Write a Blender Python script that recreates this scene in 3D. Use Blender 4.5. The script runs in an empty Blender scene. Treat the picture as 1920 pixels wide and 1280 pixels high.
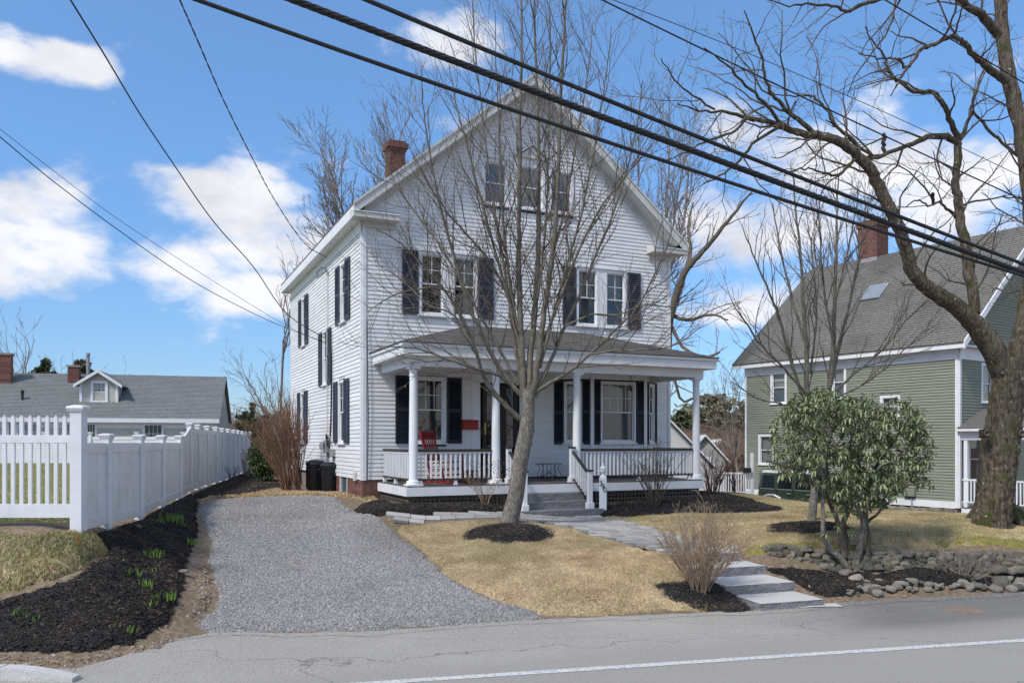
import bpy, bmesh, math, random
import numpy as np
from mathutils import Vector, noise as mnoise
from mathutils.geometry import delaunay_2d_cdt
R = math.radians
rnd = random.Random(7)
scene = bpy.context.scene
COL = scene.collection

# ---------------------------------------------------------------- camera, sky, sun, exposure
F, Y0, ZC = 1517.4, 828.7, 2.3            # focal length in photo pixels, horizon row, eye height
cam = bpy.data.cameras.new('camera'); camo = bpy.data.objects.new('camera', cam); COL.objects.link(camo)
camo.location = (0, 0, ZC); camo.rotation_euler = (R(90), 0, 0)
cam.sensor_width = 36; cam.lens = F/1920*36; cam.shift_y = (Y0-640)/1920
cam.clip_start = .1; cam.clip_end = 3000
scene.camera = camo
scene.view_settings.view_transform = 'Standard'; scene.view_settings.look = 'None'
scene.view_settings.exposure = 0.6; scene.view_settings.gamma = 1
SUN_AZ, SUN_EL = R(-136), R(50)             # azimuth from +Y towards +X
sd = Vector((math.sin(SUN_AZ)*math.cos(SUN_EL), math.cos(SUN_AZ)*math.cos(SUN_EL), math.sin(SUN_EL)))
sl = bpy.data.lights.new('sun', 'SUN'); sl.energy = 2.45; sl.angle = R(8); sl.color = (1, .95, .88)
so = bpy.data.objects.new('sun', sl); COL.objects.link(so); so.rotation_euler = sd.to_track_quat('Z', 'Y').to_euler()
so.location = (0, 0, 40)

world = bpy.data.worlds.new('World'); scene.world = world; world.use_nodes = True
SKY_S = .10
def build_world():
    nt = world.node_tree; N = nt.nodes; L = nt.links
    for n in list(N): N.remove(n)
    def M(op, a, b=None, c=None):
        n = N.new('ShaderNodeMath'); n.operation = op
        for i, v in enumerate((a, b, c)):
            if v is None: continue
            if isinstance(v, (int, float)): n.inputs[i].default_value = v
            else: L.new(v, n.inputs[i])
        return n.outputs[0]
    out = N.new('ShaderNodeOutputWorld'); bg = N.new('ShaderNodeBackground'); bg.inputs[1].default_value = SKY_S
    sky = N.new('ShaderNodeTexSky'); sky.sky_type = 'NISHITA'; sky.sun_disc = False
    sky.sun_elevation = SUN_EL; sky.sun_rotation = SUN_AZ; sky.altitude = 100
    sky.air_density = 1.0; sky.dust_density = .25; sky.ozone_density = 2.2
    tc = N.new('ShaderNodeTexCoord'); sp = N.new('ShaderNodeSeparateXYZ'); L.new(tc.outputs['Generated'], sp.inputs[0])
    x, y, z = sp.outputs
    az = M('ARCTAN2', x, y); el = M('ARCSINE', z)
    hue = N.new('ShaderNodeMix'); hue.data_type = 'RGBA'; hue.blend_type = 'MULTIPLY'; hue.inputs[0].default_value = 1
    L.new(sky.outputs[0], hue.inputs[6])
    cr = N.new('ShaderNodeValToRGB'); L.new(el, cr.inputs[0])
    e = cr.color_ramp.elements; e[0].position = 0; e[0].color = (.48, .60, .83, 1); e[1].position = .75; e[1].color = (1.22, 1.50, 1.62, 1)
    e2 = cr.color_ramp.elements.new(.3); e2.color = (.80, 1.06, 1.27, 1)
    L.new(cr.outputs[0], hue.inputs[7])
    # noise in a flattened direction space
    cmb = N.new('ShaderNodeCombineXYZ'); L.new(M('MULTIPLY', az, 1.0), cmb.inputs[0]); L.new(M('MULTIPLY', el, 1.7), cmb.inputs[1])
    def noi(scale, det, rough, off=0, dist=0):
        n = N.new('ShaderNodeTexNoise'); n.inputs['Scale'].default_value = scale; n.inputs['Detail'].default_value = det
        n.inputs['Roughness'].default_value = rough; n.inputs['Distortion'].default_value = dist
        mp = N.new('ShaderNodeMapping'); mp.inputs['Location'].default_value = (off, off*.37, off*.11); L.new(cmb.outputs[0], mp.inputs[0]); L.new(mp.outputs[0], n.inputs[0])
        return n.outputs[0]
    blobs = [(70,105,150,42,1),(80,425,150,80,1),(40,490,170,60,.9),(400,375,165,62,1),(500,450,150,62,1),(330,480,120,60,.6),(515,550,120,40,.9),
             (790,75,130,45,.45),(1560,330,260,85,.9),(1480,430,230,90,.85),(1800,320,170,60,.75),(1420,560,140,50,.6),(1650,215,75,60,.7),(1340,240,110,80,.6),(1700,400,200,70,.8)]
    best = None
    for (px, py, rx, ry, wgt) in blobs:
        a0 = math.atan2(px-960, F); e0 = math.atan2(Y0-py, math.hypot(F, px-960)); ra = 1.12*rx/F*math.cos(a0)**2; re = 1.2*ry/F*math.cos(a0)*math.cos(e0)**2
        u = M('DIVIDE', M('SUBTRACT', az, a0), ra); v = M('DIVIDE', M('SUBTRACT', el, e0), re)
        g = M('MULTIPLY', M('SUBTRACT', 1, M('ADD', M('MULTIPLY', u, u), M('MULTIPLY', v, v))), 1)
        g = M('MULTIPLY', M('MAXIMUM', g, -1.0), wgt)
        best = g if best is None else M('MAXIMUM', best, g)
    gen = M('MULTIPLY', M('SUBTRACT', noi(1.7, 2, .5, 7.3), .46), 6)
    # general clouds lie only outside the named clouds' range, thickened to add fill light
    away = M('SUBTRACT', M('ABSOLUTE', M('DIVIDE', az, .78)), 1.0); away = M('MINIMUM', M('MAXIMUM', M('MULTIPLY', away, 4), 0), 1)
    gen = M('SUBTRACT', M('MULTIPLY', M('ADD', gen, 1), away), 1)
    best = M('MAXIMUM', best, gen)
    fb = noi(7.5, 9, .56, 1.9, .25); fb2 = noi(22, 7, .6, 4.1)
    d = M('ADD', best, M('MULTIPLY', M('SUBTRACT', fb, .5), 3.6)); d = M('ADD', d, M('MULTIPLY', M('SUBTRACT', fb2, .5), .9))
    mr = N.new('ShaderNodeMapRange'); mr.interpolation_type = 'SMOOTHSTEP'; L.new(d, mr.inputs[0]); mr.inputs[1].default_value = -.12; mr.inputs[2].default_value = .88
    mask = M('MULTIPLY', mr.outputs[0], .93)
    sh = M('ADD', M('MULTIPLY', M('SUBTRACT', noi(5.5, 6, .55, 3.3), .5), 2.6), .62)
    cc = N.new('ShaderNodeValToRGB'); L.new(sh, cc.inputs[0])
    cc.color_ramp.elements[0].position = .1; cc.color_ramp.elements[0].color = (.54, .57, .66, 1); cc.color_ramp.elements[1].position = .75; cc.color_ramp.elements[1].color = (.84, .87, .93, 1)
    cm = N.new('ShaderNodeMix'); cm.data_type = 'RGBA'; cm.blend_type = 'MULTIPLY'; cm.inputs[0].default_value = 1; L.new(cc.outputs[0], cm.inputs[6]); cm.inputs[7].default_value = (8.1, 7.75, 7.35, 1)
    mx = N.new('ShaderNodeMix'); mx.data_type = 'RGBA'; L.new(mask, mx.inputs[0]); L.new(hue.outputs[2], mx.inputs[6]); L.new(cm.outputs[2], mx.inputs[7])
    L.new(mx.outputs[2], bg.inputs[0]); L.new(bg.outputs[0], out.inputs[0])
build_world()

# ---------------------------------------------------------------- helpers
def tag(o, label=None, cat=None, group=None, kind=None):
    if label: o['label'] = label
    if cat: o['category'] = cat
    if group: o['group'] = group
    if kind: o['kind'] = kind
    return o
def empty(name, loc, rz=0):
    o = bpy.data.objects.new(name, None); COL.objects.link(o); o.location = loc; o.rotation_euler = (0, 0, rz); o.empty_display_size = .1
    return o
def link(name, me, mat=None, parent=None, smooth=False):
    if mat is not None and not me.materials: me.materials.append(mat)
    o = bpy.data.objects.new(name, me); COL.objects.link(o)
    if parent is not None: o.parent = parent
    return o
def npmesh(name, V, Fc, mat=None, smooth=False):
    me = bpy.data.meshes.new(name); V = np.asarray(V, dtype=np.float32); Fc = np.asarray(Fc, dtype=np.int32)
    k = Fc.shape[1]; me.vertices.add(len(V)); me.vertices.foreach_set('co', V.ravel())
    me.loops.add(Fc.size); me.loops.foreach_set('vertex_index', Fc.ravel())
    me.polygons.add(len(Fc)); me.polygons.foreach_set('loop_start', np.arange(0, Fc.size, k, dtype=np.int32)); me.polygons.foreach_set('loop_total', np.full(len(Fc), k, dtype=np.int32))
    if smooth: me.polygons.foreach_set('use_smooth', np.ones(len(Fc), dtype=bool))
    me.update(calc_edges=True); me.validate()
    if mat: me.materials.append(mat)
    return me
class MB:
    def __init__(s, fr=None): s.v = []; s.f = []; s.fr = fr
    def P(s, p): s.v.append(tuple(s.fr(*p)) if s.fr else tuple(p)); return len(s.v)-1
    def box(s, x0, x1, y0, y1, z0, z1):
        i = [s.P(p) for p in ((x0,y0,z0),(x1,y0,z0),(x1,y1,z0),(x0,y1,z0),(x0,y0,z1),(x1,y0,z1),(x1,y1,z1),(x0,y1,z1))]
        s.f += [(i[0],i[3],i[2],i[1]),(i[4],i[5],i[6],i[7]),(i[0],i[1],i[5],i[4]),(i[1],i[2],i[6],i[5]),(i[2],i[3],i[7],i[6]),(i[3],i[0],i[4],i[7])]; return s
    def hexa(s, pts):   # eight points, bottom four then top four
        i = [s.P(p) for p in pts]
        s.f += [(i[0],i[3],i[2],i[1]),(i[4],i[5],i[6],i[7]),(i[0],i[1],i[5],i[4]),(i[1],i[2],i[6],i[5]),(i[2],i[3],i[7],i[6]),(i[3],i[0],i[4],i[7])]; return s
    def poly(s, *pts): s.f.append(tuple(s.P(p) for p in pts)); return s
    def prism(s, pts, ext):  # polygon extruded by vector
        a = [s.P(p) for p in pts]; b = [s.P(tuple(Vector(p)+Vector(ext))) for p in pts]; n = len(a)
        s.f.append(tuple(a)); s.f.append(tuple(reversed(b)))
        for k in range(n): s.f.append((a[k], b[k], b[(k+1)%n], a[(k+1)%n]))
        return s
    def bar(s, a, b, w, h=None, up=(0,0,1)):
        h = h or w; a = Vector(a); b = Vector(b); d = (b-a).normalized(); u = Vector(up)
        if abs(d.dot(u)) > .99: u = Vector((0,1,0))
        sx = d.cross(u).normalized()*(w/2); sy = sx.cross(d).normalized()*(h/2)
        i = [s.P(q+k) for q in (a, b) for k in (-sx-sy, sx-sy, sx+sy, -sx+sy)]
        s.f += [(i[0],i[3],i[2],i[1]),(i[4],i[5],i[6],i[7]),(i[0],i[1],i[5],i[4]),(i[1],i[2],i[6],i[5]),(i[2],i[3],i[7],i[6]),(i[3],i[0],i[4],i[7])]; return s
    def lathe(s, prof, c=(0,0,0), n=16, cap=True):
        rows = []
        for (r, z) in prof: rows.append([s.P((c[0]+r*math.cos(2*math.pi*k/n), c[1]+r*math.sin(2*math.pi*k/n), c[2]+z)) for k in range(n)])
        for a, b in zip(rows, rows[1:]):
            for k in range(n): s.f.append((a[k], a[(k+1)%n], b[(k+1)%n], b[k]))
        if cap: s.f.append(tuple(reversed(rows[0]))); s.f.append(tuple(rows[-1]))
        return s
    def tube(s, pts, r, n=6):
        rs = r if isinstance(r, (list, tuple)) else [r]*len(pts)
        rows = []; P_ = [Vector(p) for p in pts]
        for i, p in enumerate(P_):
            d = (P_[min(i+1, len(P_)-1)]-P_[max(i-1, 0)]).normalized(); u = Vector((0,0,1)) if abs(d.z) < .95 else Vector((1,0,0))
            a = d.cross(u).normalized(); b = a.cross(d)
            rows.append([s.P(p+(a*math.cos(2*math.pi*k/n)+b*math.sin(2*math.pi*k/n))*rs[i]) for k in range(n)])
        for a, b in zip(rows, rows[1:]):
            for k in range(n): s.f.append((a[k], a[(k+1)%n], b[(k+1)%n], b[k]))
        s.f.append(tuple(reversed(rows[0]))); s.f.append(tuple(rows[-1])); return s
    def mesh(s, name, mat=None, smooth=False, recalc=True):
        me = bpy.data.meshes.new(name); me.from_pydata(s.v, [], s.f)
        if recalc:
            bm = bmesh.new(); bm.from_mesh(me); bmesh.ops.recalc_face_normals(bm, faces=bm.faces); bm.to_mesh(me); bm.free()
        if smooth:
            me.polygons.foreach_set('use_smooth', np.ones(len(me.polygons), dtype=bool))
            try: me.set_sharp_from_angle(angle=R(40))
            except Exception: pass
        if mat: me.materials.append(mat)
        return me
    def build(s, name, mat, parent=None, smooth=False, bevel=0):
        o = link(name, s.mesh(name, mat, smooth), None, parent)
        if bevel: b = o.modifiers.new('bevel', 'BEVEL'); b.width = bevel; b.segments = 2; b.limit_method = 'ANGLE'
        return o

# ---------------------------------------------------------------- materials
MAT = {}
def mat(name, c1, c2=None, scale=8, rough=.7, bump=0, bscale=60, spec=.3, detail=6, coord='Object', c3=None, s3=1.2, f3=.5, stretch=None, metal=0, brough=.6, lo=.35, hi=.65, bdist=.01):
    m = bpy.data.materials.new(name); m.use_nodes = True; nt = m.node_tree; N = nt.nodes; L = nt.links
    b = N['Principled BSDF']; b.inputs['Roughness'].default_value = rough; b.inputs['Specular IOR Level'].default_value = spec; b.inputs['Metallic'].default_value = metal
    b.inputs['Base Color'].default_value = (*c1, 1); MAT[name] = m
    tc = N.new('ShaderNodeTexCoord') if coord != 'POS' else N.new('ShaderNodeNewGeometry'); src = tc.outputs[coord if coord != 'POS' else 'Position']
    if stretch:
        mp = N.new('ShaderNodeMapping'); mp.inputs['Scale'].default_value = stretch; L.new(src, mp.inputs[0]); src = mp.outputs[0]
    def noi(sc, det=detail, ro=.6):
        n = N.new('ShaderNodeTexNoise'); n.inputs['Scale'].default_value = sc; n.inputs['Detail'].default_value = det; n.inputs['Roughness'].default_value = ro; L.new(src, n.inputs[0]); return n.outputs[0]
    if c2:
        cr = N.new('ShaderNodeValToRGB'); L.new(noi(scale), cr.inputs[0]); e = cr.color_ramp.elements
        e[0].position = lo; e[0].color = (*c1, 1); e[1].position = hi; e[1].color = (*c2, 1); col = cr.outputs[0]
        if c3:
            mr = N.new('ShaderNodeMapRange'); L.new(noi(s3, 4), mr.inputs[0]); mr.inputs[1].default_value = .45; mr.inputs[2].default_value = .68; mr.inputs[4].default_value = f3
            mx = N.new('ShaderNodeMix'); mx.data_type = 'RGBA'; L.new(mr.outputs[0], mx.inputs[0]); L.new(col, mx.inputs[6]); mx.inputs[7].default_value = (*c3, 1); col = mx.outputs[2]
        L.new(col, b.inputs['Base Color'])
    if bump:
        bp = N.new('ShaderNodeBump'); bp.inputs['Strength'].default_value = bump; bp.inputs['Distance'].default_value = bdist; L.new(noi(bscale, 5, brough), bp.inputs['Height']); L.new(bp.outputs[0], b.inputs['Normal'])
    return m
def rand_tint(m, amt=.25, what='random'):
    """per-object brightness variation"""
    nt = m.node_tree; N = nt.nodes; L = nt.links; b = N['Principled BSDF']; s = b.inputs['Base Color']
    oi = N.new('ShaderNodeObjectInfo'); mr = N.new('ShaderNodeMapRange'); L.new(oi.outputs['Random'], mr.inputs[0]); mr.inputs[3].default_value = 1-amt; mr.inputs[4].default_value = 1+amt
    mx = N.new('ShaderNodeVectorMath'); mx.operation = 'SCALE'
    if s.links: L.new(s.links[0].from_socket, mx.inputs[0])
    else: mx.inputs[0].default_value = s.default_value[:3]
    L.new(mr.outputs[0], mx.inputs['Scale']); L.new(mx.outputs[0], s); return m
def glassmat(name, tint=(.75, .8, .8), refl=.18):
    m = bpy.data.materials.new(name); m.use_nodes = True; N = m.node_tree.nodes; L = m.node_tree.links; N.remove(N['Principled BSDF'])
    t = N.new('ShaderNodeBsdfTransparent'); t.inputs[0].default_value = (*tint, 1); g = N.new('ShaderNodeBsdfGlossy'); g.inputs['Roughness'].default_value = .02
    fr = N.new('ShaderNodeLayerWeight'); fr.inputs[0].default_value = refl; x = N.new('ShaderNodeMixShader'); a = N.new('ShaderNodeMath'); a.operation = 'ADD'; a.inputs[1].default_value = refl*.5; a.use_clamp = True
    L.new(fr.outputs['Fresnel'], a.inputs[0]); L.new(a.outputs[0], x.inputs[0]); L.new(t.outputs[0], x.inputs[1]); L.new(g.outputs[0], x.inputs[2]); L.new(x.outputs[0], N['Material Output'].inputs[0]); MAT[name] = m; return m
siding = rand_tint(mat('white_siding', (.74,.745,.755), (.65,.655,.67), 1.5, .55, .15, 40, stretch=(1,1,6), c3=(.60,.585,.55), s3=.9, f3=.45), .06)
trim = mat('white_trim', (.76,.77,.79), (.69,.70,.72), 3, .45, .08, 30, c3=(.60,.58,.54), s3=2.5, f3=.25)
trimgrey = mat('weathered_trim', (.60,.60,.58), (.50,.50,.48), 3, .6, .1, 30)
shutter_m = mat('dark_shutter_paint', (.028,.033,.050), (.045,.050,.068), 6, .5, .15, 50)
shutter_b = mat('black_shutter_paint', (.008,.012,.022), (.014,.020,.030), 6, .35, .1, 50)
darkrail = mat('dark_rail_paint', (.030,.027,.026), (.05,.045,.042), 8, .45)
deckm = rand_tint(mat('deck_paint', (.085,.080,.072), (.12,.11,.10), 5, .5, .2, 60, stretch=(1,6,1)), .12)
lattice_m = mat('lattice_wood', (.10,.085,.065), (.17,.145,.115), 10, .8, .3, 40)
brickm = rand_tint(mat('red_brick', (.14,.06,.048), (.21,.10,.08), 12, .85, .5, 90, c3=(.12,.06,.05), s3=5), .25)
mortar = mat('mortar', (.20,.16,.14), (.28,.24,.21), 20, .9, .3, 80)
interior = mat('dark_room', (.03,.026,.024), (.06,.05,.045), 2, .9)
curtain = mat('curtain', (.80,.78,.75), (.62,.60,.58), 10, .9, .3, 20, stretch=(9,9,.5))
paleroom = mat('insect_screen', (.24,.26,.30), (.30,.32,.36), 3, .8)
glass = glassmat('window_glass', (.72,.74,.74), .10); darkglass = glassmat('porch_glass', (.50,.51,.51), .12); atticglass = glassmat('attic_glass', (.60,.63,.68), .24)
granite = mat('granite', (.35,.345,.335), (.60,.595,.58), 90, .75, .4, 30, c3=(.40,.38,.35), s3=2, f3=.4, bdist=.01)
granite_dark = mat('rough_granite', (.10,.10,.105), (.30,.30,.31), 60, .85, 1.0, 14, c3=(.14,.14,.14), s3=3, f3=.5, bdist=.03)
paverm = rand_tint(mat('paver', (.27,.26,.25), (.42,.405,.39), 30, .85, .5, 50, c3=(.28,.26,.23), s3=2), .2)
stonem = rand_tint(mat('fieldstone', (.18,.16,.13), (.48,.44,.385), 7, .95, 1.0, 12, c3=(.12,.13,.045), s3=1.6, f3=.8, bdist=.06), .45)
stonepale = rand_tint(mat('river_stone', (.15,.14,.12), (.36,.34,.30), 9, .9, .8, 16, c3=(.20,.17,.12), s3=2, f3=.6, bdist=.04), .5)
vinyl = mat('white_vinyl', (.70,.71,.74), (.64,.65,.68), 2, .38, .05, 20, c3=(.50,.51,.47), s3=3, f3=.35)
bark_young = mat('smooth_grey_bark', (.095,.085,.07), (.17,.155,.13), 14, .9, .7, 60, c3=(.30,.285,.25), s3=26, f3=.75, stretch=(1,1,.6))
bark_green = mat('olive_branch_bark', (.10,.09,.07), (.185,.168,.135), 10, .9, .3, 40)
bark_limb = mat('branch_bark', (.075,.062,.048), (.135,.115,.09), 10, .9, .3, 40)
bark_twig = mat('twig_bark', (.12,.097,.08), (.21,.175,.148), 6, .9)
bark_red = mat('reddish_twigs', (.16,.085,.055), (.25,.15,.10), 8, .9)
bark_tan = mat('tan_twigs', (.24,.17,.115), (.36,.27,.19), 8, .9)
bark_far = mat('far_twigs', (.17,.14,.125), (.25,.21,.18), 3, .9)
def oldbark():
    m = mat('old_furrowed_bark', (.040,.030,.022), (.17,.135,.10), 9, .95, 1.0, 9, stretch=(3.2,3.2,.42), c3=(.20,.17,.13), s3=1.6, f3=.45, lo=.38, hi=.62, bdist=.07)
    N = m.node_tree.nodes; L = m.node_tree.links; b = N['Principled BSDF']; src = b.inputs['Base Color'].links[0].from_socket
    tc = N.new('ShaderNodeTexCoord')
    def patch(col, scale, lo, hi, prev, upz=None):
        n = N.new('ShaderNodeTexNoise'); n.inputs['Scale'].default_value = scale; n.inputs['Detail'].default_value = 6; L.new(tc.outputs['Object'], n.inputs[0]); v = n.outputs[0]
        if upz is not None:
            g = N.new('ShaderNodeNewGeometry'); s = N.new('ShaderNodeSeparateXYZ'); L.new(g.outputs['Normal'], s.inputs[0]); k = N.new('ShaderNodeMath'); k.operation = 'MULTIPLY_ADD'; L.new(s.outputs[2], k.inputs[0]); k.inputs[1].default_value = upz; L.new(v, k.inputs[2]); v = k.outputs[0]
        mr = N.new('ShaderNodeMapRange'); L.new(v, mr.inputs[0]); mr.inputs[1].default_value = lo; mr.inputs[2].default_value = hi
        mx = N.new('ShaderNodeMix'); mx.data_type = 'RGBA'; L.new(mr.outputs[0], mx.inputs[0]); L.new(prev, mx.inputs[6]); mx.inputs[7].default_value = (*col, 1); return mx.outputs[2]
    c = patch((.055,.065,.014), 3.5, .56, .68, src, .16); c = patch((.36,.38,.32), 6.5, .66, .70, c)
    L.new(c, b.inputs['Base Color']); return m
bark_old = oldbark()

# ---------------------------------------------------------------- terrain
TH = R(24.575); CH, SH = math.cos(TH), math.sin(TH); HX, HY = -3.442, 18.6
def hp(t, o, z=0): return Vector((HX+t*CH+o*SH, HY+t*SH-o*CH, z))      # white house frame: along the front, out of the front
def pz(px, py, z):
    d = (ZC-z)*F/(py-Y0); return ((px-960)/F*d, d, z)
ctrl = [pz(x, y, .02) for x, y in ((0,1258),(140,1248),(360,1190),(530,1185),(700,1180),(850,1172),(1000,1160),(1120,1155),(1250,1150),(1400,1142),(1500,1135),(1600,1128),(1700,1122),(1810,1117),(1920,1112))]
ctrl += [(x, y, .0) for x in (-14,-9,-5,-1,3,7,12,18) for y in (6.5+.0*x, 3.0) if y < 8.0+.28*x or y < 4] + [(-20, 5, .1), (24, 12, -.1), (14, 13.3, .0), (20, 15, -.05), (0, -30, 0), (-40, -20, 0), (40, -20, 0)]
ctrl += [pz(*c) for c in ((0,1110,.52),(180,1045,.85),(0,1030,.95),(90,1060,.80),(0,1220,.08),(200,1215,.05),(100,1150,.34),(250,1080,.50),(160,1100,.48),(300,1000,.85),(350,955,1.0),(375,1040,.50),(400,1110,.21),
        (600,1100,.207),(600,1030,.47),(600,980,.69),(500,935,1.0),(640,945,.96),(1000,1100,.22),(1150,1110,.18),(1100,1050,.42),(800,1000,.62),(955,985,.76),(850,1060,.38),
        (720,965,.92),(850,970,.84),(1386,1036,.50),(1290,1036,.50),(1200,1000,.60),(1445,1062,.30),(1560,1098,.12),(1330,1056,.24),(1372,1078,.12),(1420,1105,.0),(1290,1043,.36),(1320,1100,.20),(1230,1100,.22),
        (1500,1010,.62),(1560,1030,.52),(1700,1030,.53),(1850,1030,.53),(1430,1030,.50),(1700,995,.68),(1860,982,.76),(1500,955,.82),(1700,962,.80),(1350,945,.86),(1400,928,.86),(1300,950,.84),(1900,990,.70),
        (1650,1068,.22),(1800,1070,.22),(1900,1072,.22),(1560,1066,.24),(1700,1100,.09),(1850,1098,.09),(1600,1105,.07))]
ctrl += [(-5.89,11,1.06),(-6.01,12,1.06),(-6.4,14.6,1.05),(-7.1,17.8,1.05),(-8.2,20.6,1.04),(-9.5,25.9,1.0),(-12,36,.98),(-8,11,1.1),(-12,12,1.15),(-20,20,1.2),(-12,20,1.15),(-15,38,1.2),(-20,46,1.2),(-30,40,1.2),(-40,20,1.2)]
for t, o, z in ((0,.1,1.01),(.4,2.5,.97),(2,2.6,.90),(3.4,3.1,.71),(5,2.6,.80),(7.9,2.5,.90),(9,0,.90),(9,-5,.85),(8.5,-10,.7),(0,-5,1.0),(-.5,-3,.98),(-.5,-9,.98),(4,-5,1.0),(4,-10,.9),(4.2,4.0,.66),(-2,-6,1.0),(-2.5,-12,.95)):
    p = hp(t, o); ctrl.append((p.x, p.y, z))
ctrl += [(9,24,-.1),(11,24.5,-.5),(13,23.5,-.55),(15.5,22.5,-.5),(18,22,-.45),(12,28,-.62),(14.5,26.5,-.55),(10,33,-.3),(8.5,30,.1),(10.3,36,.0),(18,28,-.5),(22,24,-.45),(26,20,-.3),(17,17,.3),(14,17.5,.45),(12,15.5,.68),(16,15,.5),
         (5,40,-.4),(-2,40,.6),(0,60,-1),(15,60,-1.5),(40,60,-2),(60,30,-1),(-60,80,.8),(-30,120,.3),(30,120,-3),(100,100,-3),(-120,60,1),(60,0,-.3),(100,0,-.5),(-100,0,.3),(-60,-60,0),(60,-60,0)]
CT = np.array(ctrl, float); CT = CT[np.sort(np.unique(np.round(CT[:, :2], 2), axis=0, return_index=True)[1])]
def _ker(r2): return -np.sqrt(r2+.35**2)
_n = len(CT); _A = np.zeros((_n+1, _n+1)); _A[:_n,:_n] = _ker(((CT[:,None,:2]-CT[None,:,:2])**2).sum(-1)) + .02*np.eye(_n); _A[:_n,_n] = 1; _A[_n,:_n] = 1
_W = np.linalg.solve(_A, np.append(CT[:,2], 0))
EDGE = np.array([pz(x, y, .02)[:2] for x, y in ((-900,1330),(0,1258),(140,1250),(360,1190),(700,1181),(1000,1160),(1250,1150),(1500,1135),(1700,1122),(1920,1112))] + [(12,13.4),(30,18.5),(200,60)])
EDGE = np.vstack([[(-200,-45)], EDGE])
def terr(x, y):
    x = np.atleast_1d(np.asarray(x, float)); y = np.atleast_1d(np.asarray(y, float)); out = np.empty(x.shape)
    for i in range(0, len(x), 20000):
        s = slice(i, i+20000); out[s] = _ker((x[s,None]-CT[None,:,0])**2+(y[s,None]-CT[None,:,1])**2) @ _W[:_n] + _W[_n]
    ye = np.interp(x, EDGE[:,0], EDGE[:,1]); k = np.clip((y-ye+.0)/.5, 0, 1); k = k*k*(3-2*k)
    return out*k
def tz(x, y): return float(terr(x, y)[0])
def at(px, py, lim=60):
    """the ground point seen at a photo pixel"""
    ds = np.arange(5, lim, .05); X = (px-960)/F*ds; Z = ZC-(py-Y0)/F*ds; g = terr(X, ds)
    i = int(np.argmax(Z <= g)) if (Z <= g).any() else len(ds)-1
    return Vector((X[i], ds[i], g[i]))
def pd(px, py, d): return Vector(((px-960)/F*d, d, ZC-(py-Y0)/F*d))    # a photo pixel at a known distance

def smooth_poly(P, closed=True, step=.15, jit=.03, seed=1):
    P = [Vector(p[:2]) for p in P]; out = []; r_ = random.Random(seed); n = len(P)
    for i in range(n if closed else n-1):
        a, b, c, d = P[(i-1)%n], P[i], P[(i+1)%n], P[(i+2)%n]; m = max(1, int((c-b).length/step))
        for k in range(m):
            t = k/m; out.append(.5*((2*b)+(c-a)*t+(2*a-5*b+4*c-d)*t*t+(3*b-3*c+d-a)*t**3)+Vector((r_.uniform(-jit, jit), r_.uniform(-jit, jit))))
    return out
def inside(P, x, y):
    P = np.array([(p[0], p[1]) for p in P]); c = np.zeros(len(x), bool); n = len(P)
    for i in range(n):
        x1, y1 = P[i]; x2, y2 = P[(i+1)%n]
        if y1 == y2: continue
        k = ((y1 > y) != (y2 > y)) & (x < (x2-x1)*(y-y1)/(y2-y1)+x1); c ^= k
    return c
def bdist(P, x, y):
    P = np.array([(p[0], p[1]) for p in P]); best = np.full(len(x), 1e9); n = len(P)
    for i in range(n):
        a = P[i]; b = P[(i+1)%n]; e = b-a; L2 = (e**2).sum()+1e-12
        t = np.clip(((x-a[0])*e[0]+(y-a[1])*e[1])/L2, 0, 1); best = np.minimum(best, (x-a[0]-t*e[0])**2+(y-a[1]-t*e[1])**2)
    return np.sqrt(best)
def vnoise(x, y, sc, seed=0):
    return np.array([mnoise.noise(Vector((a*sc+seed, b*sc-seed*.7, seed*1.3))) for a, b in zip(x, y)])
def layer(name, P, m, off, mound=0, mw=.4, rough=0, rsc=4, cell=.14, label=None, kind='structure', seed=1, edge=0, **kw):
    P = [Vector((p[0], p[1])) for p in P]; xs = np.array([p.x for p in P]); ys = np.array([p.y for p in P])
    gx, gy = np.meshgrid(np.arange(xs.min(), xs.max(), cell), np.arange(ys.min(), ys.max(), cell)); rs = np.random.RandomState(seed)
    gx = gx.ravel()+rs.uniform(-.3, .3, gx.size)*cell; gy = gy.ravel()+rs.uniform(-.3, .3, gy.size)*cell
    k = inside(P, gx, gy); gx, gy = gx[k], gy[k]; k = bdist(P, gx, gy) > cell*.4; gx, gy = gx[k], gy[k]
    pts = P+[Vector((a, b)) for a, b in zip(gx, gy)]; n = len(P)
    r = delaunay_2d_cdt(pts, [(i, (i+1)%n) for i in range(n)], [], 1, 1e-5)
    V = np.array([(v.x, v.y) for v in r[0]]); x, y = V[:,0], V[:,1]; d = bdist(P, x, y)
    z = terr(x, y)+off*np.clip(d/.12, 0, 1)-.055*np.clip(1-d/.05, 0, 1)
    if mound: q = np.clip(d/mw, 0, 1); z += mound*(q*q*(3-2*q))
    if rough: z += rough*(vnoise(x, y, rsc, seed)+.5*vnoise(x, y, rsc*2.7, seed+3))*np.clip(d/.15, 0, 1)
    me = npmesh(name, np.column_stack([x, y, z]), [f if len(f) == 3 else f[:3] for f in r[2]], m, True)
    o = link(name, me); tag(o, label, kind=kind, **kw); return o
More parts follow.
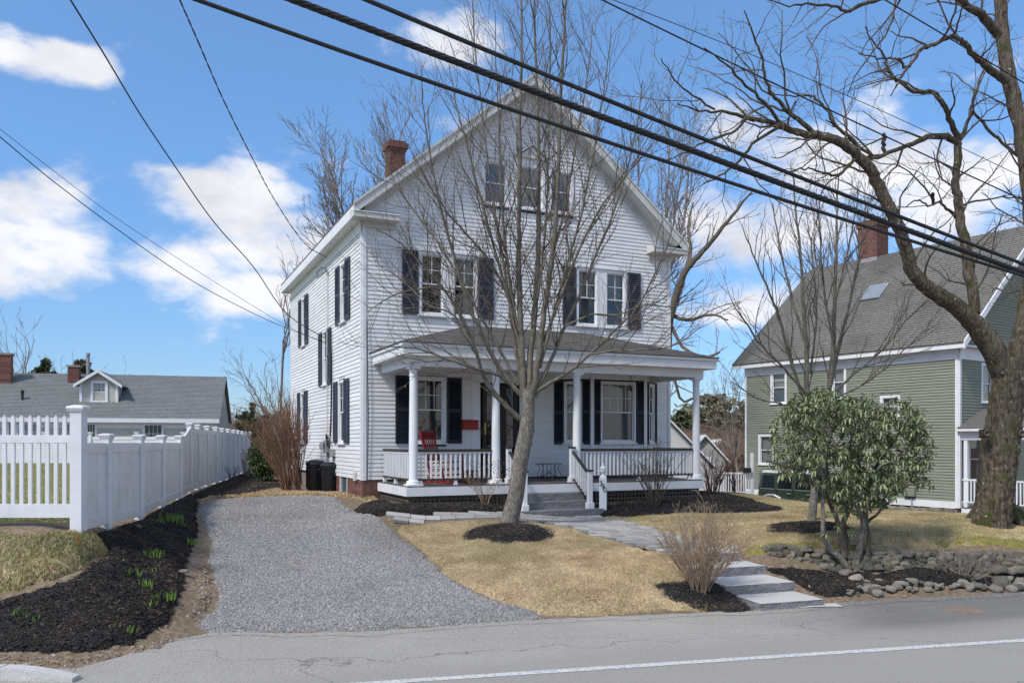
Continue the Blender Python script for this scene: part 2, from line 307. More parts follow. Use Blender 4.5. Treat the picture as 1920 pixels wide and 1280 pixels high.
def scatter(o, srcs, density, smin, smax, m=None, seed=0, tilt=.0, align=False, keep=None):
    """geometry nodes: small pieces instanced over a sheet, joined with the sheet itself"""
    g = bpy.data.node_groups.new('scatter', 'GeometryNodeTree'); g.interface.new_socket('Geometry', in_out='INPUT', socket_type='NodeSocketGeometry'); g.interface.new_socket('Geometry', in_out='OUTPUT', socket_type='NodeSocketGeometry')
    N = g.nodes; L = g.links; gi = N.new('NodeGroupInput'); go = N.new('NodeGroupOutput'); jn = N.new('GeometryNodeJoinGeometry'); L.new(gi.outputs[0], jn.inputs[0])
    for i, (cname, dn) in enumerate(zip(srcs, density)):
        dp = N.new('GeometryNodeDistributePointsOnFaces'); dp.inputs['Density'].default_value = dn; dp.inputs['Seed'].default_value = seed+i; L.new(gi.outputs[0], dp.inputs[0])
        ci = N.new('GeometryNodeCollectionInfo'); ci.inputs[0].default_value = cname; ci.inputs['Separate Children'].default_value = True; ci.inputs['Reset Children'].default_value = True
        io = N.new('GeometryNodeInstanceOnPoints'); io.inputs['Pick Instance'].default_value = True; L.new(dp.outputs[0], io.inputs[0]); L.new(ci.outputs[0], io.inputs['Instance'])
        rv = N.new('FunctionNodeRandomValue'); rv.data_type = 'FLOAT_VECTOR'; rv.inputs[0].default_value = (-tilt, -tilt, 0); rv.inputs[1].default_value = (tilt, tilt, 6.283); L.new(rv.outputs[0], io.inputs['Rotation'])
        sv = N.new('FunctionNodeRandomValue'); sv.inputs[2].default_value = smin; sv.inputs[3].default_value = smax; sv.inputs['Seed'].default_value = 5; L.new(sv.outputs[1], io.inputs['Scale'])
        L.new(io.outputs[0], jn.inputs[0])
    L.new(jn.outputs[0], go.inputs[0]); md = o.modifiers.new('scatter', 'NODES'); md.node_group = g
def srccol(name, meshes):
    c = bpy.data.collections.new(name)
    for i, me in enumerate(meshes): c.objects.link(bpy.data.objects.new(name, me))
    return c

# ---------------------------------------------------------------- ground materials
def asphalt():
    m = mat('asphalt', (.19,.178,.162), (.42,.40,.365), 75, .85, .6, 130, c3=(.36,.345,.31), s3=.55, f3=.6, spec=.25)
    N = m.node_tree.nodes; L = m.node_tree.links; b = N['Principled BSDF']; src = b.inputs['Base Color'].links[0].from_socket
    tc = N.new('ShaderNodeTexCoord'); sp = N.new('ShaderNodeSeparateXYZ'); L.new(tc.outputs['Object'], sp.inputs[0])
    # newer, darker patch of paving on the right and thin cracks
    nz = N.new('ShaderNodeTexNoise'); nz.inputs['Scale'].default_value = .9; nz.inputs['Detail'].default_value = 5; L.new(tc.outputs['Object'], nz.inputs[0])
    a = N.new('ShaderNodeMath'); a.operation = 'MULTIPLY_ADD'; L.new(nz.outputs[0], a.inputs[0]); a.inputs[1].default_value = 2.2; L.new(sp.outputs[0], a.inputs[2])
    yy = N.new('ShaderNodeMath'); yy.operation = 'MULTIPLY_ADD'; L.new(sp.outputs[0], yy.inputs[0]); yy.inputs[1].default_value = -.31; L.new(sp.outputs[1], yy.inputs[2])
    mr = N.new('ShaderNodeMapRange'); L.new(a.outputs[0], mr.inputs[0]); mr.inputs[1].default_value = 4.2; mr.inputs[2].default_value = 6.2
    m2 = N.new('ShaderNodeMapRange'); L.new(yy.outputs[0], m2.inputs[0]); m2.inputs[1].default_value = 8.0; m2.inputs[2].default_value = 8.6
    mu = N.new('ShaderNodeMath'); mu.operation = 'MULTIPLY'; L.new(mr.outputs[0], mu.inputs[0]); L.new(m2.outputs[0], mu.inputs[1]); mv = N.new('ShaderNodeMath'); mv.operation = 'MULTIPLY'; L.new(mu.outputs[0], mv.inputs[0]); mv.inputs[1].default_value = .62
    mx = N.new('ShaderNodeMix'); mx.data_type = 'RGBA'; L.new(mv.outputs[0], mx.inputs[0]); L.new(src, mx.inputs[6]); mx.inputs[7].default_value = (.085,.085,.086,1)
    # wheel-worn lane beyond the edge line is greyer
    ln = N.new('ShaderNodeMapRange'); L.new(yy.outputs[0], ln.inputs[0]); ln.inputs[1].default_value = 8.75; ln.inputs[2].default_value = 8.35; ln.inputs[4].default_value = .55
    mz = N.new('ShaderNodeMix'); mz.data_type = 'RGBA'; L.new(ln.outputs[0], mz.inputs[0]); L.new(mx.outputs[2], mz.inputs[6]); mz.inputs[7].default_value = (.275,.26,.24,1)
    nd = N.new('ShaderNodeTexNoise'); nd.inputs['Scale'].default_value = 1.4; nd.inputs['Detail'].default_value = 4; L.new(tc.outputs['Object'], nd.inputs[0])
    vm = N.new('ShaderNodeVectorMath'); vm.operation = 'MULTIPLY_ADD'; L.new(nd.outputs['Color'], vm.inputs[0]); vm.inputs[1].default_value = (.5,.5,.5); mps = N.new('ShaderNodeMapping'); mps.inputs['Scale'].default_value = (.28,1,1); mps.inputs['Rotation'].default_value = (0,0,-.25); L.new(tc.outputs['Object'], mps.inputs[0]); L.new(mps.outputs[0], vm.inputs[2])
    vo = N.new('ShaderNodeTexVoronoi'); vo.feature = 'DISTANCE_TO_EDGE'; vo.inputs['Scale'].default_value = .5; L.new(vm.outputs[0], vo.inputs[0])
    cr = N.new('ShaderNodeMapRange'); L.new(vo.outputs['Distance'], cr.inputs[0]); cr.inputs[1].default_value = .001; cr.inputs[2].default_value = .0035; cr.inputs[3].default_value = .6; cr.inputs[4].default_value = 0
    m3 = N.new('ShaderNodeMix'); m3.data_type = 'RGBA'; L.new(cr.outputs[0], m3.inputs[0]); L.new(mz.outputs[2], m3.inputs[6]); m3.inputs[7].default_value = (.10,.098,.095,1)
    L.new(m3.outputs[2], b.inputs['Base Color']); return m
road_m = asphalt()
soil_m = mat('soil_and_leaf_litter', (.11,.078,.055), (.27,.20,.145), 14, .95, .9, 45, c3=(.11,.10,.045), s3=.8, f3=.5)
gravel_m = mat('gravel_bed', (.14,.137,.14), (.34,.335,.34), 70, .9, 1.0, 60, c3=(.13,.125,.12), s3=1)
lawn_m = mat('dormant_grass', (.34,.25,.15), (.52,.405,.26), 9, .95, .6, 120, c3=(.25,.225,.115), s3=.8, f3=.6, coord='POS')
green_m = mat('green_grass', (.15,.20,.05), (.27,.30,.10), 6, .95, .8, 60, c3=(.32,.28,.14), s3=.7, f3=.6)
mulch_m = mat('black_mulch', (.006,.006,.007), (.028,.026,.025), 40, .9, 1.0, 50, bdist=.03)
gm = [rand_tint(mat('gravel_stone', (.165,.158,.153), (.375,.362,.35), 60, .8, c3=(.17,.162,.155), s3=.7, f3=.6, coord='POS'), .45)]
mm = [mat('mulch_chip', (.010,.010,.010), (.050,.044,.040), 12, .8, c3=(.095,.062,.044), s3=2.4, f3=.7, coord='POS')]
rand_tint(mm[0], .6)
gr = [mat('dry_blade', (.42,.30,.175), (.72,.575,.385), 2.0, .9, c3=(.34,.31,.16), s3=.75, f3=.6, coord='POS'), mat('green_blade', (.20,.27,.06), (.34,.39,.13), 5, .9), mat('dry_leaf', (.26,.15,.08), (.46,.32,.20), 9, .9, coord='POS')]
for g_ in gr: rand_tint(g_, .3)
def pebble(i, m, s=(1,1,.65), jag=.25):
    r_ = random.Random(i); bm = bmesh.new(); bmesh.ops.create_icosphere(bm, subdivisions=1, radius=1)
    for v in bm.verts: v.co = Vector((v.co.x*s[0], v.co.y*s[1], v.co.z*s[2]))*(1+r_.uniform(-jag, jag))
    me = bpy.data.meshes.new('pebble'); bm.to_mesh(me); bm.free(); me.materials.append(m); return me
def chip(i, m):
    r_ = random.Random(i); mb = MB(); l, w, h = r_.uniform(.8,1.6), r_.uniform(.18,.4), .09
    mb.hexa([(-l/2,-w/2,0),(l/2,-w/3,0),(l/2,w/2,0),(-l/2,w/3,0),(-l/2,-w/3,h),(l/2,-w/2,h),(l/2,w/3,h),(-l/2,w/2,h)]); return mb.mesh('chip', m)
def tuft(i, m, n=9, h=1.0, spread=.5, lean=.5, w=.06):
    r_ = random.Random(i); V = []; Fc = []
    for k in range(n):
        a = r_.uniform(0, 6.28); rr = r_.uniform(0, spread); b = Vector((math.cos(a)*rr, math.sin(a)*rr, 0)); a2 = r_.uniform(0, 6.28); ln = r_.uniform(.1, lean); hh = h*r_.uniform(.5, 1)
        tip = b+Vector((math.cos(a2)*ln, math.sin(a2)*ln, hh)); mid = b+Vector((math.cos(a2)*ln*.3, math.sin(a2)*ln*.3, hh*.6)); s = Vector((-math.sin(a2), math.cos(a2), 0))*w
        i0 = len(V); V += [b-s, b+s, mid+s*.7, mid-s*.7, tip]; Fc += [(i0,i0+1,i0+2),(i0,i0+2,i0+3),(i0+3,i0+2,i0+4)]
    return npmesh('tuft', V, Fc, m)
src_gravel = srccol('src_gravel', [pebble(i, gm[0]) for i in range(5)])
src_mulch = srccol('src_mulch', [chip(i, mm[0]) for i in range(6)])
src_dry = srccol('src_dry', [tuft(i, gr[0]) for i in range(5)])
src_green = srccol('src_green', [tuft(i+9, gr[1]) for i in range(4)])
src_long = srccol('src_long', [tuft(i+30, gr[0], 22, 1.0, .5, 1.1, .03) for i in range(4)])
src_leaf = srccol('src_leaf', [tuft(i+50, gr[2], 2, .35, .3, .9, .3) for i in range(4)])

# ---------------------------------------------------------------- ground sheets
gx = np.concatenate([-np.geomspace(700, 26, 14), np.arange(-24, 26, .4), np.geomspace(26.5, 700, 14)]); gy = np.concatenate([-np.geomspace(300, 6, 8), np.arange(-4, 44, .4), np.geomspace(44.5, 1200, 18)])
XX, YY = np.meshgrid(gx, gy); zz = terr(XX.ravel(), YY.ravel()); far = np.clip((np.hypot(XX.ravel(), YY.ravel())-110)/120, 0, 1); zz = zz*(1-far)+(-2.5)*far
V = np.column_stack([XX.ravel(), YY.ravel(), zz-.03]); nx, ny = len(gx), len(gy); ii = np.arange((nx)*(ny)).reshape(ny, nx)
Fq = np.column_stack([ii[:-1,:-1].ravel(), ii[:-1,1:].ravel(), ii[1:,1:].ravel(), ii[1:,:-1].ravel()])
ground = link('ground', npmesh('ground', V, Fq, soil_m, True)); tag(ground, 'brown soil and leaf litter under the yards', kind='structure')
rp = [Vector((-70,-6))]+[Vector(p) for p in EDGE if -70 < p[0] < 40]+[Vector((40, 18.5)), Vector((40,-6))]
rp = [rp[0], Vector((-70, EDGE[1][1]-.0))]+[p for p in rp[1:]]
rb = []
for a, b in zip(rp[1:-2], rp[2:-1]):
    n = max(1, int((b-a).length/.12)) if -8 < a.x < 13 else max(1, int((b-a).length/2))
    rb += [a+(b-a)*(k/n)+(Vector((0, mnoise.noise(Vector((a.x+(b.x-a.x)*k/n*1.0, 3, 0))*2)*.05+mnoise.noise(Vector(((a.x+(b.x-a.x)*k/n)*9, 3, 5)))*.03)) if n > 3 else Vector((0,0))) for k in range(n)]
rb = [Vector((-70,-6))]+rb+[Vector((40,18.5)), Vector((40,-6))]
me = None
r_ = delaunay_2d_cdt(rb, [(i, (i+1) % len(rb)) for i in range(len(rb))], [], 1, 1e-5)
me = npmesh('road', [(v.x, v.y, .004) for v in r_[0]], [f[:3] for f in r_[2]], road_m); road = link('road', me); tag(road, 'weathered grey asphalt road with cracks and a darker patch', kind='structure')
def strip(name, a, b, w, z, m, n=60, jit=.006, seed=2, **kw):
    a = Vector(a[:2]); b = Vector(b[:2]); d = (b-a); s = Vector((-d.y, d.x)).normalized()*w/2; r_ = random.Random(seed); V = []; Fc = []
    for i in range(n+1):
        p = a+d*i/n; V += [(*(p-s*(1+r_.uniform(-1,1)*jit/w)), z), (*(p+s*(1+r_.uniform(-1,1)*jit/w)), z)]
        if i: Fc.append((2*i-2, 2*i-1, 2*i+1, 2*i))
    o = link(name, npmesh(name, V, Fc, m)); tag(o, kind='structure', **kw); return o
la = Vector(pz(700, 1281, 0)[:2]); lb = Vector(pz(1920, 1200.5, 0)[:2]); ld = (lb-la).normalized()
line_m = mat('road_paint', (.50,.50,.48), (.66,.66,.64), 60, .7, .4, 120, c3=(.26,.26,.25), s3=30, f3=.9)
strip('lane_line', la-ld*14, lb+ld*14, .115, .008, line_m, 260, label='white painted edge line along the road')

P_gravel = [at(x, y) for x, y in ((350,1187),(352,1165),(392,1140),(405,1108),(392,1070),(384,1040),(392,1010),(378,975),(372,952),(392,938),(470,934),(560,931),(625,932),(648,945),(680,962),(720,978),(742,995),(780,1022),(812,1052),(850,1085),(905,1112),(960,1132),(1015,1146),(1010,1160),(900,1168),(760,1176),(620,1182),(470,1186))]
P_gravel = smooth_poly(P_gravel, step=.12, jit=.03)
gravel = layer('driveway', P_gravel, gravel_m, .015, mound=.02, rough=.012, rsc=1.2, label='grey crushed stone driveway between fence and house')
scatter(gravel, [src_gravel]*2, (1500, 900), .007, .0165, tilt=1.0)
P_c = [at(x, y) for x, y in ((746,990),(770,980),(850,977),(955,975),(1010,982),(1075,994),(1130,1008),(1180,1022),(1230,1034),(1262,1041),(1280,1060),(1310,1080),(1350,1115),(1360,1148),(1250,1146),(1120,1153),(1018,1152),(960,1136),(905,1114),(850,1088),(812,1055),(785,1026),(750,1000))]
lawn_c = layer('lawn', smooth_poly(P_c, step=.12, jit=.04, seed=3), lawn_m, .02, mound=.02, rough=.012, rsc=1.5, seed=2, label='tan dormant front lawn between driveway and walk')
scatter(lawn_c, [src_dry, src_green, src_leaf], (5200, 260, 40), .010, .028, tilt=.35, seed=3)
nearw = [at(x, y) for x, y in ((1120,972),(1162,981),(1226,997),(1279,1013),(1340,1026),(1392,1034),(1420,1036))]
topw = [at(x, y) for x, y in ((1440,1030),(1520,1028),(1600,1027),(1700,1027),(1800,1026),(1900,1024),(1990,1022))]
P_r = [p.to_2d() for p in nearw+topw]+[Vector(p) for p in ((13.5,14.2),(16,16),(15.5,18.5),(12.5,20.8),(9.5,23.5),(7.6,25.5))]+[hp(9.3,-1).to_2d(), hp(8.7,1.5).to_2d(), hp(8.3,2.7).to_2d(), hp(6,3.0).to_2d(), hp(4.7,3.4).to_2d()]
P_r = smooth_poly(P_r, step=.2, jit=.03, seed=4)
lawn_r = layer('lawn', P_r, lawn_m, .02, mound=.02, rough=.012, rsc=1.5, cell=.18, seed=5, label='tan dormant lawn behind the fieldstone retaining wall')
scatter(lawn_r, [src_dry, src_green, src_leaf], (2800, 600, 22), .012, .030, tilt=.35, seed=13)
# moss along the head of the wall
moss_m = mat('moss', (.12,.11,.03), (.27,.22,.07), 14, .95, .8, 80)
P_m = [at(x, y).to_2d() for x, y in ((1400,1028),(1470,1018),(1560,1016),(1650,1014),(1760,1012),(1900,1010),(1960,1010),(1960,1028),(1800,1028),(1650,1030),(1500,1032),(1420,1036))]
moss = layer('moss', smooth_poly(P_m, step=.1, jit=.07, seed=5), moss_m, .034, rough=.01, rsc=3, cell=.1, seed=6, kind='stuff', label='yellow green moss along the top of the stone wall', cat='moss')
scatter(moss, [src_green], (500,), .015, .03, seed=9)
P_l = [Vector((-30, 11.3)), Vector((-30,38.5)), Vector((-13.2,38.5)), Vector((-9.7,25.9)), Vector((-8.4,20.6)), Vector((-7.3,17.8)), Vector((-6.6,14.6)), Vector((-6.15,12.1)), Vector((-6.3,11.3))]
lawn_l = layer('lawn', P_l, green_m, .02, cell=.45, seed=7, label='green lawn of the yard behind the white picket fence')
scatter(lawn_l, [src_green, src_dry], (260, 160), .025, .05, seed=14)
P_f = [at(x, y).to_2d() for x, y in ((-160,1115),(-60,1112),(0,1108),(60,1092),(120,1072),(165,1055),(190,1040),(198,1022),(180,1008),(140,1002),(80,1004),(0,1004),(-160,1008))]
lawn_f = layer('lawn', smooth_poly(P_f, step=.1, jit=.04, seed=8), lawn_m, .03, mound=.05, mw=.15, rough=.015, cell=.08, seed=8, label='small patch of long dry grass in front of the white picket fence')
scatter(lawn_f, [src_dry, src_green, src_long], (2600, 1400, 420), .025, .065, tilt=.4, seed=15)

def bed(P, mound, mw, label, seed, cell=.1, dens=(900, 700), smooth=True, **kw):
    P = smooth_poly(P, step=.08, jit=.035, seed=seed) if smooth else P
    o = layer('mulch_bed', P, mulch_m, .03, mound=mound, mw=mw, rough=.02, rsc=3.5, cell=cell, seed=seed, kind='stuff', label=label, cat='mulch', **kw)
    scatter(o, [src_mulch, src_mulch, src_leaf], (*dens, 9), .022, .055, tilt=.55, seed=seed*3); return o
def ring(px, py, rx, ry, n=18, seed=0):
    c = at(px, py); r_ = random.Random(seed); return [Vector((c.x+math.cos(6.283*k/n)*rx*r_.uniform(.9,1.1), c.y+math.sin(6.283*k/n)*ry*r_.uniform(.9,1.1))) for k in range(n)]
bed([at(x, y) for x, y in ((-200,1228),(-100,1224),(0,1222),(90,1222),(180,1216),(250,1205),(300,1180),(330,1150),(345,1105),(352,1060),(365,1020),(372,990),(368,962),(372,940),(356,926),(340,934),(330,938),(300,953),(260,973),(205,989),(168,1002),(186,1012),(203,1026),(192,1050),(150,1070),(95,1092),(30,1112),(-60,1122),(-200,1130))], .03, .3, 'black mulch bank between white fence and gravel driveway', 11, dens=(1000, 800))
bed(ring(955, 1001, .98, .80, seed=3), .10, .7, 'black mulch ring round the leaning front tree', 12)
bed(ring(1512, 992, .95, .85, seed=5), .08, .7, 'black mulch ring round the multi-stemmed tree on the right lawn', 13)
bed([at(x, y) for x, y in ((1215,1100),(1232,1092),(1270,1088),(1310,1086),(1345,1096),(1372,1110),(1400,1132),(1415,1146),(1370,1150),(1300,1146),(1245,1132),(1220,1115))], .05, .4, 'black mulch bed round the tan shrub beside the granite steps', 14)
bed([at(x, y) for x, y in ((668,950),(690,944),(730,940))]+[hp(.3,2.05),hp(1.5,2.1),hp(2.5,2.1)]+[at(x, y) for x, y in ((955,960),(900,962),(820,963),(740,966),(690,965),(665,958))], .06, .3, 'black mulch bed below the left porch lattice', 15)
bed([hp(4.55,2.1), hp(6,2.1), hp(7.7,2.1), hp(8.5,1.2), hp(9.2,-.5)]+[at(x, y) for x, y in ((1392,934),(1440,948),(1478,957),(1460,964),(1400,966),(1330,968),(1290,967),(1225,972),(1180,976),(1150,974),(1128,967))], .06, .3, 'black mulch bed below the right porch lattice and shrubs', 16, dens=(700,500))
bed([at(x, y) for x, y in ((1398,1050),(1424,1056),(1460,1062),(1540,1070),(1650,1076),(1800,1080),(1990,1082))]+[at(x, y) for x, y in ((1990,1100),(1850,1098),(1720,1100),(1640,1106),(1600,1112),(1560,1120),(1530,1112),(1500,1094),(1450,1070))], .03, .15, 'black mulch strip between granite steps and stone wall', 17)
bed([Vector(p) for p in ((-7.25,18.5),(-8.2,21.4),(-9.4,26),(-10.9,32),(-10,32.5),(-8.6,28.5),(-7.2,26.5),(-6.6,23.5),(-6.35,20.5),(-6.5,19.0))], .05, .3, 'black mulch bed along the far end of the white privacy fence', 18, dens=(400,300))
# tan leaf litter and moss at the head of the driveway
P_t = [at(x, y).to_2d() for x, y in ((372,948),(400,935),(470,931),(560,928),(640,930),(700,944),(712,938),(690,925),(600,922),(540,918),(480,912),(440,916),(400,925),(375,938))]
litter = layer('leaf_litter', smooth_poly(P_t, step=.15, jit=.08, seed=9), mat('pale_litter', (.20,.13,.07), (.36,.25,.15), 12, .95, .8, 60, c3=(.20,.19,.04), s3=1.1, f3=.7), .02, rough=.015, cell=.15, seed=9, kind='stuff', label='tan leaf litter and moss at the head of the gravel driveway', cat='leaf litter')
scatter(litter, [src_leaf, src_dry], (250, 400), .03, .06, seed=19)
P_e = [at(x, y).to_2d() for x, y in ((0,1248),(120,1244),(200,1236),(300,1222),(345,1190),(355,1165),(395,1138),(406,1105),(395,1070),(378,1030),(370,1060),(362,1110),(345,1155),(320,1180),(280,1200),(190,1222),(80,1226),(0,1226))]
litter2 = layer('leaf_litter', smooth_poly(P_e, step=.1, jit=.04, seed=10), mat('brown_litter', (.13,.095,.07), (.26,.20,.15), 25, .95, .9, 60), .014, rough=.01, cell=.12, seed=10, kind='stuff', label='brown grit and dry leaf litter along the driveway edge of the mulch bank', cat='leaf litter')
scatter(litter2, [src_leaf, src_mulch, src_gravel, src_dry], (900, 600, 130, 450), .009, .030, tilt=.6, seed=21)
# loose grit on the asphalt along the edge
ge = [at(x, y).to_2d() for x, y in ((150,1252),(360,1192),(530,1187),(700,1183),(1000,1163),(1250,1153),(1420,1146),(1600,1128),(1800,1117),(1950,1112))]; gj = []
for k, p in enumerate(smooth_poly(ge, closed=False, step=.12, jit=.03, seed=31)): gj.append(p)
lowr = [p+Vector((.06, -.16-.16*abs(mnoise.noise(Vector((p.x*.9, 7, 1)))))) for p in gj][::-1]; outl = gj+lowr; r2 = delaunay_2d_cdt(outl, [(k, (k+1) % len(outl)) for k in range(len(outl))], [], 1, 1e-5)
grit = link('grit', npmesh('grit', [(v.x, v.y, .0075) for v in r2[0]], [f[:3] for f in r2[2]], road_m)); tag(grit, 'loose sand and stones spilled along the broken edge of the road', 'grit', kind='stuff'); scatter(grit, [src_gravel, src_leaf, src_mulch], (260, 30, 40), .004, .012, tilt=.8, seed=41)
# ---------------------------------------------------------------- walk, steps, kerb
pav_me = MB().box(-.5,.5,-.5,.5,-.5,.5).mesh('paver', paverm)
bm = bmesh.new(); bm.from_mesh(pav_me); bmesh.ops.bevel(bm, geom=bm.edges[:], offset=.03, segments=1); bm.to_mesh(pav_me); bm.free()
def interp(P, t):
    L_ = [0]
    for a, b in zip(P, P[1:]): L_.append(L_[-1]+(b-a).length)
    s = t*L_[-1]
    for i in range(len(P)-1):
        if s <= L_[i+1]+1e-9: return P[i]+(P[i+1]-P[i])*((s-L_[i])/(L_[i+1]-L_[i]+1e-9))
    return P[-1]
def paved(name, outline, label, ru, rv, seed=0, ang=R(10)):
    """pavers laid in running rows and cut off at the outline of the walk"""
    e = empty(name, (0,0,0)); tag(e, label, kind='structure'); r_ = random.Random(seed); P = [Vector(a[:2]) for a in outline]; c, s_ = math.cos(ang), math.sin(ang)
    bed_o = layer('joint_bed', P, soil_m, .02, cell=.2, seed=seed); bed_o.parent = e
    del bed_o['kind']
    Q = [(p.x*c+p.y*s_, -p.x*s_+p.y*c) for p in P]; v = min(q[1] for q in Q); vmax = max(q[1] for q in Q); umin = min(q[0] for q in Q); umax = max(q[0] for q in Q)
    while v < vmax:
        h = ru*r_.choice((.8,1,1.15)); u = umin-r_.uniform(0, rv)
        while u < umax:
            w = rv*r_.choice((.6,.8,1,1.3)); cu, cv_ = u+w/2, v+h/2; x, y = cu*c-cv_*s_, cu*s_+cv_*c
            if inside(P, np.array([x]), np.array([y]))[0]:
                dz = .15; gx_, gy_ = (tz(x+dz*c, y+dz*s_)-tz(x-dz*c, y-dz*s_))/(2*dz), (tz(x-dz*s_, y+dz*c)-tz(x+dz*s_, y-dz*c))/(2*dz)
                o = link('paver', pav_me, None, e); o.scale = (w-.012, h-.012, .06); o.location = (x, y, tz(x, y)+.012+r_.uniform(-.003,.003)); o.rotation_euler = (math.atan(gy_)+r_.uniform(-.008,.008), -math.atan(gx_)+r_.uniform(-.008,.008), ang)
            u += w
        v += h
    return e
paved('garden_walk', [at(x, y) for x, y in ((975,975),(1040,985),(1093,997),(1173,1020),(1258,1039),(1375,1031),(1359,1027),(1279,1009),(1226,994),(1162,978),(1118,968),(1000,968))], 'grey paver walk from the porch steps to the granite steps', .17, .30, 1)
paved('garden_walk', [at(x, y) for x, y in ((738,980),(844,976),(930,974),(978,976),(1000,966),(938,963),(803,966),(704,968))], 'narrow paver path from the driveway to the porch steps', .22, .36, 2)
def rough_block(name, pts4, zt, h, m, parent=None, seed=0, amp=.012, bev=.012):
    """a split stone slab: four plan corners, top height and thickness"""
    bm = bmesh.new(); v0 = [bm.verts.new((p[0], p[1], zt-h)) for p in pts4]; v1 = [bm.verts.new((p[0], p[1], zt)) for p in pts4]
    bm.faces.new(v0[::-1]); bm.faces.new(v1)
    for i in range(4): bm.faces.new((v0[i], v0[(i+1)%4], v1[(i+1)%4], v1[i]))
    bmesh.ops.subdivide_edges(bm, edges=bm.edges[:], cuts=7, use_grid_fill=True)
    for v in bm.verts:
        q = mnoise.noise_vector(v.co*5+Vector((seed*3.1, 0, 0)))*amp+mnoise.noise_vector(v.co*17)*amp*.5
        if v.co.z > zt-.004: q = q*.25
        v.co += q
    bmesh.ops.recalc_face_normals(bm, faces=bm.faces); me = bpy.data.meshes.new(name); bm.to_mesh(me); bm.free(); me.materials.append(m)
    return link(name, me, None, parent)
stp = empty('granite_steps', at(1450, 1100)); tag(stp, 'four broad granite slab steps climbing from the road to the walk', 'steps')
def slab(l, r, z, depth, h, seed, ext=0):
    a = Vector(pz(*l, z)[:2]); b = Vector(pz(*r, z)[:2]); d = (b-a).normalized(); n = Vector((-d.y, d.x)); a = a-d*ext; q = [a, b, b+n*depth, a+n*depth]
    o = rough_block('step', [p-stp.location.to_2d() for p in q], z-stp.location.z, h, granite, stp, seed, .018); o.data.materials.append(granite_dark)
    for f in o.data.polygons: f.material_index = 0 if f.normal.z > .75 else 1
    return q
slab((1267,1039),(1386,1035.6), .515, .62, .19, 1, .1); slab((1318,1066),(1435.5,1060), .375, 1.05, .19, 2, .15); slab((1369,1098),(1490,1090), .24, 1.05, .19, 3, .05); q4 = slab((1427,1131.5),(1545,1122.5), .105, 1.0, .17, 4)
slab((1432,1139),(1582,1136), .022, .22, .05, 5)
kp = [Vector(pz(x, y, .12)[:2]) for x, y in ((-260,1254),(-120,1253),(0,1252),(137,1256))]
kerb = empty('kerb', (kp[2].x, kp[2].y, 0)); tag(kerb, 'granite kerb stone end at the lower left by the road', kind='structure')
for i in range(3):
    a, b = kp[i], kp[i+1]; d = (b-a).normalized(); n = Vector((-d.y, d.x)); b = b-d*.008
    o = rough_block('kerb_stone', [p-kerb.location.to_2d() for p in (a, b, b+n*.13, a+n*.13)], .125-(.0 if i < 2 else .0), .16, granite, kerb, 20+i, .006)
    if i == 2:
        for v in o.data.vertices:
            k = max(0, (Vector((v.co.x, v.co.y))-(a-kerb.location.to_2d())).dot(d)/(b-a).length); v.co.z -= .085*k*k if v.co.z > .05 else 0
# utility cover set in the dark asphalt
cv = Vector(pz(1808, 1144, 0)); mb = MB(); mb.lathe([(.26,.0),(.26,.006),(.235,.007),(.23,.004),(.0001,.004)], (0,0,0), 28)
o = mb.build('utility_cover', mat('rusty_iron', (.16,.12,.095), (.25,.20,.165), 9, .9, .6, 60), None); o.location = (cv.x, cv.y, .003); tag(o, 'round rusty utility cover set in the dark asphalt', 'utility cover')

# ================================================================ the white house
class Fr:
    """a wall frame: u along the wall, o out of the wall, z up, in the house's own coordinates"""
    def __init__(s, origin, u, out): s.o = Vector(origin); s.u = Vector((*u, 0)).normalized(); s.n = Vector((*out, 0)).normalized()
    def __call__(s, u, o, z): return s.o+s.u*u+s.n*o+Vector((0, 0, z))
def clap_rows(parent, fr, u0, u1, z0, z1, exp, openings, m, top=None, limit=300, name='clapboard', thick=.014):
    """clapboards cut round the openings; top(z) may narrow the span; the largest become parts, the rest one joined piece"""
    segs = []; z = z0
    while z < z1-1e-4:
        za, zb = z, min(z+exp, z1); a0, a1 = u0, u1
        if top: a0, a1 = top((za+zb)/2, u0, u1)
        if a1-a0 < .08: break
        cuts = [(a0, a1)]
        for (p0, p1, q0, q1) in openings:
            if q0 < zb-.01 and q1 > za+.01:
                new = []
                for c0, c1 in cuts:
                    if p1 <= c0 or p0 >= c1: new.append((c0, c1)); continue
                    if p0 > c0+.02: new.append((c0, p0))
                    if p1 < c1-.02: new.append((p1, c1))
                cuts = new
        segs += [(c0, c1, za, zb) for c0, c1 in cuts]; z += exp
    return segs
def put_claps(parent, fr_segs, m, limit=300, name='clapboard', thick=.016):
    fr_segs = sorted(fr_segs, key=lambda s: -(s[1][1]-s[1][0])); rest = MB()
    for i, (fr, (c0, c1, za, zb)) in enumerate(fr_segs):
        mb = MB(fr) if i < limit else rest; mb.fr = fr; t = thick
        b = [(c0, .001, za), (c1, .001, za), (c1, t+.004, za), (c0, t+.004, za), (c0, .001, zb), (c1, .001, zb), (c1, .006, zb), (c0, .006, zb)]
        mb.hexa(b)
        if i < limit: mb.build(name, m, parent)
    if rest.v: tag(rest.build(name, m, parent), kind='stuff')

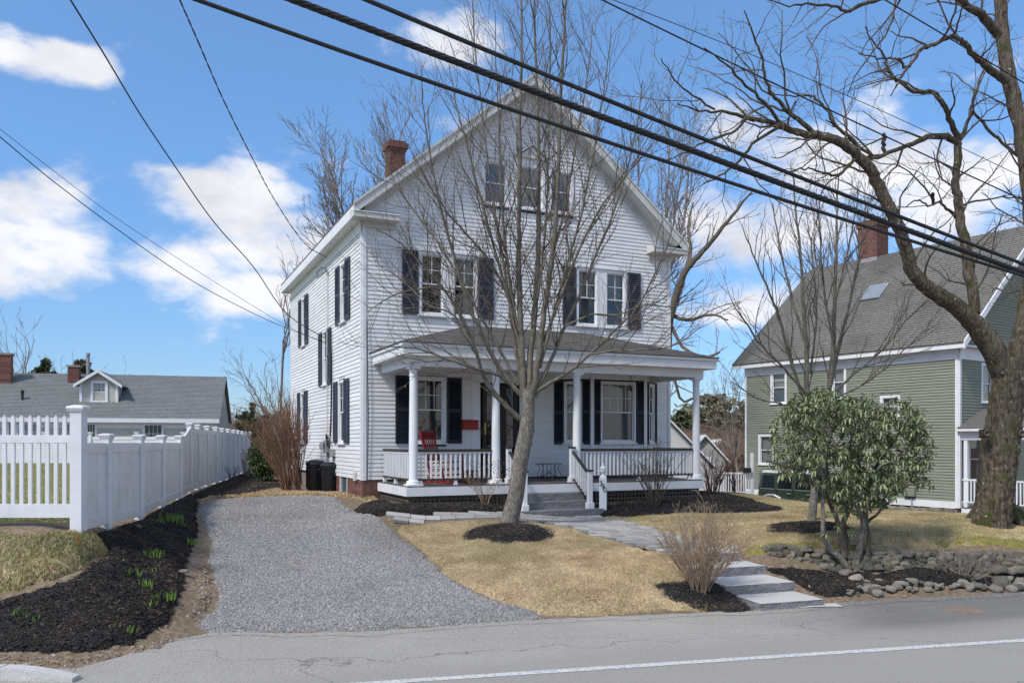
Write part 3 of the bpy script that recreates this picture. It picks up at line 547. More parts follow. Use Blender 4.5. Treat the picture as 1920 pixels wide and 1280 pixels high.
HOUSE = empty('white_house', (HX, HY, 0), TH); tag(HOUSE, 'white clapboard gabled house with dark shutters and a hipped front porch', 'house')
W, Ln = 8.54, 9.7; ZB, ZE = 1.436, 7.36; SL = .836
front = Fr((0,0,0), (1,0), (0,-1)); left = Fr((0,0,0), (0,1), (-1,0)); right = Fr((W,0,0), (0,1), (1,0)); back = Fr((0,Ln,0), (1,0), (0,1))
bayO = .5; bl = Fr((4.9,0,0), (.88,-bayO), (-bayO,-.88)); bf = Fr((5.78,-bayO,0), (1,0), (0,-1)); br = Fr((7.38,-bayO,0), (.72,bayO), (bayO,-.72)); bll = math.hypot(.88,.5); brl = math.hypot(.72,.5)

def window(parent, fr, u0, u1, z0, z1, rows=2, cols=2, cas=.07, mid=None, label=None, curt=0, room=.5, gl=None, meet=True, lower_dark=True, lowgrid=False, sillw=.04, cm=None, name='window', tm=None):
    """casing, two sashes, a lattice of bars in the upper one, panes, sill, dark room and curtains; u0..u1, z0..z1 is the glass"""
    tm = tm or trim
    w = MB(fr); o0, o1 = -.05, .035; a0, a1, b0, b1 = u0-cas, u1+cas, z0-.05, z1+cas
    w.box(a0, u0, o0, o1, b0, b1); w.box(u1, a1, o0, o1, b0, b1); w.box(u0, u1, o0, o1, z1, b1)
    wo = w.build(name, tm, parent, bevel=.004); 
    if label: wo['label'] = label
    MB(fr).box(a0-sillw, a1+sillw, -.05, .07, b0-.035, b0-.001).box(u0, u1, -.05, .032, b0, z0).build('sill', tm, wo, bevel=.004)
    mz = mid if mid else (z0+z1)/2
    for (s0, s1, so, r_, c_) in ((mz-.018, z1, -.004, rows, cols), (z0, mz+.018, -.026, rows if lowgrid else 1, cols if lowgrid else 1)):
        s = MB(fr); t = .03; s.box(u0, u0+t, so-.022, so, s0, s1); s.box(u1-t, u1, so-.022, so, s0, s1); s.box(u0+t, u1-t, so-.022, so, s0, s0+t); s.box(u0+t, u1-t, so-.022, so, s1-t, s1)
        for k in range(1, c_): x = u0+(u1-u0)*k/c_; s.box(x-.008, x+.008, so-.018, so-.002, s0+t, s1-t)
        for k in range(1, r_): z = s0+(s1-s0)*k/r_; s.box(u0+t, u1-t, so-.0185, so-.0025, z-.008, z+.008)
        s.build('sash', tm, wo)
        MB(fr).box(u0+t, u1-t, so-.012, so-.009, s0+t, s1-t).build('pane', gl or glass, wo)
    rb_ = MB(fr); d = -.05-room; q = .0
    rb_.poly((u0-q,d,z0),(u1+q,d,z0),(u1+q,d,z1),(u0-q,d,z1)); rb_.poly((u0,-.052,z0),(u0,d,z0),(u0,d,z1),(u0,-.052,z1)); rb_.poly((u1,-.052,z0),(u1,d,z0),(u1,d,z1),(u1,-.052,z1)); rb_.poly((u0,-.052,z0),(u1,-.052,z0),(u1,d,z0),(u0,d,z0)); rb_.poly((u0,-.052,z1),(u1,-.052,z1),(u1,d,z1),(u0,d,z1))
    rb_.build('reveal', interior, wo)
    if curt:
        c = MB(fr); n = 14
        spans = {1: [(u0+.02, u0+.22*(u1-u0)), (u1-.25*(u1-u0), u1-.02)], 2: [(u0+.02, u1-.02)], 3: [(u0+.02, u1-.02)], 4: [(u0+.5*(u1-u0), u1-.03)], 5: [(u0+.02, u0+.15*(u1-u0)), (u1-.35*(u1-u0), u1-.02)]}[curt]
        zlo = mz if curt in (3,) else z0+.02
        for (c0, c1) in spans:
            for k in range(n):
                x0 = c0+(c1-c0)*k/n; x1 = c0+(c1-c0)*(k+1)/n; y0 = -.10+.012*(k%2); y1 = -.10+.012*((k+1)%2); c.poly((x0,y0,zlo),(x1,y1,zlo),(x1,y1,z1-.01),(x0,y0,z1-.01))
        c.build('curtain', cm or curtain, wo)
        if curt == 3: MB(fr).box(u0+.03, u1-.03, -.085, -.082, z0+.02, mz).build('screen', paleroom, wo)
    return wo
def shutter(parent, fr, u0, u1, z0, z1, m, o0=.022, label=None):
    f_ = MB(fr); w = .045 if u1-u0 > .3 else .035; zm = z0+(z1-z0)*.5; o1 = o0+.032
    f_.box(u0, u0+w, o0, o1, z0, z1); f_.box(u1-w, u1, o0, o1, z0, z1)
    for a, b in ((z0, z0+.09), (zm-.04, zm+.04), (z1-.07, z1)): f_.box(u0+w, u1-w, o0, o1-.001, a, b)
    so = f_.build('shutter', m, parent)
    if label: so['label'] = label
    l = MB(fr)
    for a, b in ((z0+.09, zm-.04), (zm+.04, z1-.07)):
        n = max(1, int((b-a)/.052)); h = (b-a)/n
        for k in range(n):
            z = a+h*k; l.hexa([(u0+w,o0+.019,z+.002),(u1-w,o0+.019,z+.002),(u1-w,o0+.029,z+.006),(u0+w,o0+.029,z+.006),(u0+w,o0+.001,z+h-.008),(u1-w,o0+.001,z+h-.008),(u1-w,o0+.008,z+h-.002),(u0+w,o0+.008,z+h-.002)])
    l.box(u0+w, u1-w, o0-.006, o0+.0005, z0+.01, z1-.01)
    tag(l.build('louvers', m, so), kind='stuff'); return so

# walls behind the boards, with openings
op_front = [(1.35,2.02,5.30,6.82),(2.18,2.85,5.30,6.82),(5.60,6.27,5.30,6.82),(6.45,7.12,5.30,6.82),(1.24,2.04,2.20,3.88),(2.88,4.04,1.44,3.92),
            (2.97,3.70,8.12,9.26),(3.92,4.70,8.12,9.66),(4.81,5.52,8.12,9.26)]
op_left = [(1.56,2.16,5.30,6.82),(6.99,7.60,5.30,6.82),(3.72,4.36,3.86,5.40),(1.68,2.40,2.24,3.90),(7.10,7.80,2.24,3.90)]
def walls(parent, fr, u0, u1, z0, z1, ops, m):
    """flat sheathing cut on a grid round the openings"""
    us = sorted({u0, u1}|{a for o in ops for a in o[:2]}); zs = sorted({z0, z1}|{a for o in ops for a in o[2:]}); w = MB(fr)
    for a, b in zip(us, us[1:]):
        for c, d in zip(zs, zs[1:]):
            x, z = (a+b)/2, (c+d)/2
            if any(o[0] < x < o[1] and o[2] < z < o[3] for o in ops): continue
            w.poly((a,0,c),(b,0,c),(b,0,d),(a,0,d))
    return w.build('wall', m, parent)
sheath = mat('sheathing', (.60,.61,.63), (.5,.5,.52), 2, .8)
walls(HOUSE, front, 0, W, ZB, ZE, op_front[:6]+[(4.9,8.1,1.44,4.1)], sheath); walls(HOUSE, left, 0, Ln, ZB, ZE, op_left, sheath)
w = MB(); w.poly((W,0,ZB),(W,Ln,ZB),(W,Ln,ZE),(W,0,ZE)); w.poly((0,Ln,ZB),(W,Ln,ZB),(W,Ln,ZE),(0,Ln,ZE)); w.poly((0,Ln,ZE),(W,Ln,ZE),(W/2,Ln,ZE+SL*W/2)); w.build('wall', siding, HOUSE)
# gable sheathing in pieces round the attic windows
w = MB(front)
for z in np.arange(ZE, ZE+SL*W/2-.01, .1):
    z2 = min(z+.1, ZE+SL*W/2); x0 = max(0, (z2+.30-7.67)/.836-.29-.0); x1 = W-x0; cs = [(x0, x1)]
    for (a, b, c, d) in op_front[6:]:
        if c < z2-.03 and d > z+.03:
            ns = []
            for p, q in cs:
                if b <= p or a >= q: ns.append((p, q))
                else:
                    if a > p: ns.append((p, a))
                    if b < q: ns.append((b, q))
            cs = ns
    for p, q in cs: w.poly((p,0,z),(q,0,z),(q,0,z2),(p,0,z2))
w.build('wall', sheath, HOUSE)
porch_cut = [(4.9,8.1,1.44,4.1)]
segs = [(front, s) for s in clap_rows(HOUSE, front, .09, W-.09, ZB, ZE, .0972, op_front[:6]+porch_cut, siding)]
def rake(z, a, b): k = max(0, (z+.45-7.67)/.836-.29-.12); return k, W-k
segs += [(front, s) for s in clap_rows(HOUSE, front, 0, W, ZE, 11.05, .0972, op_front[6:], siding, rake)]
segs += [(left, s) for s in clap_rows(HOUSE, left, .07, Ln-.07, ZB, ZE, .0972, op_left, siding)]
put_claps(HOUSE, segs, siding)
for fr, u0, u1 in ((front, .002, .085), (front, W-.085, W-.002), (left, .0, .066), (left, Ln-.066, Ln)):
    MB(fr).box(u0, u1, -.02, .034 if fr is front else .036, ZB-.015, ZE).build('corner_board', trim, HOUSE)
# foundation bricks
def bricks(parent, fr, u0, u1, z0, z1, bl=.2, bh=.065, skip=(), lim=400, cnt=[0]):
    MB(fr).box(u0, u1, -.1, -.006, z0, z1).build('mortar', mortar, parent); rest = MB(fr)
    zr = z0; row = 0
    mesh = None
    while zr < z1-.01:
        u = u0-(bl/2 if row % 2 else 0)
        while u < u1:
            a, b = max(u, u0), min(u+bl-.012, u1)
            if b-a > .03 and not any(s0 < (a+b)/2 < s1 for s0, s1 in skip):
                mb = MB(fr).box(a, b, -.03, rnd.uniform(.0, .004), zr+.006, min(zr+bh-.004, z1))
                mb.build('brick', brickm, parent)
            u += bl
        zr += bh; row += 1
found = MB(left).box(0, Ln, -.12, -.05, .4, ZB-.02).build('foundation', mortar, HOUSE)
bricks(found, left, 0.0, 1.46, .96, ZB-.02); bricks(found, front, 0.0, .5, .90, ZB-.02)
bricks(found, left, 2.3, 3.9, .96, ZB-.02, bl=.4, bh=.13)
MB(left).box(1.46, 2.3, -.10, .0, .7, 1.02).box(1.46, 1.53, -.06, .01, 1.02, ZB-.02).box(2.2, 2.3, -.06, .01, 1.02, ZB-.02).build('basement_window_frame', trimgrey, HOUSE)
MB(left).box(1.53, 2.2, -.05, -.03, 1.02, ZB-.02).build('basement_window', mat('blue_grey_panel', (.05,.07,.11), (.07,.09,.13), 3, .4), HOUSE)
MB(front).box(.5, W, -.12, -.05, .4, ZB-.02).build('foundation', mortar, HOUSE)
MB(right).box(0, Ln, -.12, -.05, .2, ZB-.02).build('foundation', mortar, HOUSE); MB(back).box(0, W, -.12, -.05, .2, ZB-.02).build('foundation', mortar, HOUSE)

# windows and shutters
for (a, b) in ((1.42,1.95),(2.25,2.78)): window(HOUSE, front, a, b, 5.37, 6.75, mid=6.07, curt=4 if a > 2 else 0)
for (a, b) in ((5.67,6.20),(6.52,7.05)): window(HOUSE, front, a, b, 5.37, 6.75, mid=6.06, curt=3)
MB(front).box(2.025, 2.175, 0, .03, 5.29, 6.83).build('mullion_board', trim, HOUSE); MB(front).box(6.275, 6.445, 0, .03, 5.29, 6.83).build('mullion_board', trim, HOUSE)
MB(front).box(1.34, 2.86, 0, .06, 6.83, 6.87).build('window_head', trim, HOUSE); MB(front).box(5.59, 7.13, 0, .06, 6.83, 6.87).build('window_head', trim, HOUSE)
for a, b in ((.94,1.33),(2.88,3.27),(5.20,5.58),(7.17,7.56)): shutter(HOUSE, front, a, b, 5.31, 6.82, shutter_m)
for a, b, zt in ((3.05,3.62,9.18),(4.0,4.62,9.20),(4.88,5.45,9.20)): window(HOUSE, front, a, b, 8.20, zt, rows=1, cols=1, cas=.08, cm=paleroom, curt=2, gl=atticglass)
# small pediment over the middle attic window
pm = MB(front); pm.prism([(3.90,0,9.42),(4.72,0,9.42),(4.31,0,9.72)], (0,.09,0)); pm.prism([(3.84,.0,9.42),(3.84,0,9.46),(4.31,0,9.80),(4.78,0,9.46),(4.78,0,9.42),(4.31,0,9.74)], (0,.14,0)); pm.build('pediment', trimgrey, HOUSE)
MB(front).box(3.92,4.70,-.01,.02,9.28,9.42).build('window_head', trim, HOUSE)
window(HOUSE, left, 1.63, 2.09, 5.36, 6.74, mid=6.04, rows=2, cols=1, curt=2); window(HOUSE, left, 7.06, 7.53, 5.36, 6.74, mid=6.04, rows=2, cols=1, curt=2)
window(HOUSE, left, 3.79, 4.29, 3.93, 5.32, mid=4.62, rows=2, cols=2, curt=2); window(HOUSE, left, 1.75, 2.33, 2.32, 3.80, mid=3.06, rows=2, cols=2, curt=2); window(HOUSE, left, 7.17, 7.73, 2.32, 3.80, mid=3.06, curt=2)
for a, b, c, d in ((1.09,1.55,5.31,6.79),(2.18,2.63,5.31,6.79),(6.5,6.98,5.31,6.80),(7.62,8.06,5.31,6.80),(3.22,3.70,3.87,5.36),(4.38,4.82,3.87,5.36),(1.18,1.66,2.28,3.86),(2.42,2.86,2.28,3.86),(6.62,7.08,2.28,3.88),(7.82,8.28,2.28,3.88)): shutter(HOUSE, left, a, b, c, d, shutter_m, .03)
# porch window, door, bay
window(HOUSE, front, 1.31, 1.96, 2.33, 3.79, mid=3.07, rows=2, cols=3, gl=darkglass, curt=5)
shutter(HOUSE, front, .78, 1.22, 2.27, 3.86, shutter_b); shutter(HOUSE, front, 2.06, 2.43, 2.27, 3.85, shutter_b)
MB(front).box(2.70, 2.92, .0, .03, ZB, 3.98).box(3.98, 4.16, .0, .03, ZB, 3.98).box(2.70, 4.16, .0, .034, 3.76, 3.98).build('door_trim', trim, HOUSE)
door_m = mat('dark_door_wood', (.045,.022,.014), (.08,.040,.025), 8, .45, .2, 30, stretch=(4,4,.6)); dark_m = mat('storm_door_frame', (.018,.015,.014), (.03,.026,.024), 6, .4)
d = MB(front); d.box(2.98, 3.09, -.02, .04, ZB, 3.73); d.box(3.83, 3.93, -.02, .04, ZB, 3.73); d.box(3.09, 3.83, -.02, .04, 3.64, 3.73); d.box(3.09, 3.83, -.02, .035, ZB, ZB+.18); do = d.build('door', dark_m, HOUSE, bevel=.004); do['label'] = 'dark full glass storm door'
MB(front).box(3.09, 3.83, .0, .004, ZB+.18, 3.64).build('pane', darkglass, do)
MB(front).box(3.42, 3.62, -.01, .03, ZB+.18, 3.64).build('mullion', dark_m, do)
MB(front).box(3.025, 3.045, .04, .075, 2.52, 2.60).box(3.025,3.045,.04,.075,2.66,2.74).box(3.02,3.05,.04,.052,2.49,2.77).build('handle', mat('brass', (.55,.36,.12), None, metal=1, rough=.3), do)
MB(front).box(2.985, 3.94, -.16, -.12, ZB, 3.70).build('inner_door', door_m, do)
MB(front).box(2.92, 2.975, .035, .055, 2.48, 2.64).build('doorbell_plate', mat('green_plate', (.01,.03,.025), None, rough=.5), HOUSE)
# bay walls
for fr, n_ in ((bl, bll), (bf, 1.6), (br, brl)):
    MB(fr).box(0, n_, -.06, .0, ZB, 2.20).build('bay_panel', siding, HOUSE); MB(fr).box(0, n_, -.06, .0, 3.92, 4.12).build('bay_panel', siding, HOUSE)
    bs = [(fr, (0.0, n_, z, z+.0972)) for z in np.arange(ZB, 2.12, .0972)]
    put_claps(HOUSE, bs, siding); MB(fr).box(.0, n_, -.02, .03, 2.215, 2.26).box(0, n_, -.02, .022, 3.90, 4.12).build('bay_trim', trim, HOUSE)
window(HOUSE, bf, .66-.02, 1.54-.30, 2.32, 3.82, mid=3.07, rows=2, cols=4, gl=glass, curt=3) if False else None
window(HOUSE, bf, .30, 1.26, 2.33, 3.81, mid=3.07, rows=2, cols=4, gl=glass, curt=3, cas=.05, room=.4)
shutter(HOUSE, bf, .0+.05, .245, 2.24, 3.90, shutter_b, .01); shutter(HOUSE, bf, 1.33, 1.57, 2.24, 3.90, shutter_b, .01)
window(HOUSE, bl, .36, .72, 2.33, 3.80, mid=3.07, rows=2, cols=1, gl=glass, curt=3, cas=.05, room=.25)
shutter(HOUSE, bl, .06, .30, 2.24, 3.87, shutter_b, .01); shutter(HOUSE, bl, .78, .97, 2.24, 3.90, shutter_b, .01)
window(HOUSE, br, .30, .58, 2.33, 3.80, mid=3.07, rows=2, cols=1, gl=glass, cas=.05, room=.2); shutter(HOUSE, br, .06, .24, 2.24, 3.88, shutter_b, .01); shutter(HOUSE, br, .64, .82, 2.24, 3.88, shutter_b, .01)
for p in ((5.78,-bayO),(7.38,-bayO)): MB().box(p[0]-.045, p[0]+.045, p[1]-.045, p[1]+.045, ZB, 4.12).build('bay_post', trim, HOUSE)
for fr, a, b in ((bl,-.0,.05),(br,brl-.05,brl)): MB(fr).box(a, b, -.02, .025, 2.26, 3.9).build('bay_trim', trim, HOUSE)

# main roof, eaves, rakes
shingle = mat('grey_shingles', (.075,.072,.070), (.15,.145,.14), 30, .95, .7, 120, c3=(.11,.10,.095), s3=1.2)
ov = .36; ovx = .29; ZR0 = 7.67-.0; apx = 11.44; RS = (apx-ZR0)/(W/2+ovx)
def shingles(parent, P0, U, V, lu, lv, exp, m, name='shingle_courses', th=.012, wvar=.0, du0=0, du1=0, seed=0, wu=.3, label=None):
    """overlapping shingle courses on a slope, single shingles proud and offset, joined; du0/du1 move the ends per metre of slope"""
    P0 = Vector(P0); U = Vector(U).normalized(); V = Vector(V).normalized(); Nn = U.cross(V).normalized(); Nn = Nn if Nn.z > 0 else -Nn; mb = MB(); r_ = random.Random(seed); n = int(math.ceil(lv/exp))
    for k in range(n):
        v0, v1 = k*exp, min((k+1)*exp+.01, lv); a0, a1 = du0*v0, lu-du1*v0; u = a0-r_.uniform(0, wu)
        while u < a1:
            w_ = wu*r_.uniform(.7,1.3); x0, x1 = max(u, a0), min(u+w_-.004, a1); h = th*r_.uniform(.8,1.3)
            if x1-x0 > .01:
                q = [P0+U*x0+V*v0, P0+U*x1+V*v0, P0+U*min(x1, lu-du1*v1)+V*v1, P0+U*max(x0, min(du0*v1, x1))+V*v1]
                mb.hexa([*(q[0]-Nn*.003, q[1]-Nn*.003, q[2]-Nn*.004, q[3]-Nn*.004), q[0]+Nn*h, q[1]+Nn*h, q[2]+Nn*.001, q[3]+Nn*.001])
            u += w_
    o = tag(mb.build(name, m, parent), kind='stuff')
    return o
roof = MB()
for s in (1, -1):
    x0 = -ovx if s > 0 else W+ovx; xm = W/2
    roof.hexa([(x0,-ov,ZR0-.05),(xm,-ov,apx-.05),(xm,Ln+ov,apx-.05),(x0,Ln+ov,ZR0-.05),(x0,-ov,ZR0),(xm,-ov,apx),(xm,Ln+ov,apx),(x0,Ln+ov,ZR0)])
roof_o = roof.build('roof', shingle, HOUSE)
# rake boards (two depths), soffits and eave boxes
for s in (1, -1):
    X = (lambda x: x) if s > 0 else (lambda x: W-x)
    m_ = MB(); z = lambda x, dz: ZR0+RS*(x+ovx)+dz
    for (y0, y1, d0, d1) in ((-ov-.028, -ov+.0, -.01, -.26), (-ov-.05, -ov-.029, .02, -.045)):
        m_.hexa([(X(-ovx),y0,z(-ovx,d1)),(X(W/2),y0,z(W/2,d1)),(X(W/2),y1,z(W/2,d1)),(X(-ovx),y1,z(-ovx,d1)),(X(-ovx),y0,z(-ovx,d0)),(X(W/2),y0,z(W/2,d0)),(X(W/2),y1,z(W/2,d0)),(X(-ovx),y1,z(-ovx,d0))])
    m_.build('rake_board', trimgrey if s < 0 else trimgrey, HOUSE)
    m_ = MB(); m_.hexa([(X(-.02),-ov,z(-.02,-.29)),(X(W/2),-ov,z(W/2,-.29)),(X(W/2),.0,z(W/2,-.29)),(X(-.02),.0,z(-.02,-.29)),(X(-.02),-ov,z(-.02,-.262)),(X(W/2),-ov,z(W/2,-.262)),(X(W/2),.0,z(W/2,-.262)),(X(-.02),0,z(-.02,-.262))]); m_.build('rake_soffit', trimgrey, HOUSE)
    m_ = MB(); m_.hexa([(X(-.02),-.034,z(-.02,-.45)),(X(W/2),-.034,z(W/2,-.45)),(X(W/2),.0,z(W/2,-.45)),(X(-.02),0,z(-.02,-.45)),(X(-.02),-.034,z(-.02,-.291)),(X(W/2),-.034,z(W/2,-.291)),(X(W/2),0,z(W/2,-.291)),(X(-.02),0,z(-.02,-.291))]); m_.build('frieze_board', trimgrey, HOUSE)
    a = X(-ovx); b = X(.0); lo, hi = min(a, b), max(a, b)
    MB().box(min(a, a+s*.03), max(a, a+s*.03), -ov, Ln+ov, ZE+.06, ZR0-.052).build('eave_fascia', trim, HOUSE)
    MB().box(lo, hi, -ov+.002, Ln+ov-.002, ZE+.02, ZE+.058).build('eave_soffit', trim, HOUSE)
    MB().box(min(X(-.035), X(0)), max(X(-.035), X(0)), 0, Ln, ZE-.22, ZE+.02).build('frieze_board', trim, HOUSE)
    # eave returns
    a, b = sorted((X(-ovx-.0), X(.78))); m_ = MB(); a, b = a-.004, b+.004; m_.box(a, b, -ov-.03, -.034, ZE+.012, ZE+.13); 
    m_.hexa([(a,-ov-.05,ZE+.131),(b,-ov-.05,ZE+.131),(b,-.03,ZE+.131),(a,-.03,ZE+.131),(a,-ov-.04,ZE+.15),(b,-ov-.04,ZE+.15),(b,-.03,ZE+.24),(a,-.03,ZE+.24)]); m_.box(a+(.30 if s > 0 else .04), b-(.30 if s < 0 else .04), -.06, -.034, ZE-.12, ZE+.012)
    m_.build('eave_return', trimgrey, HOUSE)
# chimney
ch = MB().box(1.72, 2.17, 3.72, 4.17, 9.0, 10.64).build('chimney', mortar, HOUSE)
cfr = [Fr((1.72,3.72,0),(1,0),(0,-1)), Fr((1.72,4.17,0),(0,-1),(-1,0))]
for fr, n_ in ((cfr[0], .45), (cfr[1], .45)):
    z = 9.25; row = 0
    while z < 10.5:
        u = -.1*(row % 2)
        while u < n_:
            a, b = max(u, 0), min(u+.19, n_)
            if b-a > .03: MB(fr).box(a, b, -.0, .010, z, z+.062).build('brick', brickm, ch)
            u += .205
        z += .075; row += 1
MB().box(1.69,2.20,3.69,4.20,10.5,10.58).box(1.65,2.24,3.65,4.24,10.581,10.72).box(1.71,2.18,3.71,4.18,10.721,10.79).build('chimney_cap', brickm, ch)

# ---- porch
PX0, PX1, PO = .38, 7.87, 2.25
dk = MB().box(PX0, PX1, -PO+.02, -.0, 1.28, 1.365).build('porch_deck', darkrail, HOUSE)
n = int((PX1-PX0)/.095)
for k in range(n): MB().box(PX0+k*(PX1-PX0)/n+.002, PX0+(k+1)*(PX1-PX0)/n-.002, -PO-.02, -.03, 1.366, 1.39).build('deck_board', deckm, dk)
MB().box(PX0-.03, PX1+.03, -PO-.03, -PO, 1.18, 1.365).box(PX0-.03, PX0, -PO, -.035, 1.18, 1.365).box(PX1, PX1+.03, -PO, -.035, 1.18, 1.365).build('porch_skirt', trim, HOUSE)
# lattice: flat strips one by one
def lattice(parent, fr, u0, u1, z0, z1, m, s=.095, w=.034, name='lattice'):
    n_ = max(2, int((u1-u0)/s)); k_ = max(1, int((z1-z0)/s)); b = MB(fr)
    b.box(u0, u1, -.02, .012, z1-.045, z1).box(u0, u1, -.02, .012, z0, z0+.04).box(u0, u0+.05, -.02, .0115, z0+.04, z1-.045).box(u1-.05, u1, -.02, .0115, z0+.04, z1-.045); lo = b.build(name, m, parent)
    for i in range(1, n_): u = u0+(u1-u0)*i/n_; MB(fr).box(u-w/2, u+w/2, -.016, -.009, z0+.04, z1-.045).build('slat', m, lo)
    for i in range(1, k_+1): z = z0+.04+(z1-z0-.085)*(i-.5)/k_; MB(fr).box(u0+.05, u1-.05, -.008, -.001, z-w/2, z+w/2).build('slat', m, lo)
lf = Fr((0,-PO+.06,0), (1,0), (0,-1)); ll = Fr((PX0+.04,0,0), (0,-1), (-1,0)); lr_ = Fr((PX1-.04,0,0), (0,-1), (1,0))
lattice(HOUSE, lf, PX0+.05, 2.62, .88, 1.178, lattice_m); lattice(HOUSE, lf, 4.55, PX1-.05, .72, 1.178, lattice_m); lattice(HOUSE, ll, .12, PO-.08, .90, 1.178, lattice_m)
MB().box(PX0+.1, PX1-.1, -PO+.35, -PO+.30, .5, 1.2).build('painted_porch_shade', interior, HOUSE)  # dark board added behind the lattice, its colour standing for under-deck shade
# stone porch steps
sx0, sx1 = 2.70, 4.40
for i, (z, o, a, b) in enumerate(((1.175, 2.55, sx0+.05, sx1-.02), (1.015, 2.85, sx0, sx1+.02), (.855, 3.16, sx0-.15, sx1+.14))):
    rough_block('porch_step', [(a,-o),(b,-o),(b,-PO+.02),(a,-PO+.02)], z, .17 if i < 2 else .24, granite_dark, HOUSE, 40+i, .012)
# columns
def column(x, o=2.09):
    r = .090; c = MB(); prof = [(r*1.62,0),(r*1.62,.045),(r*1.45,.05),(r*1.5,.075),(r*1.42,.10),(r*1.12,.115),(r*1.06,.15),(r*1.04,.8),(r*.97,1.5),(r*.88,2.22),(r*.88,2.28),(r*1.02,2.285),(r*1.02,2.305),(r*.90,2.31),(r*.92,2.38),(r*1.15,2.42),(r*1.15,2.44)]
    c.lathe(prof, (x,-o,1.39), 24); co = c.build('column', trim, HOUSE, smooth=True)
    MB().box(x-r*1.85, x+r*1.85, -o-r*1.85, -o+r*1.85, 1.391, 1.42).box(x-r*1.35, x+r*1.35, -o-r*1.35, -o+r*1.35, 3.831, 3.885).build('plinth', trim, co)
for x in (.56, 2.44, 4.46, 7.82): column(x if x < 7 else 7.72+.1)
# beam, soffit, fascia, ceiling
MB().box(.44, 7.96, -2.20, -1.97, 3.886, 4.079).box(.44, .66, -1.969, -.04, 3.886, 4.079).box(7.74, 7.96, -1.969, -.04, 3.886, 4.079).build('porch_beam', trim, HOUSE)
MB().box(.25, 8.15, -2.42, -.036, 4.08, 4.10).build('porch_ceiling', trim, HOUSE)
FX0, FX1, FO = .23, 8.17, 2.44
MB().box(FX0, FX1, -FO-.0, -FO+.03, 4.085, 4.27).box(FX0, FX0+.03, -FO+.031, -.036, 4.085, 4.27).box(FX1-.03, FX1, -FO+.031, -.036, 4.085, 4.27).box(FX0-.035, FX1+.035, -FO-.035, -FO+.02, 4.271, 4.34).box(FX0-.035, FX0+.02, -FO+.021, -.036, 4.271, 4.34).box(FX1-.02, FX1+.035, -FO+.021, -.036, 4.271, 4.34).build('porch_fascia', trim, HOUSE, bevel=.005)
pr_m = mat('porch_shingles', (.10,.094,.088), (.19,.18,.17), 28, .95, .6, 120, c3=(.15,.135,.12), s3=.9)
c0, c1, e0, e1 = (FX0-.06,-FO-.06,4.345), (FX1+.06,-FO-.06,4.345), (FX0+2.42,-.0,5.13), (FX1-2.42,-.0,5.13)
MB().poly(c0, c1, e1, e0).poly(c0, e0, (FX0-.06,0,4.345)).poly(c1, e1, (FX1+.06,0,4.345)).poly(c0, c1, (FX1+.06,0,4.345), (FX0-.06,0,4.345)).build('porch_roof', pr_m, HOUSE)
lv = math.hypot(FO+.06, .785); k = (2.42+.06)/lv
shingles(HOUSE, (c0[0],c0[1],4.347), (1,0,0), (0,FO+.06,.785), c1[0]-c0[0], lv, .125, pr_m, du0=k, du1=k, seed=4)
lv2 = math.hypot(2.48, .785); shingles(HOUSE, (c0[0],0,4.347), (0,-1,0), (2.48,0,.785), FO+.06, lv2, .125, pr_m, du0=0, du1=(FO+.06)/lv2, seed=5)
# railings
def rail(parent, a, b, zb=1.49, zt=2.09, sp=.105, foot=True, zf=1.39, n=None):
    """a straight balustrade between two plan points: top rail, bottom rail, balusters"""
    a = Vector(a); b = Vector(b); L_ = (b-a).length; d = (b-a).normalized()
    e = MB(); e.bar((*a, zt+.035), (*b, zt+.035), .075, .06); r_ = e.build('railing', darkrail, parent, bevel=.012)
    MB().bar((*a, zt-.01), (*b, zt-.01), .035, .04).build('subrail', trim, r_)
    MB().bar((*a, zb+.022), (*b, zb+.022), .065, .04).build('bottom_rail', darkrail, r_)
    n = n or int(L_/sp)
    for i in range(n):
        p = a+d*(L_*(i+.5)/n); x0 = MB(); x0.bar((*p, zb+.043), (*p, zt-.031), .034, .034); x0.build('baluster', trim, r_)
    if foot:
        for t in (.03, .5, .97):
            p = a+d*L_*t; q = MB(); q.hexa([(p.x-.045,p.y-.03,zf+.002),(p.x+.045,p.y-.03,zf+.002),(p.x+.045,p.y+.03,zf+.002),(p.x-.045,p.y+.03,zf+.002),(p.x-.025,p.y-.025,zb+.001),(p.x+.025,p.y-.025,zb+.001),(p.x+.025,p.y+.025,zb+.001),(p.x-.025,p.y+.025,zb+.001)]); q.build('foot', trim, r_)
rail(HOUSE, (.67,-2.09), (2.33,-2.09), n=15); rail(HOUSE, (4.57,-2.09), (7.70,-2.09), n=30); rail(HOUSE, (.50,-1.97), (.50,-.06), n=17); rail(HOUSE, (7.86,-1.97), (7.86,-.06), n=17)
def newel(x, o, z0, z1, cap=True):
    p = MB().box(x-.05, x+.05, -o-.05, -o+.05, z0, z1); p.box(x-.075, x+.075, -o-.075, -o+.075, z0-.001, z0+.13); q = p.build('newel_post', trim, HOUSE, bevel=.006)
    if cap: MB().box(x-.068, x+.068, -o-.068, -o+.068, z1+.001, z1+.04).build('post_cap', darkrail, q, bevel=.01)
for x in (2.72, 4.30):
    newel(x, 2.16, 1.39, 2.16); newel(x, 2.96, .856, 1.66)
    s = MB(); s.bar((x,-2.20,2.09), (x,-2.93,1.60), .06, .05); so_ = s.build('stair_rail', darkrail, HOUSE, bevel=.01)
    MB().bar((x,-2.22,1.48), (x,-2.92,1.02), .045, .045).build('bottom_rail', darkrail, so_)
    for i in range(7):
        t = (i+.5)/7; y = -2.22-.70*t; z0 = 1.48-.46*t; MB().bar((x,y,z0+.02), (x,y,2.055-.455*t), .028, .028).build('baluster', trim, so_)
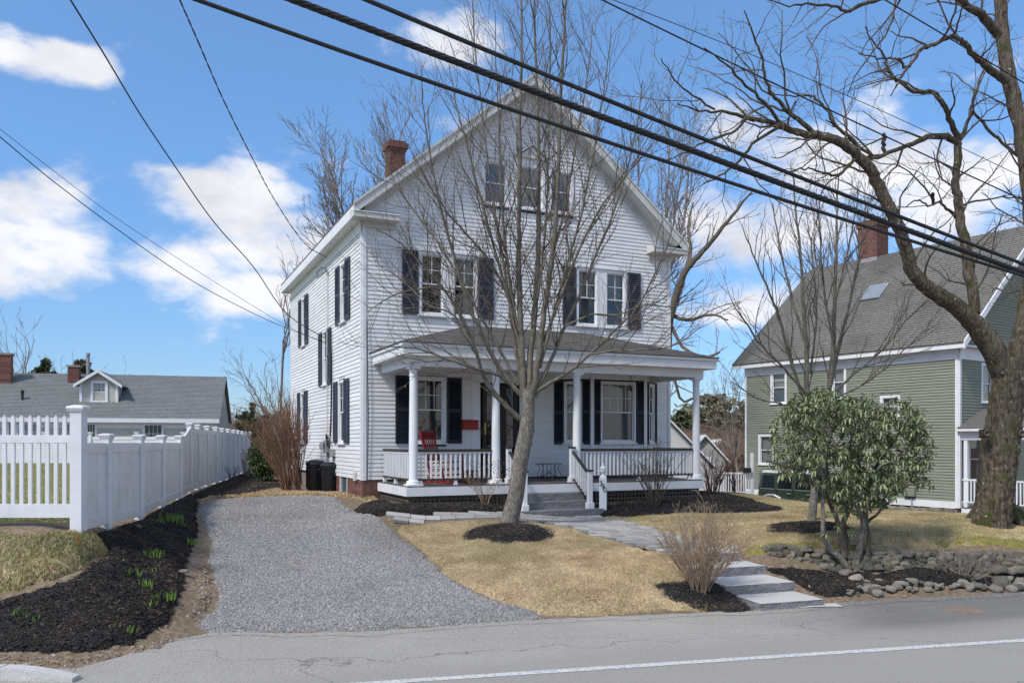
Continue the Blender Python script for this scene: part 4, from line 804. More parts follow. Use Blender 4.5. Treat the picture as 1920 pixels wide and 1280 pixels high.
# wall lamp, plant hook, siding vent
MB(left).box(.42, .62, .02, .07, 1.40, 1.60).build('vent_cover', trimgrey, HOUSE)
e = MB(bf); e.tube([(1.15,.03,4.1),(1.15,.03,4.02),(1.18,.03,3.98),(1.13,.03,3.94),(1.15,.03,3.9)], .008, 5); e.build('hook', dark_m, HOUSE)
# electric service: mast cable, meter, boxes on the left wall
met = mat('grey_metal', (.22,.225,.235), (.32,.325,.335), 6, .5, .1, 30); cab = mat('black_cable', (.010,.011,.013), (.028,.029,.032), 12, .6, .4, 60, spec=.4)
em = MB(left).box(3.42, 3.72, .02, .14, 2.02, 2.36).build('meter_box', met, HOUSE, bevel=.01)
g = MB(); c_ = left(3.57, .14, 2.20)
for i in range(1): g.lathe([(.085,0),(.085,.10),(.06,.13),(.001,.135)], (0,0,0), 16)
go = g.build('meter', glass, em, smooth=True); go.location = c_; go.rotation_euler = (0, R(-90), 0)
MB(left).box(2.76, 3.02, .02, .12, 1.92, 2.12).build('junction_box', met, HOUSE, bevel=.01); MB(left).box(2.92, 3.10, .02, .09, 1.60, 1.74).build('junction_box', met, HOUSE, bevel=.01)
def pipe(pts, r, m, name='conduit'): 
    return MB(left).tube(pts, r, 6).build(name, m, HOUSE, smooth=True)
pipe([(3.66,.05,2.36),(3.66,.05,3.2),(3.60,.05,6.2),(3.58,.06,6.86)], .016, trimgrey, 'service_cable'); pipe([(3.3,.05,2.45),(3.18,.05,3.0),(3.12,.05,3.8),(3.12,.06,5.0),(3.15,.08,5.3)], .013, cab, 'service_cable'); pipe([(3.22,.05,2.4),(3.05,.05,3.0),(3.02,.05,4.4),(3.05,.07,5.2)], .010, cab, 'service_cable')
pipe([(3.6,.05,2.02),(3.6,.05,1.35)], .022, met); pipe([(2.9,.05,1.92),(2.95,.05,1.2)], .014, met)
for i, (u, z) in enumerate(((3.35,2.42),(3.25,2.38),(3.15,2.34))):
    pipe([(u,.06,z),(u+.12,.12,z+.1),(u+.2,.10,z),(u+.1,.12,z-.15),(u-.02,.1,z-.2),(u-.1,.08,z-.05)], .012, cab, 'cable_loop')
pipe([(3.55,.08,6.92),(3.60,.16,6.85),(3.85,.28,6.75),(4.05,.25,6.95),(3.85,.16,7.05),(3.6,.1,6.98)], .011, cab, 'cable_loop')
MB(left).tube([(3.57,.03,6.8),(3.57,.09,6.95),(3.55,.12,7.0)], .028, 8).build('weatherhead', met, HOUSE)
MB(front).tube([(.10,.05,5.1),(.11,.06,4.0),(.13,.06,3.0),(.12,.05,2.0),(.10,.05,1.4)], .009, 5).build('service_cable', cab, HOUSE)

# ================================================================ the green house
GA = R(33.5); GX, GY = 15.45, 28.0; GH = empty('green_house', (GX, GY, 0), GA); tag(GH, 'green clapboard house with white trim, steep grey roof and skylight', 'house')
gs = rand_tint(mat('green_siding', (.200,.218,.172), (.235,.253,.200), 1.5, .7, .1, 40, stretch=(1,1,6), c3=(.225,.235,.195), s3=.7, f3=.4), .05)
GL, GW = 9.3, 10.4; GZ0, GZ1 = .02, 5.46
gl_ = Fr((0,0,0), (0,1), (-1,0)); gf = Fr((0,0,0), (1,0), (0,-1))
_c, _s = math.cos(GA), math.sin(GA)
def gside(px, py):
    k = (px-960)/F; q = (GX-k*GY)/(_s+k*_c); d_ = GY+q*_c; return q, ZC+(Y0-py)/F*d_
def gfront(px, py, o=0):
    k = (px-960)/F; A, D = GX+o*_s, GY-o*_c; t = (k*D-A)/(_c-k*_s); return t, ZC+(Y0-py)/F*(D+t*_s)
gw = []
for (xa, ya, xb, yb) in ((1449,697,1472,755),(1563,686,1583,746),(1426,818,1448,868),(1655,745,1684,778)):
    q0, z1 = gside(xb, ya); q1, z0 = gside(xa, yb); gw.append((q0, q1, z0, z1))
ops = [(a-.11, b+.11, c-.08, d+.12) for a, b, c, d in gw]
walls(GH, gl_, 0, GL, GZ0, GZ1, ops, gs)
segs = [(gl_, s) for s in clap_rows(GH, gl_, .11, GL-.1, GZ0+.22, GZ1-.28, .103, ops, gs)]
gt = [gfront(1841, 690), gfront(1858, 750), gfront(1862, 690), gfront(1884, 752)]
fz0, fz1 = gt[1][1]-.05, gt[0][1]+.1; fo = [(gt[0][0]-.05, gt[3][0]+.1, fz0-.1, fz1+.1)]
pw = gfront(1818, 822), gfront(1842, 898); fo2 = [(pw[0][0]-.1, pw[1][0]+.1, pw[1][1]-.1, pw[0][1]+.1)]
walls(GH, gf, 0, GW, GZ0, GZ1, fo+fo2, gs)
segs += [(gf, s) for s in clap_rows(GH, gf, .12, GW, GZ0+.22, GZ1-.2, .103, fo+fo2, gs)]
GB = 5.2; gz_e = 5.72; gz_r = 10.6; gsl = (gz_r-gz_e)/(GB+.35)
def grake(z, a, b): k = max(0, (z+.06-gz_e+.25)/gsl); return k, 2*GB-k
segs += [(gf, s) for s in clap_rows(GH, gf, 0, 2*GB, GZ1+.2, gz_r-.2, .103, [], gs, grake)]
put_claps(GH, segs, gs, thick=.026)
w = MB(); w.poly((0,0,GZ1),(2*GB,0,GZ1),(GB,0,gz_r-.3)).poly((0,GL,GZ0),(2*GB,GL,GZ0),(2*GB,GL,GZ1),(GB,GL,gz_r-.3),(0,GL,GZ1)).poly((2*GB,0,GZ0),(2*GB,GL,GZ0),(2*GB,GL,GZ1),(2*GB,0,GZ1)); w.build('wall', gs, GH)
for i, (a, b, c, d) in enumerate(gw): window(GH, gl_, a, b, c, d, rows=1 if i else 2, cols=1, cas=.1, curt=(3,3,2,2)[i], lowgrid=False)
window(GH, gf, gt[0][0]+.02, gt[1][0], fz0, fz1, rows=1, cols=1, cas=.09, curt=2); window(GH, gf, gt[1][0]+.22, gt[3][0]+.15, fz0, fz1, rows=1, cols=1, cas=.09, curt=2); window(GH, gf, pw[0][0], pw[1][0], pw[1][1], pw[0][1], rows=1, cols=1, cas=.08, curt=1)
MB(gl_).box(0, .10, -.0, .04, GZ0, GZ1-.05).box(GL-.09, GL, 0, .04, GZ0, GZ1-.05).build('corner_board', trim, GH); MB(gf).box(0, .12, 0, .042, GZ0, GZ1-.05).build('corner_board', trim, GH)
MB(gl_).box(.10, GL-.09, 0, .035, GZ0-.02, GZ0+.22).build('water_board', trim, GH); MB(gf).box(.12, 3, 0, .035, GZ0-.02, GZ0+.22).build('water_board', trim, GH)
MB(gl_).box(-.0, GL+.0, 0, .05, GZ1-.28, GZ1+.16).box(-.1, GL+.2, .051, .30, GZ1+.10, GZ1+.16).box(-.4, GL+.45, .301, .34, GZ1+.06, GZ1+.26).build('frieze', trim, GH)
MB(gf).box(0.05, GW, 0, .05, GZ1-.28, GZ1+.12).box(-.3, GW, .0, .30, GZ1+.13, GZ1+.18).build('frieze', trim, GH)
gsh = mat('weathered_shingles', (.10,.096,.085), (.21,.205,.185), 16, .95, .6, 60, c3=(.105,.10,.085), s3=.45, f3=.85)
gr_ = MB()
for s in (1, -1):
    X = (lambda x: x) if s > 0 else (lambda x: 2*GB-x)
    gr_.hexa([(X(-.35),-.35,gz_e-.06),(X(GB),-.35,gz_r-.06),(X(GB),GL+.45,gz_r-.06),(X(-.35),GL+.45,gz_e-.06),(X(-.35),-.35,gz_e),(X(GB),-.35,gz_r),(X(GB),GL+.45,gz_r),(X(-.35),GL+.45,gz_e)])
gr_.build('roof', gsh, GH)
shingles(GH, (-.36,GL+.46,gz_e), (0,-1,0), (GB+.35,0,gz_r-gz_e), GL+.82, math.hypot(GB+.35, gz_r-gz_e), .15, gsh, seed=8, wu=.4, th=.018)
m_ = MB(); zz_ = lambda x, d: gz_e+gsl*(x+.35)+d
m_.hexa([(-.35,-.40,zz_(-.35,-.24)),(GB,-.40,zz_(GB,-.24)),(GB,-.35,zz_(GB,-.24)),(-.35,-.35,zz_(-.35,-.24)),(-.35,-.40,zz_(-.35,.03)),(GB,-.40,zz_(GB,.03)),(GB,-.35,zz_(GB,.03)),(-.35,-.35,zz_(-.35,.03))]); m_.build('rake_board', trim, GH)
# chimney with bricks
def slope_pt(px, py):
    """point on the left roof slope under a photo pixel, in house coordinates"""
    for y in np.arange(0, 60, .01):
        d_ = 20+y*.5; X = (px-960)/F*d_; Z = ZC+(Y0-py)/F*d_; lx = (X-GX)*_c+(d_-GY)*_s; ly = -(X-GX)*_s+(d_-GY)*_c
        if lx > -.4 and Z <= gz_e+gsl*(lx+.35): return lx, ly, Z
    return 0, 5, 8
cx, cy, cz = slope_pt(1627, 489)
c_ = MB().box(cx-.05, cx+.85, cy-.45, cy+.45, cz-.5, cz+1.75).build('chimney', mortar, GH)
for fr, n_ in ((Fr((cx-.05,cy-.45,0),(1,0),(0,-1)), .9), (Fr((cx-.05,cy+.45,0),(0,-1),(-1,0)), .9)):
    z = cz-.5; row = 0
    while z < cz+1.5:
        u = -.11*(row % 2)
        while u < n_:
            a, b = max(u, 0), min(u+.21, n_)
            if b-a > .03: MB(fr).box(a, b, 0, .012, z, z+.072).build('brick', brickm, c_)
            u += .225
        z += .088; row += 1
MB().box(cx-.11,cx+.91,cy-.51,cy+.51,cz+1.5,cz+1.68).box(cx-.06,cx+.86,cy-.46,cy+.46,cz+1.681,cz+1.80).build('chimney_cap', brickm, c_)
MB().box(cx-.09,cx+.5,cy-.49,cy+.49,cz-.12,cz+.10).build('flashing', met, c_)
# skylight
sx, sy, sz = slope_pt(1641, 550); U = Vector((0,-1,0)); V_ = Vector((1,0,gsl)).normalized(); N_ = Vector((-gsl,0,1)).normalized()
def slab_on(name, w0, w1, v0, v1, h0, h1, m, parent):
    P = Vector((sx, sy, sz)); q = [P+U*a+V_*b for a, b in ((w0,v0),(w1,v0),(w1,v1),(w0,v1))]; mb = MB(); mb.hexa([*(p+N_*h0 for p in q), *(p+N_*h1 for p in q)]); return mb.build(name, m, parent)
sk = slab_on('skylight', -.43, .43, -.52, .52, -.02, .11, met, GH); slab_on('pane', -.35, .35, -.44, .44, .111, .12, mat('skylight_glass', (.22,.25,.28), None, rough=.15, spec=.5), sk)
# stone foundation of the green house
fnd = MB(gl_).box(0, 6, -.3, -.10, -1.2, GZ0-.03).build('foundation', mortar, GH); MB(gf).box(0, GW, -.3, -.06, -1.2, GZ0-.03).build('foundation', mortar, GH)
def stone_mesh(i, m, bumpy=.22, sub=3):
    r_ = random.Random(100+i); bm = bmesh.new(); bmesh.ops.create_cube(bm, size=1.6); bmesh.ops.subdivide_edges(bm, edges=bm.edges[:], cuts=sub, use_grid_fill=True)
    off = Vector((i*7.7, 3.1*i, 1.7))
    for v in bm.verts:
        n_ = v.co.normalized(); v.co = v.co*(.62 if m is stonem else .38)+n_*(.42 if m is stonem else .66); v.co *= 1+bumpy*mnoise.noise(v.co*1.1+off)*1.9+.07*mnoise.noise(v.co*2.9+off)
    bmesh.ops.recalc_face_normals(bm, faces=bm.faces); me = bpy.data.meshes.new('stone'); bm.to_mesh(me); bm.free()
    me.polygons.foreach_set('use_smooth', np.ones(len(me.polygons), dtype=bool)); me.materials.append(m); return me
STN = [stone_mesh(i, stonem) for i in range(9)]; STP = [stone_mesh(i+20, stonepale, .1) for i in range(7)]
r_ = random.Random(5); u = .1
for row, (zz0, hh) in enumerate(((-.14,.13),(-.36,.13),(-.58,.13))):
    u = .15
    while u < 3.6:
        l = r_.uniform(.28,.5); o = link('stone', r_.choice(STN), None, fnd); o.location = gl_(u+l/2, -.02, zz0+r_.uniform(-.02,.02)); o.scale = (.12, l*.54, hh); o.rotation_euler = (r_.uniform(-.15,.15), 0, r_.uniform(-.1,.1)); u += l
# porch of the green house, running out from its front wall
pd_ = 2.9; gp_f = Fr((0.12,0,0), (0,-1), (-1,0))
pz_d = .06
MB().box(.12, 6, -pd_, -.05, pz_d-.05, pz_d+.03).build('porch_deck', deckm, GH); MB(gp_f).box(.05, pd_, 0, .03, pz_d-.22, pz_d-.051).build('porch_skirt', trim, GH)
lattice(GH, gp_f, .05, pd_, -.62, pz_d-.22, trim, .12, .045)
def grail(u0, u1, zb, zt):
    r0 = MB(gp_f).box(u0, u1, -.04, .03, zt, zt+.05).build('railing', trim, GH); MB(gp_f).box(u0, u1, -.03, .02, zb, zb+.04).build('bottom_rail', trim, r0); n_ = int((u1-u0)/.11)
    for i in range(n_): a = u0+(u1-u0)*(i+.5)/n_; MB(gp_f).box(a-.02, a+.02, -.025, .015, zb+.041, zt-.001).build('baluster', trim, r0)
grail(.08, pd_, .22, .98)
z_e = 2.3+(829-805)/F*27.8
MB(gp_f).box(.0, pd_+.3, -.05, .03, z_e-.36, z_e-.06).box(-.0, pd_+.4, .031, .25, z_e-.06, z_e+.03).build('porch_beam', trim, GH)
MB().poly((-.15,0.0,z_e+.04),(-.15,-pd_-.4,z_e+.04),(1.5,-pd_+.3,z_e+.75),(1.5,0,z_e+.75)).poly((-.15,-pd_-.4,z_e+.04),(6,-pd_-.4,z_e+.04),(6,-pd_+.3,z_e+.75),(1.5,-pd_+.3,z_e+.75)).build('porch_roof', shingle, GH)
for u in (.12, pd_-.1): MB(gp_f).box(u, u+.12, -.1, .01, pz_d, z_e-.361).build('porch_post', trim, GH)
# meter pipe, box and side gate rail of the green house
MB(gl_).box(1.5, 1.9, .04, .16, .35, .62).build('meter_box', gs, GH); MB(gl_).box(1.62, 1.66, .04, .08, -.55, .349).build('conduit', met, GH)

# ================================================================ the grey house on the left
LA = R(15); LHX, LHY = (407-960)/F*47.6, 47.6-.0
LH = empty('grey_house', (LHX, LHY, 0), LA); tag(LH, 'low grey cape house with a dormer behind the white fences', 'house')
_lc, _ls = math.cos(LA), math.sin(LA)
ls = mat('pale_grey_siding', (.50,.475,.43), (.44,.42,.38), 2, .7); lroof = mat('blue_grey_shingles', (.125,.135,.135), (.215,.225,.225), 9, .95, .4, 30, stretch=(1,1,3), c3=(.14,.15,.15), s3=.6)
lwall = 17; lz0, lze, lrise, lrun = .9, 3.66, 2.80, 4.2
shs = rand_tint(mat('grey_wood_shingles', (.27,.26,.235), (.40,.39,.35), 8, .9, .3, 30), .1)
MB().box(-lwall, 0, 0, 7, lz0, lze).build('wall', ls, LH)
w = MB(); w.poly((.003,0,lz0),(.003,8.4,lz0),(.003,8.4,lze),(.003,lrun,lze+lrise),(.003,0,lze)).build('gable_wall', shs, LH)
lrt = (lrise)/(lrun+.3)
MB().hexa([(-lwall,-.3,lze-.08),(.2,-.3,lze-.08),(.2,lrun,lze+lrise-.08),(-lwall,lrun,lze+lrise-.08),(-lwall,-.3,lze),(.2,-.3,lze),(.2,lrun,lze+lrise),(-lwall,lrun,lze+lrise)]).hexa([(-lwall,lrun,lze+lrise-.08),(.2,lrun,lze+lrise-.08),(.2,8.7,lze-.08),(-lwall,8.7,lze-.08),(-lwall,lrun,lze+lrise),(.2,lrun,lze+lrise),(.2,8.7,lze),(-lwall,8.7,lze)]).build('roof', lroof, LH)
shingles(LH, (-lwall,-.31,lze), (1,0,0), (0,lrun+.3,lrise), lwall+.2, math.hypot(lrun+.3, lrise), .16, lroof, seed=9, wu=.5, th=.02)
lf_ = Fr((0,0,0), (1,0), (0,-1))
MB(lf_).box(-lwall, .1, .0, .30, lze-.22, lze-.16).box(-lwall, .15, .301, .36, lze-.24, lze-.0).box(-lwall, 0, .0, .03, lze-.55, lze-.221).build('eave_trim', trim, LH)
for z in np.arange(lz0, lze-.6, .13): MB(lf_).hexa([(-lwall,.001,z),(-.02,.001,z),(-.02,.02,z),(-lwall,.02,z),(-lwall,.001,z+.13),(-.02,.001,z+.13),(-.02,.006,z+.13),(-lwall,.006,z+.13)]).build('clapboard', ls, LH)
def lfront(px, py, o=0):
    k = (px-960)/F; A, D = LHX+o*_ls, LHY-o*_lc; t = (k*D-A)/(_lc-k*_ls); return t, ZC+(Y0-py)/F*(D+t*_ls)
for xa, xb, ya, yb in ((272,303,797,812),(160,178,796,808),(126,136,795,808),(62,72,795,808),(44,54,795,808),(18,30,793,808)):
    a = lfront(xa, yb); b = lfront(xb, ya); zb_ = a[1]-.5; wo = MB(lf_).box(a[0]-.12, b[0]+.12, .0, .05, zb_-.1, b[1]+.1).build('window', trim, LH); MB(lf_).box(a[0], b[0], .051, .056, zb_, b[1]).build('pane', darkglass, wo)
    MB(lf_).box(a[0], b[0], .0505, .0508, zb_, b[1]).build('dark_room_sheet', interior, wo)  # near-black sheet behind the pane, painted as the darkness of the unlit room
    bars = MB(lf_); 
    for k in range(1, 4): x = a[0]+(b[0]-a[0])*k/4; bars.box(x-.01, x+.01, .057, .065, zb_, b[1])
    bars.box(a[0], b[0], .0571, .0651, (zb_+b[1])/2-.01, (zb_+b[1])/2+.01); bars.build('bars', trim, wo)
# dormer
def ldorm(px, py): return lfront(px, py, -1.3)
da, db = ldorm(150, 755)[0], ldorm(221, 755)[0]; dzb = ldorm(185, 755)[1]; dzt = ldorm(185, 716)[1]; dzp = ldorm(185, 694)[1]; dy = 1.3
dm = MB(); dm.box(da, db, dy, 4.2, dzb-.6, dzt); dm.prism([(da,dy,dzt),(db,dy,dzt),((da+db)/2,dy,dzp-.12)], (0,3,0)); dorm = dm.build('dormer', ls, LH)
for z in np.arange(dzb, dzp-.4, .16):
    k = 0 if z < dzt-.1 else (z-dzt+.16)/(dzp-.12-dzt)*(db-da)/2
    MB().hexa([(da+k,dy-.02,z),(db-k,dy-.02,z),(db-k,dy-.001,z),(da+k,dy-.001,z),(da+k,dy-.008,z+.16),(db-k,dy-.008,z+.16),(db-k,dy-.001,z+.16),(da+k,dy-.001,z+.16)]).build('clapboard', ls, dorm)
xm_ = (da+db)/2; e_ = .28; sl_ = (dzp-dzt)/(db-da)*2
for s in (1, -1):
    hx = (db-da)/2+e_; m_ = MB(); z0_ = dzp-sl_*hx; m_.hexa([(xm_-s*hx,dy-.3,z0_-.06),(xm_,dy-.3,dzp-.06),(xm_,4.2,dzp-.06),(xm_-s*hx,4.2,z0_-.06),(xm_-s*hx,dy-.3,z0_),(xm_,dy-.3,dzp),(xm_,4.2,dzp),(xm_-s*hx,4.2,z0_)]); m_.build('dormer_roof', lroof, dorm)
    m_ = MB(); m_.hexa([(xm_-s*hx,dy-.34,z0_-.16),(xm_,dy-.34,dzp-.16),(xm_,dy-.301,dzp-.16),(xm_-s*hx,dy-.301,z0_-.16),(xm_-s*hx,dy-.34,z0_+.02),(xm_,dy-.34,dzp+.02),(xm_,dy-.301,dzp+.02),(xm_-s*hx,dy-.301,z0_+.02)]); m_.build('rake_board', trim, dorm)
MB().box(da-.02, da+.12, dy-.05, dy-.0, dzb-.05, dzt).box(db-.12, db+.02, dy-.05, dy, dzb-.05, dzt).build('corner_board', trim, dorm)
wa, wb = ldorm(175, 752)[0], ldorm(198, 752)[0]; z0_, z1_ = ldorm(185, 751)[1], ldorm(185, 718)[1]
window(dorm, Fr((0,dy-.03,0), (1,0), (0,-1)), wa, wb, z0_, z1_, rows=2, cols=3, cas=.13, room=.02)
# chimneys, vent pipes
for (xa, xb, yt, yb, dep) in ((127,148,684,698,3.2),(-6,20,661,694,3.0)):
    t0 = lfront(xa, 690, -dep); t1 = lfront(xb, 690, -dep); zt = lfront(xa, yt, -dep)[1]; zb_ = lze+.5
    c_ = MB().box(t0[0], t1[0], dep, dep+.45, zb_, zt-.12).build('chimney', brickm, LH); MB().box(t0[0]-.06, t1[0]+.06, dep-.06, dep+.51, zt-.12, zt).build('chimney_cap', mortar, c_)
    z = zb_+.5
    while z < zt-.2:
        MB().box(t0[0]-.008, t1[0]+.008, dep-.012, dep-.001, z, z+.075).build('brick_course', brickm, c_); z += .09
for (px, yt, r_p, dep) in ((165,668,.10,3.4),(42,738,.07,1.4)):
    t = lfront(px, 700, -dep)[0]; zt = lfront(px, yt, -dep)[1]; MB().lathe([(r_p,0),(r_p,zt-lze-.3),(r_p*1.3,zt-lze-.29),(r_p*1.3,zt-lze-.1)], (t,dep,lze+.3), 10).build('vent_pipe', met if px > 100 else dark_m, LH)
a = lfront(430, 740); 
gfr = Fr((0.01,0,0), (0,1), (1,0)); MB(gfr).box(3.9, 4.5, 0, .04, lze+.9, lze+1.5).build('attic_vent', trimgrey, LH)

# ================================================================ trees and shrubs
class Acc:
    """collects tapered tubes and builds them as one mesh"""
    def __init__(s): s.g = {}
    def add(s, pts, rads, n): s.g.setdefault((len(pts), n), []).append((pts, rads))
    def arrays(s):
        VV, FF, base = [], [], 0
        for (m, n), lst in s.g.items():
            P = np.array([a for a, b in lst]); Rr = np.array([b for a, b in lst]); K = len(lst)
            T = np.empty_like(P); T[:,1:-1] = P[:,2:]-P[:,:-2]; T[:,0] = P[:,1]-P[:,0]; T[:,-1] = P[:,-1]-P[:,-2]; T /= np.linalg.norm(T, axis=2, keepdims=True)+1e-9
            up = np.zeros_like(T); up[...,2] = 1; bad = np.abs(T[...,2]) > .93
            ov = (P[:,-1]-P[:,0]); ov /= np.linalg.norm(ov, axis=1, keepdims=True)+1e-9; vert = np.abs(ov[:,2]) > .8; up[vert] = (1, 0, 0)
            A = np.cross(T, up); A /= np.linalg.norm(A, axis=2, keepdims=True)+1e-9; B = np.cross(A, T); an = np.arange(n)*2*np.pi/n
            V = P[:,:,None,:]+Rr[:,:,None,None]*(A[:,:,None,:]*np.cos(an)[None,None,:,None]+B[:,:,None,:]*np.sin(an)[None,None,:,None])
            idx = base+np.arange(K*m*n).reshape(K, m, n); a = idx[:,:-1]; b = idx[:,1:]; f = np.stack([a, np.roll(a, -1, 2), np.roll(b, -1, 2), b], -1).reshape(-1, 4)
            VV.append(V.reshape(-1, 3)); FF.append(f); base += K*m*n
        return np.concatenate(VV), np.concatenate(FF)
    def build(s, name, m, parent=None, kind=None, off=None):
        if not s.g: return None
        V, Fc = s.arrays()
        if off is not None: V = V-np.array(off)
        o = link(name, npmesh(name, V, Fc, m, True), None, parent)
        if kind: o['kind'] = kind
        return o
def nrm(d): l = math.sqrt(d[0]*d[0]+d[1]*d[1]+d[2]*d[2])+1e-9; return (d[0]/l, d[1]/l, d[2]/l)
def perp(d, r_):
    v = (r_.gauss(0,1), r_.gauss(0,1), r_.gauss(0,1)); k = v[0]*d[0]+v[1]*d[1]+v[2]*d[2]; return nrm((v[0]-k*d[0], v[1]-k*d[1], v[2]-k*d[2]))
def twig_path(p, d, L, r0, r1, r_, step, wander, trop, nmin=3):
    n = max(nmin, min(12, int(L/step)+1)); sg = L/n; pts = [tuple(p)]; rs = [r0]
    for i in range(n):
        d = nrm((d[0]+r_.gauss(0,wander), d[1]+r_.gauss(0,wander), d[2]+r_.gauss(0,wander)+trop)); p = (p[0]+d[0]*sg, p[1]+d[1]*sg, p[2]+d[2]*sg); pts.append(p); rs.append(r0+(r1-r0)*(i+1)/n)
    return pts, rs
def sides(r): return 10 if r > .09 else 8 if r > .04 else 5 if r > .015 else 3
def spawn(accs, pts, rs, lev, c, r_, f0=.25, dens=None, lenf=1.0):
    """side shoots along a path; c = dict(len, ang, up, dens, rmin, wander, trop, ratio, step)"""
    L = sum(math.dist(a, b) for a, b in zip(pts, pts[1:])); k = len(c['dens'])-lev; dn = dens if dens is not None else c['dens'][k]; n = int(L*(1-f0)*dn+r_.random())
    cum = [0]
    for a, b in zip(pts, pts[1:]): cum.append(cum[-1]+math.dist(a, b))
    for j in range(n):
        f = f0+(1-f0)*(j+r_.random())/n; s = f*L; i = 0
        while i < len(cum)-2 and cum[i+1] < s: i += 1
        t = (s-cum[i])/(cum[i+1]-cum[i]+1e-9); a, b = pts[i], pts[i+1]; p = tuple(a[q]+(b[q]-a[q])*t for q in range(3)); d = nrm(tuple(b[q]-a[q] for q in range(3))); rr = rs[i]+(rs[i+1]-rs[i])*t
        u = perp(d, r_); u = nrm((u[0], u[1], u[2]+c.get('up', 0))); an = c['ang']*r_.uniform(.7, 1.25); dd = nrm(tuple(d[q]*math.cos(an)+u[q]*math.sin(an) for q in range(3)))
        l = c['len'][k]*r_.uniform(.45, 1.15)*(1.15-.55*f)*lenf; r0 = max(c['rmin'], min(rr*.62, c['rmax'][k]))
        q, qs = twig_path(p, dd, l, r0, max(c['rmin']*.8, r0*.35), r_, c['step'], c['wander'], c['trop']); accs[min(k, len(accs)-1)].add(q, qs, sides(r0))
        if lev > 1: spawn(accs, q, qs, lev-1, c, r_, .15, None, lenf*(.6+.4*r_.random()))
def cr_path(P, per=4, wob=0, r_=None):
    out = []; n = len(P)
    for i in range(n-1):
        a, b, c, d = P[max(i-1,0)], P[i], P[i+1], P[min(i+2,n-1)]
        for k in range(per):
            t = k/per; q = [.5*((2*b[j])+(c[j]-a[j])*t+(2*a[j]-5*b[j]+4*c[j]-d[j])*t*t+(3*b[j]-3*c[j]+d[j]-a[j])*t**3) for j in range(len(b))]
            if wob and (i or k): q = [v+r_.gauss(0, wob) if j < 3 else v for j, v in enumerate(q)]
            out.append(tuple(q))
    out.append(tuple(P[-1])); return out
def traced(lst, d0, d1):
    """[(px, py, width_px)...] -> (x, y, z, r) with the distance running from d0 to d1"""
    n = len(lst); out = []
    L = [0]
    for a, b in zip(lst, lst[1:]): L.append(L[-1]+math.hypot(b[0]-a[0], b[1]-a[1]))
    for (x, y, w), s in zip(lst, L):
        d = d0+(d1-d0)*s/L[-1]; p = pd(x, y, d); out.append((p.x, p.y, p.z, w/F*d/2))
    return out
def tree(name, base, label, limbs, c, lev, m_limb, m_twig, seed, f0=.3, group=None, wob=.015, per=4, cat='tree', dens0=None, trunkn=1):
    """limbs: traced paths (first ones are the trunk)"""
    r_ = random.Random(seed); e = empty(name, base); tag(e, label, cat, group); accs = [Acc() for _ in range(lev)]
    for i, P in enumerate(limbs):
        q = cr_path(P, per, wob*(0 if i < trunkn else 1), r_); pts = [v[:3] for v in q]; rs = [max(.004, v[3]) for v in q]; a = Acc(); a.add(pts, rs, 14 if rs[0] > .1 else 10 if rs[0] > .04 else 7)
        a.build('trunk' if i < trunkn else 'limb', m_limb if i < trunkn or m_limb is not bark_young else bark_green, e, None, base); 
        if i >= trunkn: spawn(accs, pts, rs, lev, c, r_, f0, dens0)
    a = accs[0].build('branches', m_twig if len(accs) == 1 else m_limb2(m_limb, m_twig), e, 'stuff', base)
    for k, ac in enumerate(accs[1:]): ac.build('twigs', m_twig, e, 'stuff', base)
    return e
def m_limb2(a, b): return bark_limb if a in (bark_young, bark_old) else b

